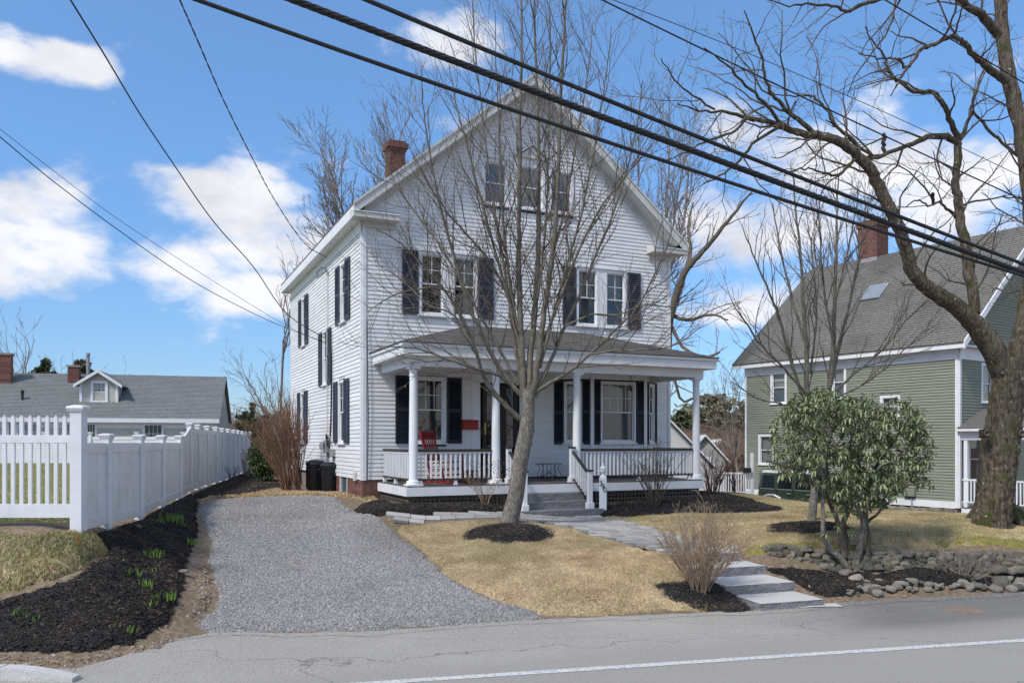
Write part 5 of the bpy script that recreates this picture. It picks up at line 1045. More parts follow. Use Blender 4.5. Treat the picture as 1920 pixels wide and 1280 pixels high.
# ---- the leaning tree in front of the house
fb = at(958, 984)
D = fb.y
T = lambda l, dd, d0=None: traced([(x, y, w*(.64 if w > 28.5 or dd == -.1 else .49)) for x, y, w in l], D if d0 is None else d0, D+dd)
front_limbs = [
 T([(953,992,66),(957,970,54),(967,928,49),(975,870,47),(982,832,46),(987,808,45),(989,788,41),(991,765,37),(991,745,38),(993,730,36)], -.1),
 T([(984,745,26),(980,690,25),(977,620,23),(973,520,21),(973,420,18),(975,300,15),(976,180,12),(978,60,9),(979,-60,7),(980,-160,4)], -.3),
 T([(992,740,28),(994,680,25),(1000,610,23),(1008,500,20),(1010,400,17),(1010,290,14),(1007,180,11),(1003,60,8),(1000,-80,5)], .6),
 T([(1000,735,26),(1008,680,24),(1018,600,22),(1030,520,20),(1040,440,18),(1046,340,15),(1050,220,13),(1056,100,11),(1060,0,8),(1062,-120,5)], -.7),
 T([(982,745,16),(975,700,15),(965,640,14),(955,560,12),(940,470,10),(925,380,9),(912,280,8),(900,180,6),(890,80,5),(884,-30,3)], .9),
 T([(978,742,20),(955,715,18),(925,670,17),(895,610,15),(868,540,13),(845,460,11),(822,370,9),(806,290,7),(795,210,5),(790,150,3)], -.9),
 T([(980,790,22),(960,772,20),(938,750,19),(918,725,17),(905,700,15),(890,650,13),(868,600,12),(835,545,10),(795,500,8),(750,455,6),(705,430,4)], -1.3),
 T([(1004,745,17),(1010,725,16),(1040,660,14),(1065,600,13),(1090,545,12),(1120,470,10),(1150,400,9),(1178,310,7),(1195,230,6),(1205,150,4)], .7),
 T([(1005,735,15),(1030,718,14),(1070,695,13),(1110,660,11),(1150,622,10),(1195,575,8),(1225,520,7),(1250,460,5),(1266,410,3)], -1.0),
 T([(1105,664,9),(1150,658,8),(1200,655,7),(1250,652,6),(1290,632,5),(1320,608,3)], -1.4, D-.6),
 T([(965,728,12),(935,705,11),(890,690,10),(840,675,8),(790,655,7),(745,650,5),(705,655,3)], -1.5),
 T([(972,722,13),(940,660,12),(905,600,10),(860,520,9),(810,440,8),(765,380,6),(730,320,5),(712,270,3)], .8),
 T([(985,690,14),(965,610,13),(948,540,12),(922,450,10),(895,350,8),(872,260,7),(852,180,5),(842,120,3)], -.5),
 T([(1012,690,14),(1035,600,12),(1062,500,10),(1090,400,9),(1110,300,8),(1128,200,6),(1140,110,4),(1146,50,3)], -.9),
 T([(1020,640,12),(1050,560,11),(1085,470,10),(1125,390,8),(1165,340,7),(1205,290,5),(1240,250,3)], -1.3),
 T([(975,640,12),(958,540,11),(945,430,9),(938,320,8),(935,210,6),(930,110,4),(928,20,3)], -1.1),
 T([(1035,480,10),(1058,400,9),(1075,300,7),(1092,200,6),(1105,110,5),(1112,40,3)], .9),
 T([(1008,560,11),(1022,440,9),(1028,320,8),(1030,200,6),(1032,90,5),(1030,0,3)], 1.0),
 T([(955,560,10),(925,500,9),(885,450,8),(840,400,6),(800,340,5),(775,290,3)], -1.2),
 T([(868,560,8),(820,540,7),(770,545,6),(725,560,5),(690,585,3)], -1.4, D-.4),
 T([(1062,610,8),(1110,590,7),(1160,590,6),(1210,570,5),(1260,575,4),(1300,560,3)], -1.0, D-.2),
 T([(885,640,8),(850,590,7),(800,570,6),(760,530,5),(715,500,3)], .6, D+.2),
]
cfg = dict(len=[1.7,.85,.38], ang=.74, up=.35, dens=[4.6,4.8,3.8], rmin=.0030, rmax=[.011,.006,.0042], wander=.085, trop=.045, step=.13)
cfg2 = dict(cfg)
front_tree = tree('bare_tree', fb, 'leaning grey-barked bare tree in a mulch ring before the porch', front_limbs, cfg, 3, bark_young, bark_twig, 21, f0=.12, wob=.006)
# burls and bark collars on its trunk
for (x, y, w) in ((996,806,.060),(991,832,.065),(996,769,.050)):
    o = link('burl', STN[0], None, front_tree); p = pd(x, y, D-.10); o.location = p-fb; o.scale = (w, w*.7, w*.9)
    o.data = STN[0].copy(); o.data.materials.clear(); o.data.materials.append(bark_young)

# ---- the old tree at the right edge
ob = at(1866, 978); OD = 15.0
O = lambda l, dd, d0=None: traced([(x, y, w*(.8 if w > 45 else .70)) for x, y, w in l], OD if d0 is None else d0, OD+dd)
old_limbs = [
 O([(1858,1000,100),(1859,978,86),(1864,940,80),(1870,887,80),(1876,830,83),(1884,780,76),(1888,740,72),(1893,700,74),(1897,672,70)], .0),
 O([(1882,700,54),(1862,655,52),(1836,618,48),(1806,586,45),(1770,560,43),(1738,538,38),(1712,510,35),(1700,470,34),(1690,435,33),(1672,395,32),(1652,358,31),(1632,318,29),(1610,292,27),(1580,270,25),(1550,257,23),(1510,252,19),(1475,242,16),(1440,230,13),(1400,222,10),(1360,210,8),(1310,205,5),(1270,195,3)], -1.8),
 O([(1905,700,56),(1918,640,52),(1932,560,48),(1940,480,44),(1936,380,42),(1922,290,40),(1910,220,38),(1895,165,36),(1886,110,34),(1880,60,32),(1876,0,30),(1868,-80,26),(1860,-180,20)], .9),
 O([(1826,588,30),(1822,545,28),(1816,500,30),(1810,455,26),(1800,410,24),(1796,375,23),(1791,340,20),(1795,300,20),(1797,268,19)], .6),
 O([(1797,272,17),(1776,256,17),(1738,259,15),(1702,273,12),(1664,288,11),(1634,297,9),(1612,288,6),(1594,262,5),(1570,240,4),(1548,225,3)], -.8, OD+.6),
 O([(1797,262,16),(1780,221,14),(1768,195,13),(1750,174,12),(1712,171,10),(1694,155,9),(1678,149,9),(1664,125,6),(1658,108,5),(1640,85,4),(1622,50,3)], -.9, OD+.6),
 O([(1800,262,13),(1812,235,9),(1822,205,8),(1832,165,7),(1840,140,5),(1850,110,4)], .5, OD+.6),
 O([(1824,208,7),(1850,240,8),(1880,268,8),(1920,300,9)], .9, OD+.8),
 O([(1886,152,22),(1866,138,20),(1846,121,18),(1824,102,15),(1812,84,14),(1797,73,12),(1782,68,12),(1760,79,11),(1732,90,10),(1715,109,9),(1700,127,8),(1684,112,6),(1662,109,5),(1640,108,4),(1610,100,3)], -1.6),
 O([(1700,127,7),(1690,145,6),(1683,160,4),(1670,180,3)], -1.9, OD-1.6),
 O([(1872,66,24),(1846,34,22),(1820,14,19),(1790,-10,16),(1750,-40,12),(1700,-70,8)], -1.2),
 O([(1790,-10,15),(1740,-20,13),(1690,-12,12),(1640,2,10),(1600,18,9),(1584,20,8),(1560,10,7),(1512,8,6),(1480,12,4),(1440,0,3)], -2.4, OD-.6),
 O([(1538,258,15),(1505,232,13),(1475,205,11),(1448,175,9),(1437,150,8),(1425,100,6),(1410,60,5),(1395,20,3)], -2.0, OD-1.2),
 O([(1498,252,12),(1460,225,10),(1430,190,9),(1400,160,7),(1360,120,5),(1320,90,3)], -2.6, OD-1.4),
 O([(1602,300,9),(1580,322,8),(1558,330,7),(1530,320,5),(1500,318,4),(1470,330,3)], -2.2, OD-1.1),
 O([(1632,296,8),(1600,262,9),(1565,230,8),(1540,195,7),(1520,180,6),(1490,180,4),(1450,178,3)], -.9, OD-.8),
 O([(1458,240,9),(1420,262,8),(1385,300,7),(1350,330,5),(1320,345,3)], -2.4, OD-1.5),
 O([(1400,222,8),(1370,250,7),(1330,262,6),(1290,285,4),(1250,300,3)], -2.6, OD-1.7),
 O([(1795,410,10),(1780,395,8),(1760,380,6),(1740,384,5),(1720,375,4),(1700,388,3)], -.4, OD+.4),
 O([(1750,383,8),(1749,372,9),(1748,362,8)], .0, OD+.3),
 O([(1660,286,9),(1657,268,11),(1659,250,9)], .0, OD+.1),
 O([(1806,385,6),(1840,375,5),(1880,370,4),(1920,372,3)], .9, OD+.5),
 O([(1925,290,10),(1945,250,8),(1960,180,6),(1950,100,4)], -.6),
 O([(1340,205,6),(1300,180,5),(1265,150,4),(1240,110,3)], -2.6, OD-1.9),
]
ocfg = dict(len=[1.7,.85,.40], ang=.80, up=.18, dens=[2.5,4.3,4.6], rmin=.0034, rmax=[.022,.009,.005], wander=.17, trop=.02, step=.13)
old = tree('old_tree', ob, 'massive old tree with furrowed mossy bark at the right edge of the lawn', old_limbs, ocfg, 3, bark_old, bark_twig, 33, f0=.12, wob=.011)
# furrows and swelling of the big trunk
for o in [o for o in old.children if o.name.startswith('trunk')][:1]:
    md = o.modifiers.new('subsurf', 'SUBSURF'); md.levels = 3; md.render_levels = 3; md.subdivision_type = 'SIMPLE'
    tx = bpy.data.textures.new('bark_relief', 'VORONOI'); tx.noise_scale = .11; tx.distance_metric = 'DISTANCE'
    dm_ = o.modifiers.new('relief', 'DISPLACE'); dm_.texture = tx; dm_.strength = .045; dm_.mid_level = .4
for (x, y, s) in ((1846,812,.085),(1911,812,.085)):
    o = link('knot', STN[1].copy(), None, old); o.data.materials.clear(); o.data.materials.append(bark_old); p = pd(x, y, OD-.25); o.location = p-ob; o.scale = (s, s*.9, s)
    o2 = MB().lathe([(s*.55,0),(s*.75,.02),(s*.55,.035),(s*.25,.005)], (0,0,0), 12).build('knot_ring', bark_limb, old, smooth=True); o2.location = p-ob+Vector((0,-s*.75,0)); o2.rotation_euler = (R(90), 0, 0)
rts = random.Random(3)
for k in range(6):
    a = math.pi*(1.0+k/5)+.0; d_ = Vector((math.cos(a), math.sin(a), 0)); q = [(d_*.28+Vector((0,0,.28))), d_*.46+Vector((0,0,.08)), d_*.66+Vector((0,0,-.06))]
    g = MB(); g.tube(q, [.13,.09,.03], 8); g.build('root', bark_old, old, smooth=True)

# ---- the multi-stemmed tree on the right lawn
mb_ = at(1521, 980); MD = mb_.y; Mt = lambda l, dd, d0=None: traced([(x, y, w*.52) for x, y, w in l], MD if d0 is None else d0, MD+dd)
multi = [Mt([(1520,990,36),(1522,975,31),(1526,930,28),(1530,885,27),(1532,840,27)], .0),
 Mt([(1528,850,20),(1520,800,19),(1513,730,18),(1512,650,15),(1505,560,12),(1500,470,9),(1492,400,7),(1488,330,4)], -.3), Mt([(1538,850,20),(1548,790,19),(1556,720,19),(1562,650,16),(1566,560,12),(1568,470,9),(1570,390,7),(1572,330,4)], .3),
 Mt([(1524,820,13),(1500,730,12),(1475,650,11),(1455,580,9),(1430,520,7),(1405,460,5),(1390,420,3)], -.9), Mt([(1512,740,10),(1470,690,9),(1430,650,8),(1395,600,6),(1370,560,3)], -1.0, MD-.3),
 Mt([(1556,730,12),(1575,640,11),(1595,560,9),(1610,480,8),(1622,410,5),(1640,350,3)], .8, MD+.3), Mt([(1558,745,9),(1600,700,9),(1650,660,7),(1700,600,6),(1745,560,3)], -.6, MD+.2), Mt([(1560,750,8),(1610,725,7),(1660,690,6),(1700,650,5),(1750,610,3)], -.9, MD+.2),
 Mt([(1508,640,9),(1480,540,8),(1460,450,6),(1448,380,4)], .5), Mt([(1562,640,9),(1545,540,8),(1538,450,6),(1530,370,4)], -.5), Mt([(1568,560,8),(1590,470,7),(1604,400,5),(1610,340,3)], .2), Mt([(1515,780,7),(1470,760,6),(1420,745,5),(1370,715,3)], -1.1, MD-.3), Mt([(1520,700,8),(1530,600,7),(1525,500,6),(1515,420,4)], .6)]
mcfg = dict(len=[1.3,.7,.3], ang=.55, up=.5, dens=[4.0,4.6,3.6], rmin=.0032, rmax=[.012,.007,.005], wander=.10, trop=.04, step=.14)
tree('bare_tree', mb_, 'bare grey tree with two upright stems on the right lawn behind the evergreen shrub', multi, mcfg, 3, bark_young, bark_twig, 44, f0=.2, wob=.008)

# ---- background trees
def wild_tree(name, px, d, ytop, wpx, label, seed, c, lev=3, nl=7, m=bark_far, group=None, lean=0, fork=.35, base_z=None, r0=None, spread=.5):
    """a free-grown bare tree at a distance: px of its foot, distance, photo row of its top, crown width in photo pixels"""
    r_ = random.Random(seed); X = (px-960)/F*d; z0 = tz(X, d) if base_z is None else base_z; H = ZC+(Y0-ytop)/F*d-z0; Wd = wpx/F*d; r0 = r0 or H*.011
    fk = H*fork; P = [[(X,d,z0-.2,r0*1.4),(X+lean*.1,d,z0+fk*.3,r0),(X+lean*.3,d,z0+fk,r0*.85)]]; top = (X+lean*.3, d, z0+fk)
    for k in range(nl):
        a = 6.283*k/nl+r_.uniform(-.4,.4); sp = Wd*.5*r_.uniform(.35,1.0)*(1 if k else .15); hh = H*r_.uniform(.82,1.0) if sp < Wd*.35 else H*r_.uniform(.6,.9); ex, ey = X+lean+math.cos(a)*sp, d+math.sin(a)*sp*.8
        zf = z0+fk*r_.uniform(.75,1.0); L_ = [(top[0], top[1], zf, r0*.55)]
        for t in (.25,.5,.75,1): q = t**(.8); L_.append((top[0]+(ex-top[0])*q+r_.gauss(0,H*.012), top[1]+(ey-top[1])*q, zf+(z0+hh-zf)*t**1.05+r_.gauss(0,H*.01), r0*.55*(1-t*.85)))
        P.append(L_)
    return tree(name, Vector((X, d, z0)), label, P, c, lev, m, m, seed, f0=.15, group=group, wob=.03)
fc = dict(len=[2.8,1.3,.6], ang=.6, up=.35, dens=[2.2,3.2,3.2], rmin=.0095, rmax=[.03,.014,.009], wander=.13, trop=.04, step=.3)
wild_tree('bare_tree', 700, 33, 195, 250, 'budding bare tree behind the chimney of the white house', 51, dict(fc, dens=[3.0,3.6,3.4]), nl=13, fork=.45)
wild_tree('bare_tree', 1215, 33, 150, 330, 'tall bare tree behind the right eave of the white house', 52, dict(fc, dens=[2.4,3.2,3.2]), nl=10, fork=.42, lean=.6, r0=.17)
gb = at(1240, 925); rb2 = (1240-960)/F*30
tree('bare_tree', Vector((rb2, 30, .8)), 'bare tree whose bent limb rises beside the right corner of the white house', [[(rb2,30,.6,.2),(rb2+.1,30,3,.17),(rb2+.25,30,6.2,.15)], traced([(1250,640,16),(1256,600,15),(1268,555,14),(1285,510,12),(1310,480,10),(1340,445,8),(1372,405,6),(1410,360,3)],30,29), traced([(1285,512,9),(1295,470,7),(1290,430,5),(1300,380,3)],30,31), traced([(1262,590,8),(1290,600,7),(1330,590,5),(1365,600,3)],30,28.5), traced([(1258,610,7),(1280,650,6),(1320,670,5),(1350,660,3)],30,28.5), traced([(1252,650,6),(1275,745,5),(1310,742,4),(1340,750,3)],30,29)], dict(fc, len=[1.6,.8,.4], dens=[1.8,2.5,2.5]), 3, bark_limb, bark_far, 53, f0=.1)
wild_tree('bare_tree', 536, 33, 655, 170, 'small bare tree just past the back left corner of the white house', 54, dict(fc, len=[1.4,.8,.4], rmin=.006, trop=.01), nl=7, fork=.4, lean=-1.0)
wild_tree('bare_tree', 520, 35, 470, 90, 'slender bare tree half hidden by the back corner of the white house', 55, dict(fc, len=[1.5,.8,.4]), nl=5, fork=.6, lean=.9, r0=.055)
wild_tree('bare_tree', 40, 70, 600, 200, 'bare tree rising behind the chimneys of the grey house', 56, dict(fc, len=[3.5,1.6,.8], rmin=.014, dens=[.9,1.3,1.4]), nl=9, fork=.4)
wild_tree('bare_tree', 215, 80, 683, 90, 'bare treetop just showing over the ridge of the grey house', 57, dict(fc, len=[2,1,.5], rmin=.014, dens=[.9,1.2,1.2]), nl=6)
wild_tree('bare_tree', 1385, 46, 690, 120, 'bare tree in the gap between the white and the green house', 58, dict(fc, len=[2,1,.5], rmin=.008), nl=6, fork=.35, lean=-.5)
wild_tree('bare_tree', 1600, 44, 330, 260, 'bare tree behind the ridge of the green house', 59, dict(fc, len=[2.6,1.3,.6], rmin=.008), nl=8, fork=.5)
pine_m = rand_tint(mat('pine_needles', (.10,.10,.058), (.19,.18,.105), 3, .9), .2); green_dk = mat('dark_evergreen', (.045,.06,.03), (.10,.12,.06), 3, .8)
def needle_tree(name, px, d, ytop, wpx, label, seed, m, airy=.6, z0=None, n=900, blob=.5, low=.3, leaf=.35, cat='tree', group=None):
    r_ = random.Random(seed); X = (px-960)/F*d; z0 = tz(X, d) if z0 is None else z0; H = ZC+(Y0-ytop)/F*d-z0; Wd = wpx/F*d/2; e = empty(name, (X, d, z0)); tag(e, label, cat, group)
    a = Acc(); a.add([(0,0,-.3),(0,0,H*.5),(.1,0,H*.93)], [H*.02,H*.014,H*.004], 7); br = Acc(); V = []; Fc = []
    nb = int(24+airy*10)
    cl = []
    for k in range(nb):
        t = low+(1-low)*(k+r_.random())/nb; an = r_.uniform(0, 6.283); L_ = Wd*(math.sin(min(1,(1.08-t)/(1.0-low)*1.25)*1.5708))*r_.uniform(.6,1.1); p = (0,0,H*t*.95); q = (math.cos(an)*L_, math.sin(an)*L_, H*t*.95+L_*.25)
        br.add([p, tuple((p[j]+q[j])/2 for j in range(3)), q], [H*.006,H*.004,H*.002], 4); cl += [(q, L_*blob), (tuple(p[j]+(q[j]-p[j])*.62 for j in range(3)), L_*blob*.8)]
    per = max(4, n//len(cl))
    for (c_, s) in cl:
        for _ in range(per):
            v = [r_.gauss(0, .5) for _ in range(3)]; p = Vector((c_[0]+v[0]*s, c_[1]+v[1]*s, c_[2]+v[2]*s*.42)); a_, b_ = Vector((r_.gauss(0,1), r_.gauss(0,1), r_.gauss(0,.7))).normalized()*leaf, Vector((r_.gauss(0,1), r_.gauss(0,1), r_.gauss(0,1))).normalized()*leaf*.45
            i = len(V); V += [p-a_, p+b_, p+a_, p-b_]; Fc.append((i,i+1,i+2,i+3))
    a.build('trunk', bark_limb, e); br.build('branches', bark_limb, e, 'stuff'); tag(link('crown', npmesh('crown', V, Fc, m), None, e), kind='stuff'); return e
needle_tree('pine_tree', 1335, 95, 736, 110, 'airy layered pine in the gap between the two houses', 61, pine_m, n=3600, leaf=.42, low=.45)
needle_tree('pine_tree', 1275, 80, 768, 80, 'dense dark pine seen past the right end of the porch', 62, green_dk, n=3600, leaf=.45, low=.15, blob=.7)
needle_tree('pine_tree', 1395, 85, 752, 60, 'green pine against the left edge of the green house', 63, pine_m, n=2600, leaf=.45, low=.15, blob=.7)
needle_tree('pine_tree', 1245, 88, 800, 60, 'low pine behind the far white gable', 64, pine_m, n=1500, leaf=.45, low=.1, blob=.7)
needle_tree('pine_tree', 82, 75, 670, 48, 'dark pine top left of the small chimney of the grey house', 65, green_dk, n=2000, leaf=.5, low=.3); needle_tree('pine_tree', 150, 75, 668, 56, 'olive pine top behind the small chimney of the grey house', 66, pine_m, n=2000, leaf=.5, low=.3)
needle_tree('spruce_tree', 474, 44, 748, 22, 'narrow pointed evergreen standing above the hedge left of the white house', 67, green_dk, n=1600, leaf=.16, low=.05, blob=.6)
for i, (px, d, yt, w_, l_) in enumerate(((458,45,768,42,'dark evergreen bush at the corner of the grey house'),(495,45,775,48,'olive evergreen bush behind the brown vase-shaped shrub'),(520,46,770,40,'evergreen bush close to the back corner of the white house'))):
    needle_tree('evergreen_bush', px, d, yt, w_, l_, 70+i, green_dk if i != 1 else pine_m, n=2600, leaf=.16, low=.02, blob=.8, cat='bush')
# far woods all round the horizon, one brown mass of stems
r_ = random.Random(9); fw = Acc()
for i in range(5200):
    a = r_.uniform(-1.25, 1.25); d = r_.uniform(115, 185); x, y = math.sin(a)*d, math.cos(a)*d; z = -3+(0 if x > 0 else 1.5); h = r_.uniform(5.5, 9.5)
    fw.add([(x,y,z),(x+r_.gauss(0,.5),y,z+h*.5),(x+r_.gauss(0,1.2),y,z+h)], [.12,.10,.02], 3)
    for k in range(5): t = r_.uniform(.2,.8); fw.add([(x,y,z+h*t),(x+r_.gauss(0,1.2),y,z+h*t+r_.uniform(.5,1.5)),(x+r_.gauss(0,2.0),y,z+h*t+r_.uniform(1.5,3))], [.07,.05,.02], 3)
tag(fw.build('far_woods', mat('far_wood', (.12,.082,.065), (.19,.14,.115), .05, .95)), 'brown leafless woods on the skyline behind the houses', 'woods', kind='stuff')
r_ = random.Random(19); fw = Acc()
for i in range(1500):
    px = r_.uniform(1235, 1420); d = r_.uniform(62, 100); x = (px-960)/F*d; z = tz(x, d)-.2; h = r_.uniform(2.5, 6.0)*(d/80)
    fw.add([(x,d,z),(x+r_.gauss(0,.3),d,z+h*.5),(x+r_.gauss(0,.8),d,z+h)], [.07,.05,.015], 3)
    for k in range(6): t = r_.uniform(.2,.85); fw.add([(x,d,z+h*t),(x+r_.gauss(0,.7),d,z+h*t+r_.uniform(.3,.9)),(x+r_.gauss(0,1.2),d,z+h*t+r_.uniform(.8,1.9))], [.035,.025,.01], 3)
tag(fw.build('thicket', mat('thicket_wood', (.15,.095,.07), (.24,.17,.13), .2, .95)), 'reddish brown leafless thicket filling the gap between the two houses', 'thicket', kind='stuff')

# ---- shrubs
def shrub(name, base, label, H, Wd, n, m, seed, spread0=.12, fan=1.0, lev=2, c=None, lean=(0,0), group=None, rr=.010, curve=.35, dots=None, hvar=.3):
    r_ = random.Random(seed); e = empty(name, base); tag(e, label, 'shrub', group); st = Acc(); tw = [Acc() for _ in range(lev)]
    c = c or dict(len=[H*.30,H*.14], ang=.5, up=.5, dens=[5/H**.5,8/H**.5], rmin=.0028, rmax=[.006,.004], wander=.12, trop=.05, step=.1)
    pts_all = []
    for i in range(n):
        a = r_.uniform(0, 6.283); rb = spread0*math.sqrt(r_.random()); rt = Wd/2*math.sqrt(r_.random())*fan; p0 = (math.cos(a)*rb, math.sin(a)*rb, -.03); a2 = a+r_.gauss(0,.5); h = H*r_.uniform(1-hvar, 1)*(1-.28*(rt/(Wd/2+1e-6))**2)
        ex, ey = math.cos(a2)*rt+lean[0], math.sin(a2)*rt+lean[1]; P = []
        for t in (0,.3,.6,.85,1): q = t**(1+curve); P.append((p0[0]+(ex-p0[0])*q+r_.gauss(0,.012), p0[1]+(ey-p0[1])*q+r_.gauss(0,.012), h*t**(1-.0), rr*(1-.7*t)*r_.uniform(.6,1.2)))
        q = cr_path(P, 2); pts = [v[:3] for v in q]; rs = [max(.003, v[3]) for v in q]; st.add(pts, rs, 5 if rr > .009 else 4); spawn(tw, pts, rs, lev, c, r_, .35); pts_all.append(pts)
    st.build('stems', m, e); [t_.build('twigs', m, e, 'stuff') for t_ in tw]
    return e
vb = at(548, 921); shrub('vase_shrub', vb, 'tall reddish brown leafless vase-shaped shrub by the trash bins', 2.7, 1.75, 80, bark_red, 81, .26, 1.05, 2, dict(len=[.85,.4], ang=.36, up=.7, dens=[3.6,4.0], rmin=.0045, rmax=[.009,.006], wander=.11, trop=.09, step=.14), lean=(-.40,0), rr=.016, curve=.25)
vb2 = vb.copy(); r_ = random.Random(4)
sp = at(1312, 1116); shrub('twiggy_shrub', sp, 'tan leafless twiggy shrub beside the granite steps at the road', 1.3, 1.5, 84, bark_tan, 82, .11, 1.05, 2, dict(len=[.36,.18], ang=.8, up=.3, dens=[10,11], rmin=.0026, rmax=[.005,.0035], wander=.16, trop=.02, step=.06), rr=.010, curve=.3)
s3 = at(1226, 950); shrub('bare_shrub', Vector((s3.x, 18.2, tz(s3.x, 18.2))), 'dark leafless shrub in front of the right porch railing', 1.62, 1.8, 22, bark_limb, 83, .10, 1.0, 2, dict(len=[.5,.28], ang=.65, up=.35, dens=[5,6.5], rmin=.0034, rmax=[.008,.005], wander=.17, trop=.01, step=.09), rr=.014)
shrub('bare_shrub', Vector((pd(1336,925,20.8).x, 20.8, tz(pd(1336,925,20.8).x, 20.8))), 'purplish brown leafless shrub just right of the porch corner column', 1.25, 1.15, 42, bark_red, 84, .16, 1.0, 2, dict(len=[.34,.18], ang=.5, up=.4, dens=[5,6], rmin=.0034, rmax=[.007,.005], wander=.13, trop=.04, step=.09), rr=.012)
shrub('bare_shrub', Vector((pd(1378,925,22).x, 22, tz(pd(1378,925,22).x, 22))), 'thin dark sapling shrub between porch and green house', 1.1, .5, 6, bark_limb, 85, .06, 1.0, 2, rr=.013)
s5 = hp(2.0, 2.55); s5 = Vector((s5.x, s5.y, tz(s5.x, s5.y))); e5 = shrub('budding_shrub', s5, 'small leafless shrub dotted with dried seed heads before the left porch railing', 1.0, 1.1, 13, bark_tan, 86, .05, 1.0, 2, dict(len=[.30,.16], ang=.7, up=.4, dens=[6,8], rmin=.0022, rmax=[.004,.003], wander=.15, trop=.03, step=.07), rr=.007)
rd = random.Random(6); V = []; Fc = []
for i in range(420):
    a = rd.uniform(0,6.28); q = .55*math.sqrt(rd.random()); h = rd.uniform(.45,1.02); s = rd.uniform(.007,.013); p = Vector((math.cos(a)*q, math.sin(a)*q*.7, h)); k = len(V)
    V += [p+Vector(v)*s for v in ((1,0,0),(-1,0,0),(0,1,0),(0,-1,0),(0,0,1),(0,0,-1))]; Fc += [(k,k+2,k+4),(k+2,k+1,k+4),(k+1,k+3,k+4),(k+3,k,k+4),(k+2,k,k+5),(k+1,k+2,k+5),(k+3,k+1,k+5),(k,k+3,k+5)]
tag(link('seed_heads', npmesh('seed_heads', V, Fc, mat('dry_seed', (.05,.04,.045), (.10,.08,.08), 3, .9)), None, e5), kind='stuff')
s6 = at(436, 903); shrub('bare_shrub', s6, 'small leafless shrub against the far white fence panels', .72, .8, 12, bark_limb, 87, .06, 1.0, 2, rr=.010)
s7 = at(463, 896); shrub('bare_shrub', s7, 'pale broom-like upright shrub near the far end of the white fence', 1.3, .5, 45, bark_tan, 88, .12, 1.0, 1, dict(len=[.3], ang=.2, up=.8, dens=[4], rmin=.003, rmax=[.005], wander=.06, trop=.08, step=.1), rr=.008)
s8 = at(1810, 1086); shrub('tangled_shrub', s8, 'low grey tangled leafless shrub against the stone wall', .55, 1.15, 34, mat('grey_twigs', (.17,.15,.125), (.26,.235,.20), 8, .9), 89, .12, 1.15, 2, dict(len=[.28,.15], ang=1.1, up=-.1, dens=[10,11], rmin=.0026, rmax=[.005,.0035], wander=.3, trop=-.02, step=.05), rr=.007, curve=-.2)
shrub('bare_shrub', Vector((*pz(1712, 968, -.42)[:2], -.48)), 'pinkish leafless shrub before the stone foundation of the green house', 1.35, .95, 24, bark_red, 90, .12, 1.0, 2, dict(len=[.35,.2], ang=.5, up=.4, dens=[4,5], rmin=.0045, rmax=[.008,.006], wander=.13, trop=.03, step=.1), rr=.012)
shrub('bare_shrub', Vector((*at(1500, 935).to_2d()[:], tz(*at(1500, 935).to_2d()))) if False else Vector((8.2, 22.5, tz(8.2,22.5))), 'low dry tan ground shrubs along the crest beside the parked car', .42, 1.6, 60, bark_tan, 91, .7, 1.0, 1, rr=.005)

# ---- leaves
def leafy(name, e, centers, m, seed, L=.12, Wl=.034, whorl=8, droop=.5, kname='leaves'):
    r_ = random.Random(seed); V = []; Fc = []
    for (c_, ax) in centers:
        ax = Vector(ax).normalized(); u = ax.orthogonal().normalized(); w = ax.cross(u); ph = r_.uniform(0,6.28)
        for k in range(whorl):
            a = ph+6.283*k/whorl+r_.uniform(-.2,.2); o_ = u*math.cos(a)+w*math.sin(a); el = r_.uniform(-.75,.35)-droop*.4; d = (o_*math.cos(el)+ax*math.sin(el)).normalized(); d = (d+Vector((0,0,-droop*r_.uniform(.2,1)))).normalized(); s = d.cross(Vector((0,0,1)))
            s = (s.normalized() if s.length > .1 else u)*(Wl*r_.uniform(.75,1.2)); l = L*r_.uniform(.65,1.2); n = s.cross(d).normalized()*Wl*.35; p = Vector(c_)+d*.012; q1 = p+d*l*.35; q2 = p+d*l*.75+Vector((0,0,-l*.10)); tp = p+d*l+Vector((0,0,-l*.22)); i = len(V)
            V += [p, q1+s*.5+n, q1-n*.2, q1-s*.5+n, q2+s*.42+n, q2-n*.2, q2-s*.42+n, tp]; Fc += [(i,i+1,i+2),(i,i+2,i+3),(i+1,i+4,i+5),(i+1,i+5,i+2),(i+2,i+5,i+6),(i+2,i+6,i+3),(i+4,i+7,i+5),(i+5,i+7,i+6)]
    return tag(link(kname, npmesh(kname, V, Fc, m), None, e), kind='stuff')
def leafmat(name, a, b, c):
    m = mat(name, a, b, 26, .38, spec=.45, c3=c, s3=5, f3=.8); g = m.node_tree.nodes['Principled BSDF']; return m
rh_m = leafmat('rhododendron_leaf', (.075,.11,.05), (.23,.265,.14), (.28,.29,.13))
RB = at(1612, 1067); RD = RB.y
rh = empty('rhododendron', RB); tag(rh, 'large leggy evergreen rhododendron in front of the stone wall', 'shrub')
Rt = lambda l, dd, d0=None: [(x-RB.x, y-RB.y, z-RB.z, r*.7) for x, y, z, r in traced(l, RD if d0 is None else d0, RD+dd)]
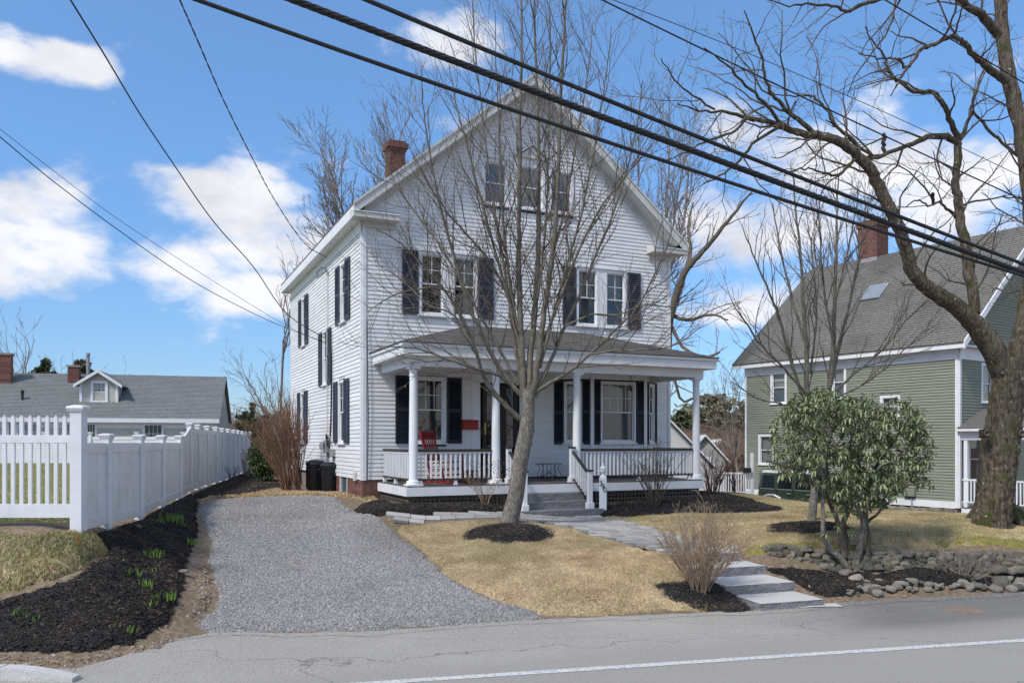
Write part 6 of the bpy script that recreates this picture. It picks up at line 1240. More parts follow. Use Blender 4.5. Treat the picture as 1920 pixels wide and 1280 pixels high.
rst = [Rt([(1592,1072,20),(1580,1050,19),(1560,1030,17),(1546,1010,14),(1543,980,11),(1545,940,10),(1543,890,9),(1530,850,7),(1510,815,5)],-.3), Rt([(1583,1045,18),(1578,1000,16),(1575,985,14),(1562,960,12),(1552,935,9),(1538,900,8),(1515,870,6),(1490,840,4)],.2), Rt([(1577,990,14),(1590,960,13),(1600,935,12),(1604,900,10),(1612,860,8),(1620,820,6),(1625,790,4)],.2),
 Rt([(1606,1070,22),(1608,1035,20),(1615,1000,17),(1620,985,16),(1612,960,13),(1602,940,11),(1598,910,9),(1585,870,7),(1565,830,5),(1550,790,4)],-.4), Rt([(1618,985,15),(1625,950,13),(1628,915,11),(1640,880,9),(1660,850,7),(1680,820,5),(1700,790,4)],.3), Rt([(1625,1068,14),(1626,1040,13),(1630,1000,11),(1624,960,10),(1640,920,8),(1668,880,7),(1695,850,5),(1725,830,4)],-.3),
 Rt([(1628,978,8),(1650,958,7),(1675,930,6),(1700,910,5),(1735,905,4)],-.7,RD+.1), Rt([(1545,940,7),(1520,900,6),(1495,880,5),(1465,870,4),(1445,865,3)],-.4), Rt([(1600,1065,10),(1590,1020,9),(1585,970,8),(1592,930,7)],.4), Rt([(1604,900,8),(1590,850,6),(1600,800,5),(1590,760,4)],.0), Rt([(1552,900,7),(1545,840,6),(1530,790,5),(1525,750,3)],.3), Rt([(1660,850,6),(1690,860,5),(1720,850,4),(1740,820,3)],.0), Rt([(1625,800,6),(1650,770,5),(1670,755,3)],.2), Rt([(1510,815,5),(1480,800,4),(1462,780,3)],-.2), Rt([(1598,780,4),(1560,750,3),(1540,738,3)],-.3)]
racc = [Acc(), Acc()]; rr_ = random.Random(2)
for P in rst:
    q = cr_path(P, 3, .008, rr_); a = Acc(); pts = [v[:3] for v in q]; rs = [v[3] for v in q]; a.add(pts, rs, 8); a.build('stem', bark_limb if len(P) < 9 else bark_young, rh)
    spawn(racc, pts, rs, 2, dict(len=[.55,.28], ang=.7, up=.5, dens=[4.5,5.0], rmin=.0035, rmax=[.010,.006], wander=.14, trop=.06, step=.1), rr_, .5)
racc[0].build('twigs', bark_limb, rh, 'stuff'); racc[1].build('twigs', bark_limb, rh, 'stuff')
lob = [(1535,770,60,40),(1500,810,55,50),(1475,850,32,40),(1560,800,70,60),(1620,785,60,40),(1600,840,80,60),(1680,800,55,50),(1705,850,45,50),(1650,870,70,45),(1560,870,50,35),(1725,830,22,50),(1620,910,45,30),(1590,920,25,22),(1535,750,30,22),(1640,765,40,20),(1700,780,30,30),(1500,770,25,25),(1462,862,22,14),(1735,903,20,8),(1600,945,30,18),(1660,915,32,20),(1490,790,25,22),(1570,755,40,18),(1690,880,35,28),(1570,905,35,22),(1645,925,30,22),(1512,888,22,16),(1625,880,40,30)]
cen = []
for (x, y, a, b) in lob:
    for k in range(int(a*b*.024)+4):
        t = rr_.uniform(0,6.283); q = math.sqrt(rr_.uniform(.12,1)); dz = rr_.gauss(0,.32)*(a/60+.4); p = pd(x+math.cos(t)*a*q*1.08, y+math.sin(t)*b*q*1.1, RD+dz)-RB; cen.append((p, (rr_.gauss(0,.6)+(x-1600)/140, rr_.gauss(-.3,.6), rr_.uniform(.4,1.2))))
for (x, y) in ((1560,960),(1572,985),(1580,950),(1550,1000),(1598,1000)): 
    p = pd(x, y, RD-.2)-RB; cen.append((p, (0,-.3,1)))
leafy('leaves', rh, cen, rh_m, 4, L=.105, Wl=.029, whorl=8, droop=.32)
gb_ = at(492, 893); gbe = empty('green_bush', Vector((-7.75, 25.5, tz(-7.75, 25.5)))); tag(gbe, 'rounded green leafy bush behind the brown vase-shaped shrub', 'bush'); cen = []
for k in range(620):
    t = rr_.uniform(0,6.283); u = rr_.uniform(-1,1); q = rr_.uniform(.7,1); cen.append(((math.sqrt(1-u*u)*math.cos(t)*.58*q, math.sqrt(1-u*u)*math.sin(t)*.5*q, .85+u*.72*q), (rr_.gauss(0,1), rr_.gauss(0,1), 1)))
leafy('leaves', gbe, cen, mat('privet_leaf', (.035,.060,.018), (.10,.15,.045), 5, .5), 5, L=.085, Wl=.03, whorl=6)
a = Acc(); [a.add([(0,0,-.05),(rr_.gauss(0,.1),rr_.gauss(0,.1),.5),(rr_.gauss(0,.3),rr_.gauss(0,.3),1.1)], [.02,.015,.006], 5) for _ in range(12)]; a.build('stems', bark_limb, gbe)
# bulb shoots in the mulch bank
sh_m = mat('daffodil_leaf', (.10,.19,.035), (.20,.32,.06), 3, .55)
clumps = [(321,984,34,.20,'tallest clump of green bulb shoots in the mulch beside the fence'),(292,985,22,.10,'low wide clump of yellowish green shoots beside the tallest bulb clump'),(341,992,14,.09,'short yellowish shoots just right of the tallest bulb clump'),(357,1024,16,.11,'bulb shoots at the edge of the driveway halfway along the mulch bank'),(281,1050,24,.14,'clump of green bulb shoots in the middle of the mulch bank'),(298,1054,12,.15,'slender shoots touching the clump in the middle of the mulch bank'),(284,1078,9,.10,None),(248,1086,18,.13,'loose row of bulb shoots left of the middle of the mulch bank'),(225,1060,6,.08,None),(275,1110,14,.14,'upright bulb shoots in the lower mulch bank'),(304,1127,30,.12,'broad low clump of bulb shoots nearest the driveway corner'),(279,1144,10,.09,None),(36,1158,12,.09,'leftmost small clump of shoots in the mulch'),(58,1170,14,.09,'small clump of shoots second from the left'),(84,1178,8,.08,None),(215,1181,8,.07,None),(240,1192,14,.07,'flat yellowish sprouts at the foot of the mulch bank')]
for i, (x, y, n, h, lab) in enumerate(clumps):
    p = at(x, y); p.z += .03; r_ = random.Random(300+i); V = []; Fc = []
    n = int(n*1.7)
    for k in range(n):
        a = r_.uniform(0,6.28); q = (.02+.0022*n)*math.sqrt(r_.random()); b = Vector((math.cos(a)*q*1.4, math.sin(a)*q, -.02)); t = Vector((r_.gauss(0,.022), r_.gauss(0,.022), h*r_.uniform(.6,1.1))); s = Vector((math.cos(a*3), math.sin(a*3), 0))*.0065; j = len(V)
        V += [b-s, b+s, b+t*.6+s, b+t*.6-s, b+t+s*.3, b+t-s*.3]; Fc += [(j,j+1,j+2,j+3),(j+3,j+2,j+4,j+5)]
    o = link('bulb_shoots', npmesh('bulb_shoots', V, Fc, sh_m)); o.location = p; tag(o, lab or 'tiny tuft of green shoots poking through the black mulch', 'plant', 'bulb shoots in the mulch bank')

# ================================================================ fences
cap_pf = lambda r: [(r*1.02,0),(r*1.02,.02),(r*1.25,.05),(r*1.42,.085),(r*1.42,.10),(r*1.35,.115),(r*.6,.135)]
def sq_lathe(mb, prof, x, y, z, ang=0):
    rows = []
    for (r, h) in prof:
        rows.append([mb.P((x+r*(math.cos(ang)*a-math.sin(ang)*b), y+r*(math.sin(ang)*a+math.cos(ang)*b), z+h)) for a, b in ((-1,-1),(1,-1),(1,1),(-1,1))])
    for a, b in zip(rows, rows[1:]):
        for k in range(4): mb.f.append((a[k], a[(k+1)%4], b[(k+1)%4], b[k]))
    mb.f.append(tuple(reversed(rows[0]))); mb.f.append(tuple(rows[-1])); return mb
PX_, PY_ = -5.89, 11.0
pf = empty('picket_fence', (PX_, PY_, 1.05)); tag(pf, 'white vinyl picket fence with its tall capped corner post', 'fence')
g = MB().box(-.08,.08,-.08,.08,-.12,1.62).build('post', vinyl, pf, bevel=.006); m_ = MB(); sq_lathe(m_, cap_pf(.08), 0, 0, 1.62); m_.build('post_cap', vinyl, g)
MB().box(-2.6,-.08,-.022,.022,2.29-1.05,2.395-1.05).build('rail', vinyl, pf, bevel=.004); MB().box(-2.6,-.08,-.024,.024,1.275-1.05,1.46-1.05).build('rail', vinyl, pf, bevel=.004)
for i in range(22):
    x = -.19-.1165*i
    if x < -2.55: break
    m_ = MB(); m_.box(x-.025,x+.025,-.016,.016,1.461-1.05,2.289-1.05); m_.box(x-.025,x+.025,-.016,.016,2.396-1.05,2.63-1.05); sq = [(x-.025,-.016,2.631-1.05),(x+.025,-.016,2.631-1.05),(x,-.016,2.668-1.05)]; m_.prism(sq, (0,.032,0)); m_.build('picket', vinyl, pf)
g = MB().box(-2.76,-2.6,-.08,.08,-.12,1.62).build('post', vinyl, pf, bevel=.006); m_ = MB(); sq_lathe(m_, cap_pf(.08), -2.68, 0, 1.62); m_.build('post_cap', vinyl, g)
pts = [(-5.89,11.0,2.43),(-6.01,12.0,2.43),(-6.26,13.6,2.43),(-6.80,15.7,2.44),(-7.32,17.8,2.45),(-8.20,20.6,2.79),(-8.62,22.2,2.79),(-9.06,24.05,2.79),(-9.49,25.9,2.79),(-9.96,27.8,2.79),(-10.42,29.7,2.79),(-10.88,31.6,2.79),(-11.34,33.5,2.79),(-11.8,35.4,2.79),(-12.26,37.3,2.79),(-12.72,39.2,2.79)]
vf = empty('privacy_fence', (-6.01, 12.0, 1.05)); tag(vf, 'long white vinyl privacy fence running back along the gravel driveway', 'fence'); B0 = Vector((-6.01, 12.0, 1.05))
for i, (x, y, zt) in enumerate(pts):
    if i:
        gz = tz(x, y)-.1; g = MB().box(x-.06-B0.x, x+.06-B0.x, y-.06-B0.y, y+.06-B0.y, gz-B0.z, zt-.115-B0.z).build('post', vinyl, vf, bevel=.005); m_ = MB(); sq_lathe(m_, [(.061,0),(.061,.02),(.075,.05),(.09,.085),(.09,.10),(.04,.115)], x-B0.x, y-B0.y, zt-.115-B0.z); m_.build('post_cap', vinyl, g)
    if i == len(pts)-1: break
    x2, y2, zt2 = pts[i+1]; a = Vector((x, y)); b = Vector((x2, y2)); d = (b-a).normalized(); a = a+d*(.08 if i == 0 else .06); b = b-d*.06; nn = Vector((d.y, -d.x)); L_ = (b-a).length
    g0, g1 = tz(*a)+.03, tz(*b)+.03; t0, t1 = (2.29, 2.29) if i < 4 else (2.29, 2.66) if i == 4 else (2.66, 2.66)
    def seg(u0, u1, za0, za1, zb0, zb1, th, name, off=0):
        m_ = MB(); p = a+d*u0; q = a+d*u1; s = nn*th; o_ = nn*off; m_.hexa([(*(v+o_-B0.to_2d()), z-B0.z) for v, z in ((p+s,za0),(q+s,za1),(q-s,za1),(p-s,za0),(p+s,zb0),(q+s,zb1),(q-s,zb1),(p-s,zb0))]); return m_.build(name, vinyl, vf)
    lt = lambda u: t0+(t1-t0)*u/L_; lg = lambda u: g0+(g1-g0)*u/L_
    seg(0, L_, t0-.14, t1-.14, t0, t1, .026, 'rail'); seg(0, L_, g0, g1, g0+.14, g1+.14, .028, 'rail')
    nb = max(1, round(L_/.17))
    for k in range(nb):
        u0, u1 = L_*k/nb+.002, L_*(k+1)/nb-.002; seg(u0, u1, lg(u0)+.14, lg(u1)+.14, lt(u0)-.14, lt(u1)-.14, .011, 'board', .004 if k % 2 else 0)
bfn = empty('white_fence', (-20, 38.4, 1.15)); tag(bfn, 'low white panel fence across the far side of the green yard', 'fence')
for i in range(8):
    x = -13.4-i*2.2+20; zt = 2.72; MB().box(x-.07,x+.07,-.07,.07,-.1,zt-1.15).box(x-.10,x+.10,-.10,.10,zt-1.15,zt-1.09).build('post', vinyl, bfn)
    MB().box(x-2.13,x-.07,-.03,.03,zt-.30-1.15,zt-.16-1.15).box(x-2.13,x-.07,-.03,.03,.03,.15).build('rail', vinyl, bfn); MB().box(x-2.13,x-.07,-.015,.015,.15,zt-.30-1.15).build('panel', vinyl, bfn)
# rusty survey stake
rust = mat('rusty_metal', (.20,.08,.03), (.36,.17,.07), 14, .9, .4, 60); st = pd(150, 999, 10.7); st.z = tz(st.x, st.y); se = empty('stake', st); tag(se, 'rusty orange-brown metal stake leaning on the fence corner post', 'stake')
MB().bar((0,0,-.05),(-.045,.02,.26),.014).build('rod', rust, se); MB().bar((-.045,.02,.235),(-.05,.02,.275),.045,.02).build('head', rust, se)

# ================================================================ fieldstone wall and edging
wbase = [pz(x, y, z) for x, y, z in ((1434,1056,.30),(1480,1060,.26),(1560,1066,.23),(1650,1069,.22),(1750,1071,.22),(1850,1073,.22),(1950,1075,.22),(2060,1077,.22))]
WP = [Vector((p[0], p[1])) for p in wbase]; we = empty('stone_wall', (*WP[3], .22)); tag(we, 'low dry-laid fieldstone retaining wall across the right lawn', 'wall'); r_ = random.Random(11)
Lw = sum((b-a).length for a, b in zip(WP, WP[1:]))
core = []
for row, (h0, h1) in enumerate(((.0,.095),(.075,.165),(.145,.235),(.215,.305))):
    u = r_.uniform(0,.06) if row else 0.0
    while u < Lw:
        big = u < .35 and row < 2; l = r_.uniform(.075,.21)*(1.6 if big else 1)*(1.1 if row == 3 else 1); p = interp(WP, min(1,(u+l/2)/Lw)); q = interp(WP, min(1,(u+l/2+.02)/Lw)); d = (q-p).normalized() if (q-p).length > 0 else Vector((1,0)); nn = Vector((-d.y, d.x)); dep = r_.uniform(.10,.14)
        c_ = p+nn*(.05+row*.026+r_.uniform(-.02,.02)); zb_ = .22 if u > .6 else .27
        if not (row == 3 and r_.random() < .04):
            o = link('stone', r_.choice(STN), None, we); o.location = (c_.x-WP[3].x, c_.y-WP[3].y, zb_-.22+(h0+h1)/2+r_.uniform(-.012,.012)); o.scale = (l*.60*r_.uniform(.95,1.12), dep, (h1-h0)*.66*r_.uniform(.9,1.25)); o.rotation_euler = (r_.uniform(-.25,.25)+r_.choice((0,math.pi)), r_.uniform(-.2,.2), math.atan2(d.y, d.x)+r_.uniform(-.2,.2))
        u += l
V = []; Fc = []
for i in range(41):
    p = interp(WP, i/40); q = interp(WP, min(1,i/40+.01)) if i < 40 else p; d = (q-p).normalized() if (q-p).length else Vector((1,.02)).normalized(); nn = Vector((-d.y, d.x)); V += [(*(p+nn*.07-WP[3]), -.15), (*(p+nn*.16-WP[3]), .28), (*(p+nn*.45-WP[3]), .27)]
    if i: j = 3*i; Fc += [(j-3,j,j+1,j-2),(j-2,j+1,j+2,j-1)]
link('wall_core', npmesh('wall_core', V, Fc, soil_m), None, we)
r_ = random.Random(12); ed = []
for k in range(96):
    t = k/96; x = 1590+t*420; y = 1110-(8*min(1,t*3))-4*t; row = k % 2; ed.append((x+r_.uniform(-9,9), y+r_.choice((0,1))*9-6+r_.uniform(-6,6), .03+.065*r_.random()**1.8))
ed += [(1545,1066,.09),(1563,1072,.10),(1582,1082,.10),(1600,1094,.13),(1612,1104,.07),(1875,1096,.13),(1893,1088,.07),(1640,1112,.10),(1590,1078,.07)]
for i, (x, y, s) in enumerate(ed):
    p = at(x, y); o = link('cobble', r_.choice(STP), None); o.location = (p.x, p.y, p.z+s*.28); o.scale = (s*r_.uniform(.9,1.3), s*r_.uniform(.8,1.1), s*r_.uniform(.5,.8)); o.rotation_euler = (r_.uniform(-.3,.3), r_.uniform(-.3,.3), r_.uniform(0,6))
    sz = 'Small' if s < .045 else 'Middling' if s < .068 else 'Large'
    wh = 'of the border nearest the granite steps' if x < 1660 else 'of the border below the rhododendron' if x < 1740 else 'of the border above the utility cover' if x < 1830 else 'of the border before the tangled shrub' if x < 1900 else 'at the right end of the border'
    lab = sz.lower()+' cobble '+wh+(', on the asphalt side' if y > 1108-4*((x-1590)/420)-6 else ', on the mulch side')
    if i == 96: lab = 'flat stone at the upper left start of the border beside the granite steps'
    if i == 99: lab = 'long flat stone where the cobble border turns down toward the asphalt'
    if i == 101: lab = 'large upright boulder near the right end of the cobble border'
    tag(o, lab, 'stone', 'cobbles edging the mulch strip')
for (x, y, s, m_, lab) in ((256,994,.055,stonepale,'pale flat rock in the mulch just below the fence corner post'),(345,1078,.05,stonepale,'pale pointed rock at the right edge of the mulch bank'),(648,965,.03,stonepale,'small white pebble on the driveway near the porch')):
    p = at(x, y); o = link('rock', STP[i % 7], None); i += 1; o.location = (p.x, p.y, p.z+s*.5+.02); o.scale = (s*1.5, s, s*.6); tag(o, lab, 'rock')

# ================================================================ things on and round the porch
def hl(t, o, z): return hp(t, o, z)
red = mat('red_paint', (.16,.010,.014), (.22,.018,.022), 8, .4, .05, 40); redm = mat('red_mailbox_paint', (.30,.018,.022), (.36,.03,.03), 5, .45)
# rocking chair
rc = empty('rocking_chair', hl(1.64, 1.15, 1.392), TH-R(50)); rc.scale = (1.08,)*3; tag(rc, 'red slatted wooden rocking chair on the porch', 'rocking chair')
# chair faces local +x, width along y
for s in (-1, 1):
    m_ = MB(); arc = [(-.62,s*.25,.10),(-.45,s*.25,.035),(-.2,s*.25,.004),(.1,s*.25,.012),(.38,s*.25,.07)]
    for a, b in zip(arc, arc[1:]): m_.bar(a, b, .028, .04)
    m_.build('rocker', red, rc)
    MB().bar((-.20,s*.25,.02),(-.50,s*.25,1.10),.04,.035).build('back_post', red, rc); MB().bar((.24,s*.25,.03),(.22,s*.25,.66),.038,.038).build('front_leg', red, rc)
    MB().box(-.30,.30,s*.25-.04,s*.25+.04,.66,.69).build('armrest', red, rc, bevel=.008)
    for z in (.16,.28): MB().bar((-.25,s*.25,z),(.23,s*.25,z),.022).build('stretcher', red, rc)
for z in (.18,.30): MB().bar((.235,-.25,z),(.235,.25,z),.022).build('stretcher', red, rc)
for k in range(6): MB().box(-.24+.085*k,-.165+.085*k,-.26,.26,.395-.012*k*0+.008*k,.41+.008*k).build('seat_slat', red, rc, bevel=.004)
m_ = MB(); bx = lambda z: -.20-.30*(z/1.08)
m_.hexa([(bx(.92)-.012,-.23,.92),(bx(.92)+.012,-.23,.92),(bx(.92)+.012,.23,.92),(bx(.92)-.012,.23,.92),(bx(1.06)-.012,-.23,1.06),(bx(1.06)+.012,-.23,1.06),(bx(1.06)+.012,.23,1.06),(bx(1.06)-.012,.23,1.06)]); m_.build('top_rail', red, rc)
MB().bar((bx(.48),-.24,.48),(bx(.48),.24,.48),.03,.05).build('lower_rail', red, rc)
for k in range(5): y = -.16+.08*k; MB().bar((bx(.50),y,.50),(bx(.92),y,.92),.032,.012,up=(0,1,0)).build('back_slat', red, rc)
# mailbox on the wall
mb_o = empty('mailbox', hl(2.63, .0, 2.61), TH); tag(mb_o, 'red rectangular mailbox on the wall beside the door', 'mailbox')
MB().box(-.20,.20,-.13,-.02,0,.19).build('body', redm, mb_o, bevel=.008); m_ = MB(); m_.hexa([(-.21,-.14,.19),(.21,-.14,.19),(.21,-.02,.20),(-.21,-.02,.20),(-.21,-.13,.215),(.21,-.13,.215),(.21,-.02,.24),(-.21,-.02,.24)]); m_.build('lid', redm, mb_o)
# little iron table
iron = mat('black_iron', (.012,.012,.013), (.025,.025,.027), 8, .45); tb = empty('side_table', hl(4.50, .62, 1.392), TH); tag(tb, 'small black wrought iron table with curled legs on the porch', 'table')
MB().box(-.30,.30,-.14,.14,.375,.39).build('tabletop', iron, tb, bevel=.004)
for s in (-1,1):
    for y in (-.10,.10):
        MB().tube([(s*.27,y,.375),(s*.20,y,.31),(s*.22,y,.22),(s*.27,y,.12),(s*.25,y,.03),(s*.22,y,.0),(s*.20,y,.03)], .008, 5).build('leg', iron, tb, smooth=True)
        MB().tube([(s*.10,y,.375),(s*.11,y,.25),(s*.10,y,.0)], .008, 5).build('leg', iron, tb, smooth=True)
MB().tube([(-.25,0,.06),(-.12,0,.10),(0,0,.17),(.12,0,.10),(.25,0,.06)], .008, 5).tube([(-.02,0,.18),(0,0,.22),(.02,0,.18),(0,0,.14),(-.02,0,.18)], .008, 5).build('brace', iron, tb)
# hanging plant-like dark urn and boxes behind the left railing
ur = empty('planter', hl(2.02, 1.55, 1.392), 0); tag(ur, 'dark brown planter standing behind the left porch railing', 'planter'); MB().lathe([(.11,0),(.14,.03),(.17,.26),(.19,.28),(.17,.285),(.155,.22)], n=14).build('pot', mat('brown_pot', (.10,.05,.03), (.15,.08,.05), 5, .7), ur, smooth=True)
# house number post
npst = hl(4.60, 3.02, 0); npst.z = tz(npst.x, npst.y)-.02; nb_ = empty('number_post', npst, -math.atan2(npst.x, npst.y)); tag(nb_, 'white post with pointed finial carrying the house number 390', 'sign'); H_ = 1.53-npst.z
MB().box(-.082,.082,-.082,.082,-.1,H_).build('post', trim, nb_, bevel=.01)
m_ = MB(); sq_lathe(m_, [(.082,0),(.05,.045)], 0, 0, H_); m_.build('chamfer', trim, nb_); MB().lathe([(.045,.04),(.035,.07),(.05,.10),(.07,.125),(.075,.15),(.06,.165),(.05,.175),(.075,.185),(.075,.20),(.02,.26),(.018,.28),(.024,.295),(.016,.315),(.0005,.325)], (0,0,H_), 16).build('finial', trim, nb_, smooth=True)
num_m = mat('dark_green_numeral', (.02,.03,.012), None, rough=.5)
for ch, dx, dz in (('3',-.045,-.13),('9',-.002,-.20),('0',.040,-.27)):
    c = bpy.data.curves.new('digit', 'FONT'); c.body = ch; c.size = .17; c.extrude = .004; c.align_x = 'CENTER'; c.align_y = 'CENTER'; to = bpy.data.objects.new('t', c); COL.objects.link(to)
    bpy.context.view_layer.update(); me = bpy.data.meshes.new_from_object(to.evaluated_get(bpy.context.evaluated_depsgraph_get())); bpy.data.objects.remove(to); me.name = 'digit'; me.materials.clear(); me.materials.append(num_m)
    o = link('digit', me, None, nb_); o.location = (dx, -.088, H_+dz); o.rotation_euler = (R(90), 0, 0)
# trash bins
binm = mat('black_plastic', (.012,.013,.016), (.022,.023,.027), 6, .42, .1, 60)
def bin_(p, rz, lean, label, sc=1.0):
    e = empty('trash_bin', p, rz); e.rotation_euler = (0, lean, rz); tag(e, label, 'trash bin')
    n = 20; rows = []
    m_ = MB(); m_.lathe([(.19*sc,0),(.195*sc,.02),(.245*sc,.60*sc),(.262*sc,.605*sc),(.262*sc,.645*sc),(.245*sc,.65*sc)], n=24); m_.build('body', binm, e, smooth=True)
    m_ = MB(); m_.lathe([(.272*sc,.651*sc),(.275*sc,.675*sc),(.255*sc,.70*sc),(.17*sc,.745*sc),(.05*sc,.765*sc),(.001,.767*sc)], n=24); m_.build('lid', binm, e, smooth=True)
    for s in (-1,1): MB().box(s*.25*sc-.02,s*.25*sc+.05*s+.02*s,-.06,.06,.55*sc,.60*sc).build('handle', binm, e, bevel=.01)
    for k in range(8):
        a = 6.283*k/8; MB().bar((.205*math.cos(a)*sc,.205*math.sin(a)*sc,.05),(.243*math.cos(a)*sc,.243*math.sin(a)*sc,.56*sc),.02).build('rib', binm, e)
    return e
b1 = at(620, 926); b1.x = pd(620, 926, 21.2).x; b1 = Vector((b1.x, 21.2, tz(b1.x, 21.2)+.02)); be = bin_(b1, .3, 0, 'black round trash bin with closed domed lid and white sticker nearest the driveway', 1.02)
MB().box(.10,.16,-.262,-.250,.50,.60).build('sticker', mat('sticker', (.55,.56,.58), None, rough=.5), be)
b2 = pd(590, 926, 21.9); bin_(Vector((b2.x, b2.y, tz(b2.x, b2.y)+.02)), 2.6, R(-6), 'black trash bin leaning with its lid askew behind the other bin', 1.08)

# ================================================================ the parked car
carp = mat('dark_green_car_paint', (.022,.036,.020), (.028,.044,.025), 2, .28, spec=.6); cartrim = mat('black_car_trim', (.015,.015,.015), (.025,.025,.025), 5, .6); cg = mat('dark_car_glass', (.008,.009,.010), None, rough=.12, spec=.25); hard = mat('pale_hardtop', (.46,.47,.44), (.55,.56,.53), 3, .4); chrome = mat('pale_car_metal', (.45,.45,.44), None, rough=.35, metal=.6)
ca = GA; cq = pd(1436, 940, 31.2)       # rear left corner of the body nearest us
CARZ = -.60
cx_, cy_ = 10.05, 31.3
car = empty('parked_car', (cx_, cy_, CARZ), ca-R(90)); tag(car, 'dark green boxy off-road car with black windows and pale roof parked beside the green house', 'car')
# local: +x runs forward (towards the right of the photo), -y faces us
def cbx(name, m, x0, x1, y0, y1, z0, z1, tx=0, ty=0, bev=.03, parent=None, fx=0):
    q = MB(); q.hexa([(x0,y0,z0),(x1,y0,z0),(x1,y1,z0),(x0,y1,z0),(x0+tx,y0+ty,z1),(x1-fx,y0+ty,z1),(x1-fx,y1-ty,z1),(x0+tx,y1-ty,z1)]); return q.build(name, m, parent or car, bevel=bev)
body = cbx('body', carp, 0, 4.2, -.85, .85, .55, 1.13, .03, .02, .04); cbx('cabin', carp, .0, 2.75, -.84, .84, 1.131, 1.74, .14, .10, .04, fx=.35); cbx('roof', hard, .10, 2.45, -.76, .76, 1.741, 1.84, .05, .05, .04)
cbx('hood', carp, 2.76, 4.16, -.66, .66, 1.131, 1.22, .02, .06, .03)
for i, (a, b) in enumerate(((.17,.78),(.92,1.55),(1.68,2.42))):
    q = MB(); y = lambda z: -.84+.10*(z-1.131)/.609-.006; z0, z1 = 1.18, 1.66; q.hexa([(a,y(z0),z0),(b,y(z0),z0),(b,y(z0)+.02,z0),(a,y(z0)+.02,z0),(a+.04,y(z1),z1),(b-(.05 if i < 2 else .26),y(z1),z1),(b-(.05 if i < 2 else .26),y(z1)+.02,z1),(a+.04,y(z1)+.02,z1)]); w_ = q.build('window', cg, car, bevel=.01)
    MB().box(a-.02,b+.02,-.852,-.838,1.145,1.17).build('window_trim', chrome, w_)
q = MB(); q.hexa([(2.74,-.74,1.16),(2.76,-.74,1.16),(2.76,.74,1.16),(2.74,.74,1.16),(2.42,-.68,1.70),(2.44,-.68,1.70),(2.44,.68,1.70),(2.42,.68,1.70)]); q.build('windshield', cg, car)
for a in (.88,1.64,2.55): MB().box(a-.006,a+.006,-.872,-.840,.58,1.13).build('door_seam', cartrim, car)
for a in (1.38,2.22): MB().box(a-.0,a+.16,-.895,-.865,1.00,1.03).build('door_handle', chrome, car)
MB().box(2.62,2.72,-1.04,-.86,1.18,1.34).build('mirror', cartrim, car, bevel=.02)
for x in (.72, 3.45):
    for s in (-1,1):
        q = MB(); q.lathe([(.18,-.12),(.36,-.12),(.40,-.08),(.40,.08),(.36,.12),(.18,.12)], n=24); w_ = q.build('wheel', cartrim, car, smooth=True); w_.location = (x, s*.78, .40); w_.rotation_euler = (R(90),0,0)
        MB().lathe([(.19,.06),(.17,.13),(.06,.13),(.05,.15)], n=14).lathe([(.19,-.06),(.17,-.13),(.06,-.13),(.05,-.15)], n=14).build('rim', chrome, w_)
        q = MB(); q.tube([(x-.52,s*.90,.62),(x-.38,s*.92,.84),(x-.15,s*.93,.93),(x+.15,s*.93,.93),(x+.38,s*.92,.84),(x+.52,s*.90,.62)], .055, 6); q.build('fender_flare', chrome if s < 0 and x < 1 else cartrim, car)
MB().box(4.21,4.36,-.72,.72,.52,.68).build('front_bumper', cartrim, car, bevel=.03); MB().box(-.14,-.0,-.75,.75,.52,.68).build('rear_bumper', cartrim, car, bevel=.03)
g = MB().box(4.17,4.22,-.62,.62,.76,1.16).build('grille', carp, car, bevel=.01)
for k in range(7): MB().box(4.221,4.228,-.33+.11*k-.035,-.33+.11*k+.035,.80,1.12).build('slot', cartrim, g)
for s in (-1,1): 
    l_ = MB().lathe([(.10,0),(.10,.03),(.08,.05),(.001,.055)], n=16).build('headlight', chrome, car, smooth=True); l_.location = (4.22, s*.49, 1.02); l_.rotation_euler = (0,R(90),0)
q = MB().lathe([(.15,-.10),(.34,-.10),(.37,-.06),(.37,.06),(.34,.10),(.15,.10)], n=22).build('spare_wheel', cartrim, car, smooth=True); q.location = (-.22,.1,1.05); q.rotation_euler = (0,R(90),0)
# bundles by the car
p = Vector((*pz(1652, 972, -.48)[:2], -.5)); t_ = empty('storage_tote', p, .4); tag(t_, 'blue plastic tote by the nose of the parked car', 'tote'); MB().hexa([(-.3,-.2,0),(.3,-.2,0),(.3,.2,0),(-.3,.2,0),(-.36,-.25,.28),(.36,-.25,.28),(.36,.25,.28),(-.36,.25,.28)]).build('tub', mat('blue_plastic', (.03,.10,.22), (.05,.14,.28), 4, .5), t_, bevel=.02); MB().box(-.38,.38,-.27,.27,.281,.32).build('lid', mat('blue_lid', (.06,.16,.30), None, rough=.5), t_, bevel=.01)
p = Vector((*pz(1681, 975, -.48)[:2], -.5)); t_ = empty('storage_crate', p, .5); tag(t_, 'dark grey crate with a pale ring between the blue tote and the stone foundation', 'crate'); MB().box(-.32,.32,-.22,.22,0,.30).build('box', cartrim, t_, bevel=.02); l_ = MB().lathe([(.09,0),(.09,.02),(.06,.02),(.06,0)], n=16, cap=False).build('ring', chrome, t_); l_.location = (.12,-.225,.16); l_.rotation_euler = (R(90),0,0)

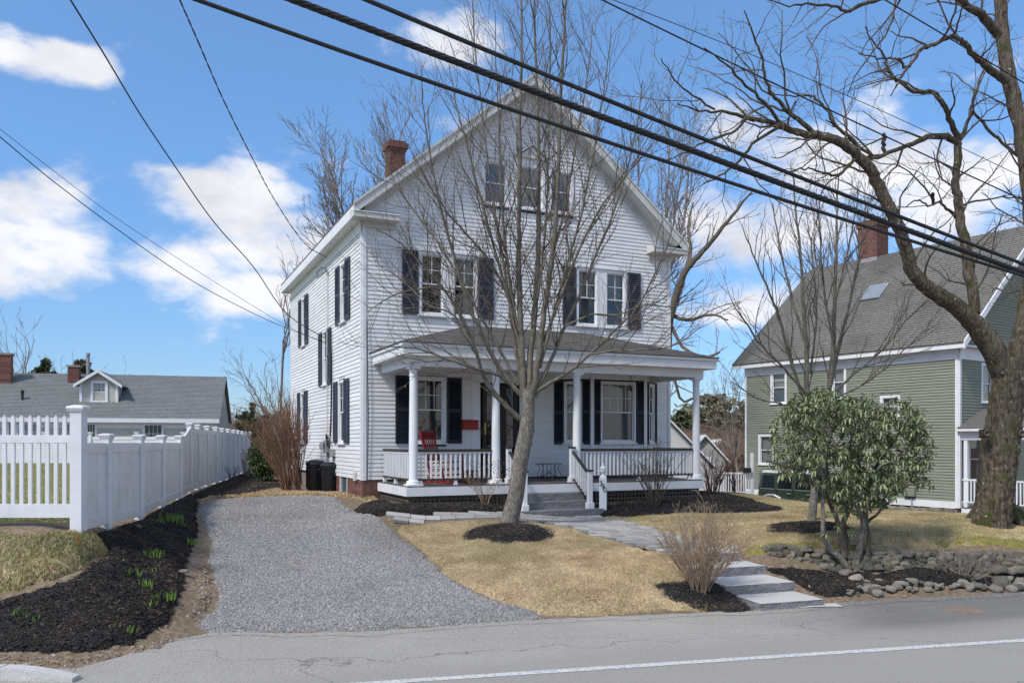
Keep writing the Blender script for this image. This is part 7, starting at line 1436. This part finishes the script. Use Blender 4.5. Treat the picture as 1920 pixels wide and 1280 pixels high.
# ================================================================ small things between and beyond the houses
# white side stair landing with railing at the back of the green house
lg = empty('side_landing', (*pd(1378, 905, 35)[:2], .1), GA-R(28)); tag(lg, 'white railed landing at the back corner of the green house', 'landing'); 
MB().box(-1.1,.62,-.6,.6,-.35,-.05).build('deck', trim, lg); MB().box(-1.1,.62,-.60,-.55,.85,.92).box(-1.1,.62,-.60,-.55,.05,.11).build('rail', trim, lg)
for k in range(16): x = -1.05+.11*k; MB().box(x-.018,x+.018,-.595,-.555,.111,.849).build('baluster', trim, lg)
MB().box(.48,.58,-.62,-.52,-.6,1.75).build('post', trim, lg); MB().box(-1.2,-1.1,-.62,-.52,-.6,1.0).build('post', trim, lg)
MB().box(.10,.42,-.75,-.62,.92,1.12).build('lamp_box', cartrim, lg)
def far_house(px, d, w, zr, ze, label, rz, roofm, wallm, wallx=0, ln=7):
    X = (px-960)/F*d; e = empty('distant_house', (X, d, 0), rz); tag(e, label, 'house', 'small houses seen between the two big houses'); z0 = tz(X, d)-1
    m_ = MB(); m_.box(-w/2,w/2,0,ln,z0,ze); m_.prism([(-w/2,0,ze+.001),(w/2,0,ze+.001),(0,0,zr)], (0,ln,0)); wl = m_.build('wall', wallm, e)
    for s in (-1,1): k = (zr-ze)/(w/2); MB().hexa([(0,-.3,zr),(s*(w/2+.3),-.3,ze-.3*k),(s*(w/2+.3),ln+.3,ze-.3*k),(0,ln+.3,zr),(0,-.3,zr+.14),(s*(w/2+.3),-.3,ze-.3*k+.14),(s*(w/2+.3),ln+.3,ze-.3*k+.14),(0,ln+.3,zr+.14)]).build('roof', roofm, e); MB().hexa([(0,-.35,zr+.02),(s*(w/2+.32),-.35,ze-.32*k+.02),(s*(w/2+.32),-.301,ze-.32*k+.02),(0,-.301,zr+.02),(0,-.35,zr+.15),(s*(w/2+.32),-.35,ze-.32*k+.15),(s*(w/2+.32),-.301,ze-.32*k+.15),(0,-.301,zr+.15)]).build('rake_board', trim, e)
    z = z0+1
    while z < zr-.3:
        hw = w/2 if z < ze else (zr-z)/(zr-ze)*w/2
        MB().hexa([(-hw,-.02,z),(hw,-.02,z),(hw,-.001,z),(-hw,-.001,z),(-hw,-.006,z+.15),(hw,-.006,z+.15),(hw,-.001,z+.15),(-hw,-.001,z+.15)]).build('clapboard', wallm, e); z += .15
    f_ = MB().box(-.45,.45,-.05,-.021,ze-1.1,ze+.1).build('window', trim, e); MB().box(-.36,.36,-.06,-.051,ze-1.0,ze).build('pane', darkglass, f_); MB().box(-.36,.36,-.0505,-.05,ze-1.0,ze).build('dark_room_sheet', interior, f_)  # the sheet behind the pane is coloured dark for an unlit room
    return e
wsm = mat('far_white_siding', (.60,.61,.61), (.55,.56,.56), 2, .7)
far_house(1240, 52, 6.4, 2.3+(829-776)/F*52, .9, 'distant white gabled house just past the right corner of the white house', R(5), shingle, wsm)
far_house(1322, 60, 2.9, 2.3+(829-818)/F*60, 1.1, 'distant small grey shingled house with a white edged roof beside the porch column', R(-8), trimgrey, mat('far_grey_siding', (.36,.36,.34), (.30,.30,.29), 2, .8))
far_house(1352, 66, 4.4, 2.3+(829-826)/F*66, .8, 'distant low white house further right behind the purplish shrub', R(20), wsm, wsm)
# twigs and bark litter dropped on the mulch ring
r_ = random.Random(31)
for k, (x0, y0, x1, y1) in enumerate(((880,1008,896,996),(893,988,899,985),(948,998,955,1004))):
    a, b = at(x0, y0), at(x1, y1); o = MB().bar((0,0,.02), tuple(b-a+Vector((0,0,.02))), .018, .012).build('fallen_twig', mat('pale_stick', (.35,.29,.20), None, rough=.9) if k == 0 else MAT['pale_stick'], None); o.location = a+Vector((0,0,.10)); tag(o, ['longest pale stick on the left of the front mulch ring','short pale stick at the left rim of the front mulch ring','pale stick in the middle of the front mulch ring'][k], 'stick')

# ================================================================ overhead wires
WD = Vector((math.cos(R(20)), math.sin(R(20)))); WA = Vector((-2.6, 9.5))
def street_pt(px, py, off=0):
    A = WA+Vector((-WD.y, WD.x))*off; k = (px-960)/F; t = (k*A.y-A.x)/(WD.x-k*WD.y); d = A.y+WD.y*t; return Vector((A.x+WD.x*t, d, ZC+(Y0-py)/F*d))
def fit_wire(pts, off, px0, px1, n=60):
    xs = np.array([p[0] for p in pts], float); ys = np.array([p[1] for p in pts], float); c = np.polyfit(xs, ys, 2 if len(pts) > 2 else 1); out = []
    for i in range(n+1): x = px0+(px1-px0)*i/n; out.append(street_pt(x, float(np.polyval(c, x)), off))
    return out
def wire(name, P, r, label, m=cab, twist=0, strands=1, group='overhead wires along the street'):
    e = MB(); n = len(P)
    if strands == 1: e.tube(P, r, 8)
    else:
        for s in range(strands):
            Q = []; L_ = 0; fine = []
            for a, b in zip(P, P[1:]):
                k = 10
                for j in range(k): fine.append(a+(b-a)*j/k)
            fine.append(P[-1])
            for i, p in enumerate(fine):
                d = (fine[min(i+1,len(fine)-1)]-fine[max(i-1,0)]).normalized(); u = d.cross(Vector((0,0,1))).normalized(); v = u.cross(d); a = L_*twist+6.283*s/strands; Q.append(p+(u*math.cos(a)+v*math.sin(a))*r*.5)
                if i < len(fine)-1: L_ += (fine[i+1]-p).length
            e.tube(Q, r*.45, 6)
    o = e.build(name, m, None, smooth=True); tag(o, label, 'cable', group); return o
XA, XB = 150, 2250
wire('power_cable', fit_wire([(365,0),(640,94),(703,117),(900,185),(980,213),(1121,262),(1380,347),(1920,517)], 0, XA, XB), .027, 'lowest of the three thick black cables over the street')
wire('power_cable', fit_wire([(545,0),(820,101),(1007,171),(1220,255),(1380,315),(1681,424),(1812,472),(1920,510)], .05, 250, XB, 90), .046, 'thickest twisted black cable bundle, middle of the three over the street', twist=11, strands=5)
wire('power_cable', fit_wire([(685,0),(820,55),(1007,134),(1220,220),(1380,286),(1700,412),(1869,476),(1920,495)], .25, 400, XB), .030, 'uppermost of the three thick black cables over the street')
wire('thin_wire', fit_wire([(1132,0),(1220,49),(1400,129),(1550,202),(1662,259),(1775,311),(1920,375)], 1.2, 1000, XB), .012, 'lower of the two thin wires crossing the right treetop')
wire('thin_wire', fit_wire([(1154,0),(1220,35),(1400,88),(1550,161),(1662,221),(1775,266),(1920,330)], 1.5, 1000, XB), .006, 'fainter upper of the two thin wires crossing the right treetop')
wire('thin_wire', fit_wire([(1659,0),(1760,60),(1920,156)], .8, 1500, XB), .011, 'short stretch of wire crossing the top right corner before the old tree trunk')
def drop(name, px, d0, d1, r, label, strands=1, ext=1.0):
    n = len(px); P = []
    for i, (x, y) in enumerate(px): t = (i/(n-1)); P.append(pd(x, y, d0+(d1-d0)*t**1.2))
    P = [P[0]+(P[0]-P[1])*1.2]+P; q = [Vector(v) for v in cr_path([tuple(p) for p in P], 5)]
    wire(name, q, r, label, twist=9, strands=strands, group='service wires running to the white house')
hs = HX, HY
drop('service_wire', [(132,0),(200,110),(260,210),(320,300),(400,415),(475,500),(540,590),(622,640)], 10, 22.6, .011, 'single service wire sloping down to the middle of the left wall')
drop('service_wire', [(337,0),(370,75),(420,190),(475,300),(515,375),(570,455),(612,482)], 10, 21.6, .014, 'twisted service wire reaching the eave of the white house', strands=2)
drop('service_wire', [(0,257),(100,340),(220,430),(350,520),(450,575),(530,612),(623,646)], 12, 22.6, .008, 'long low service wire entering from the left edge of the sky')
drop('service_wire', [(15,254),(100,320),(220,410),(350,495),(450,558),(540,612),(624,650)], 14, 22.6, .005, 'faint wire just above the long low service wire')
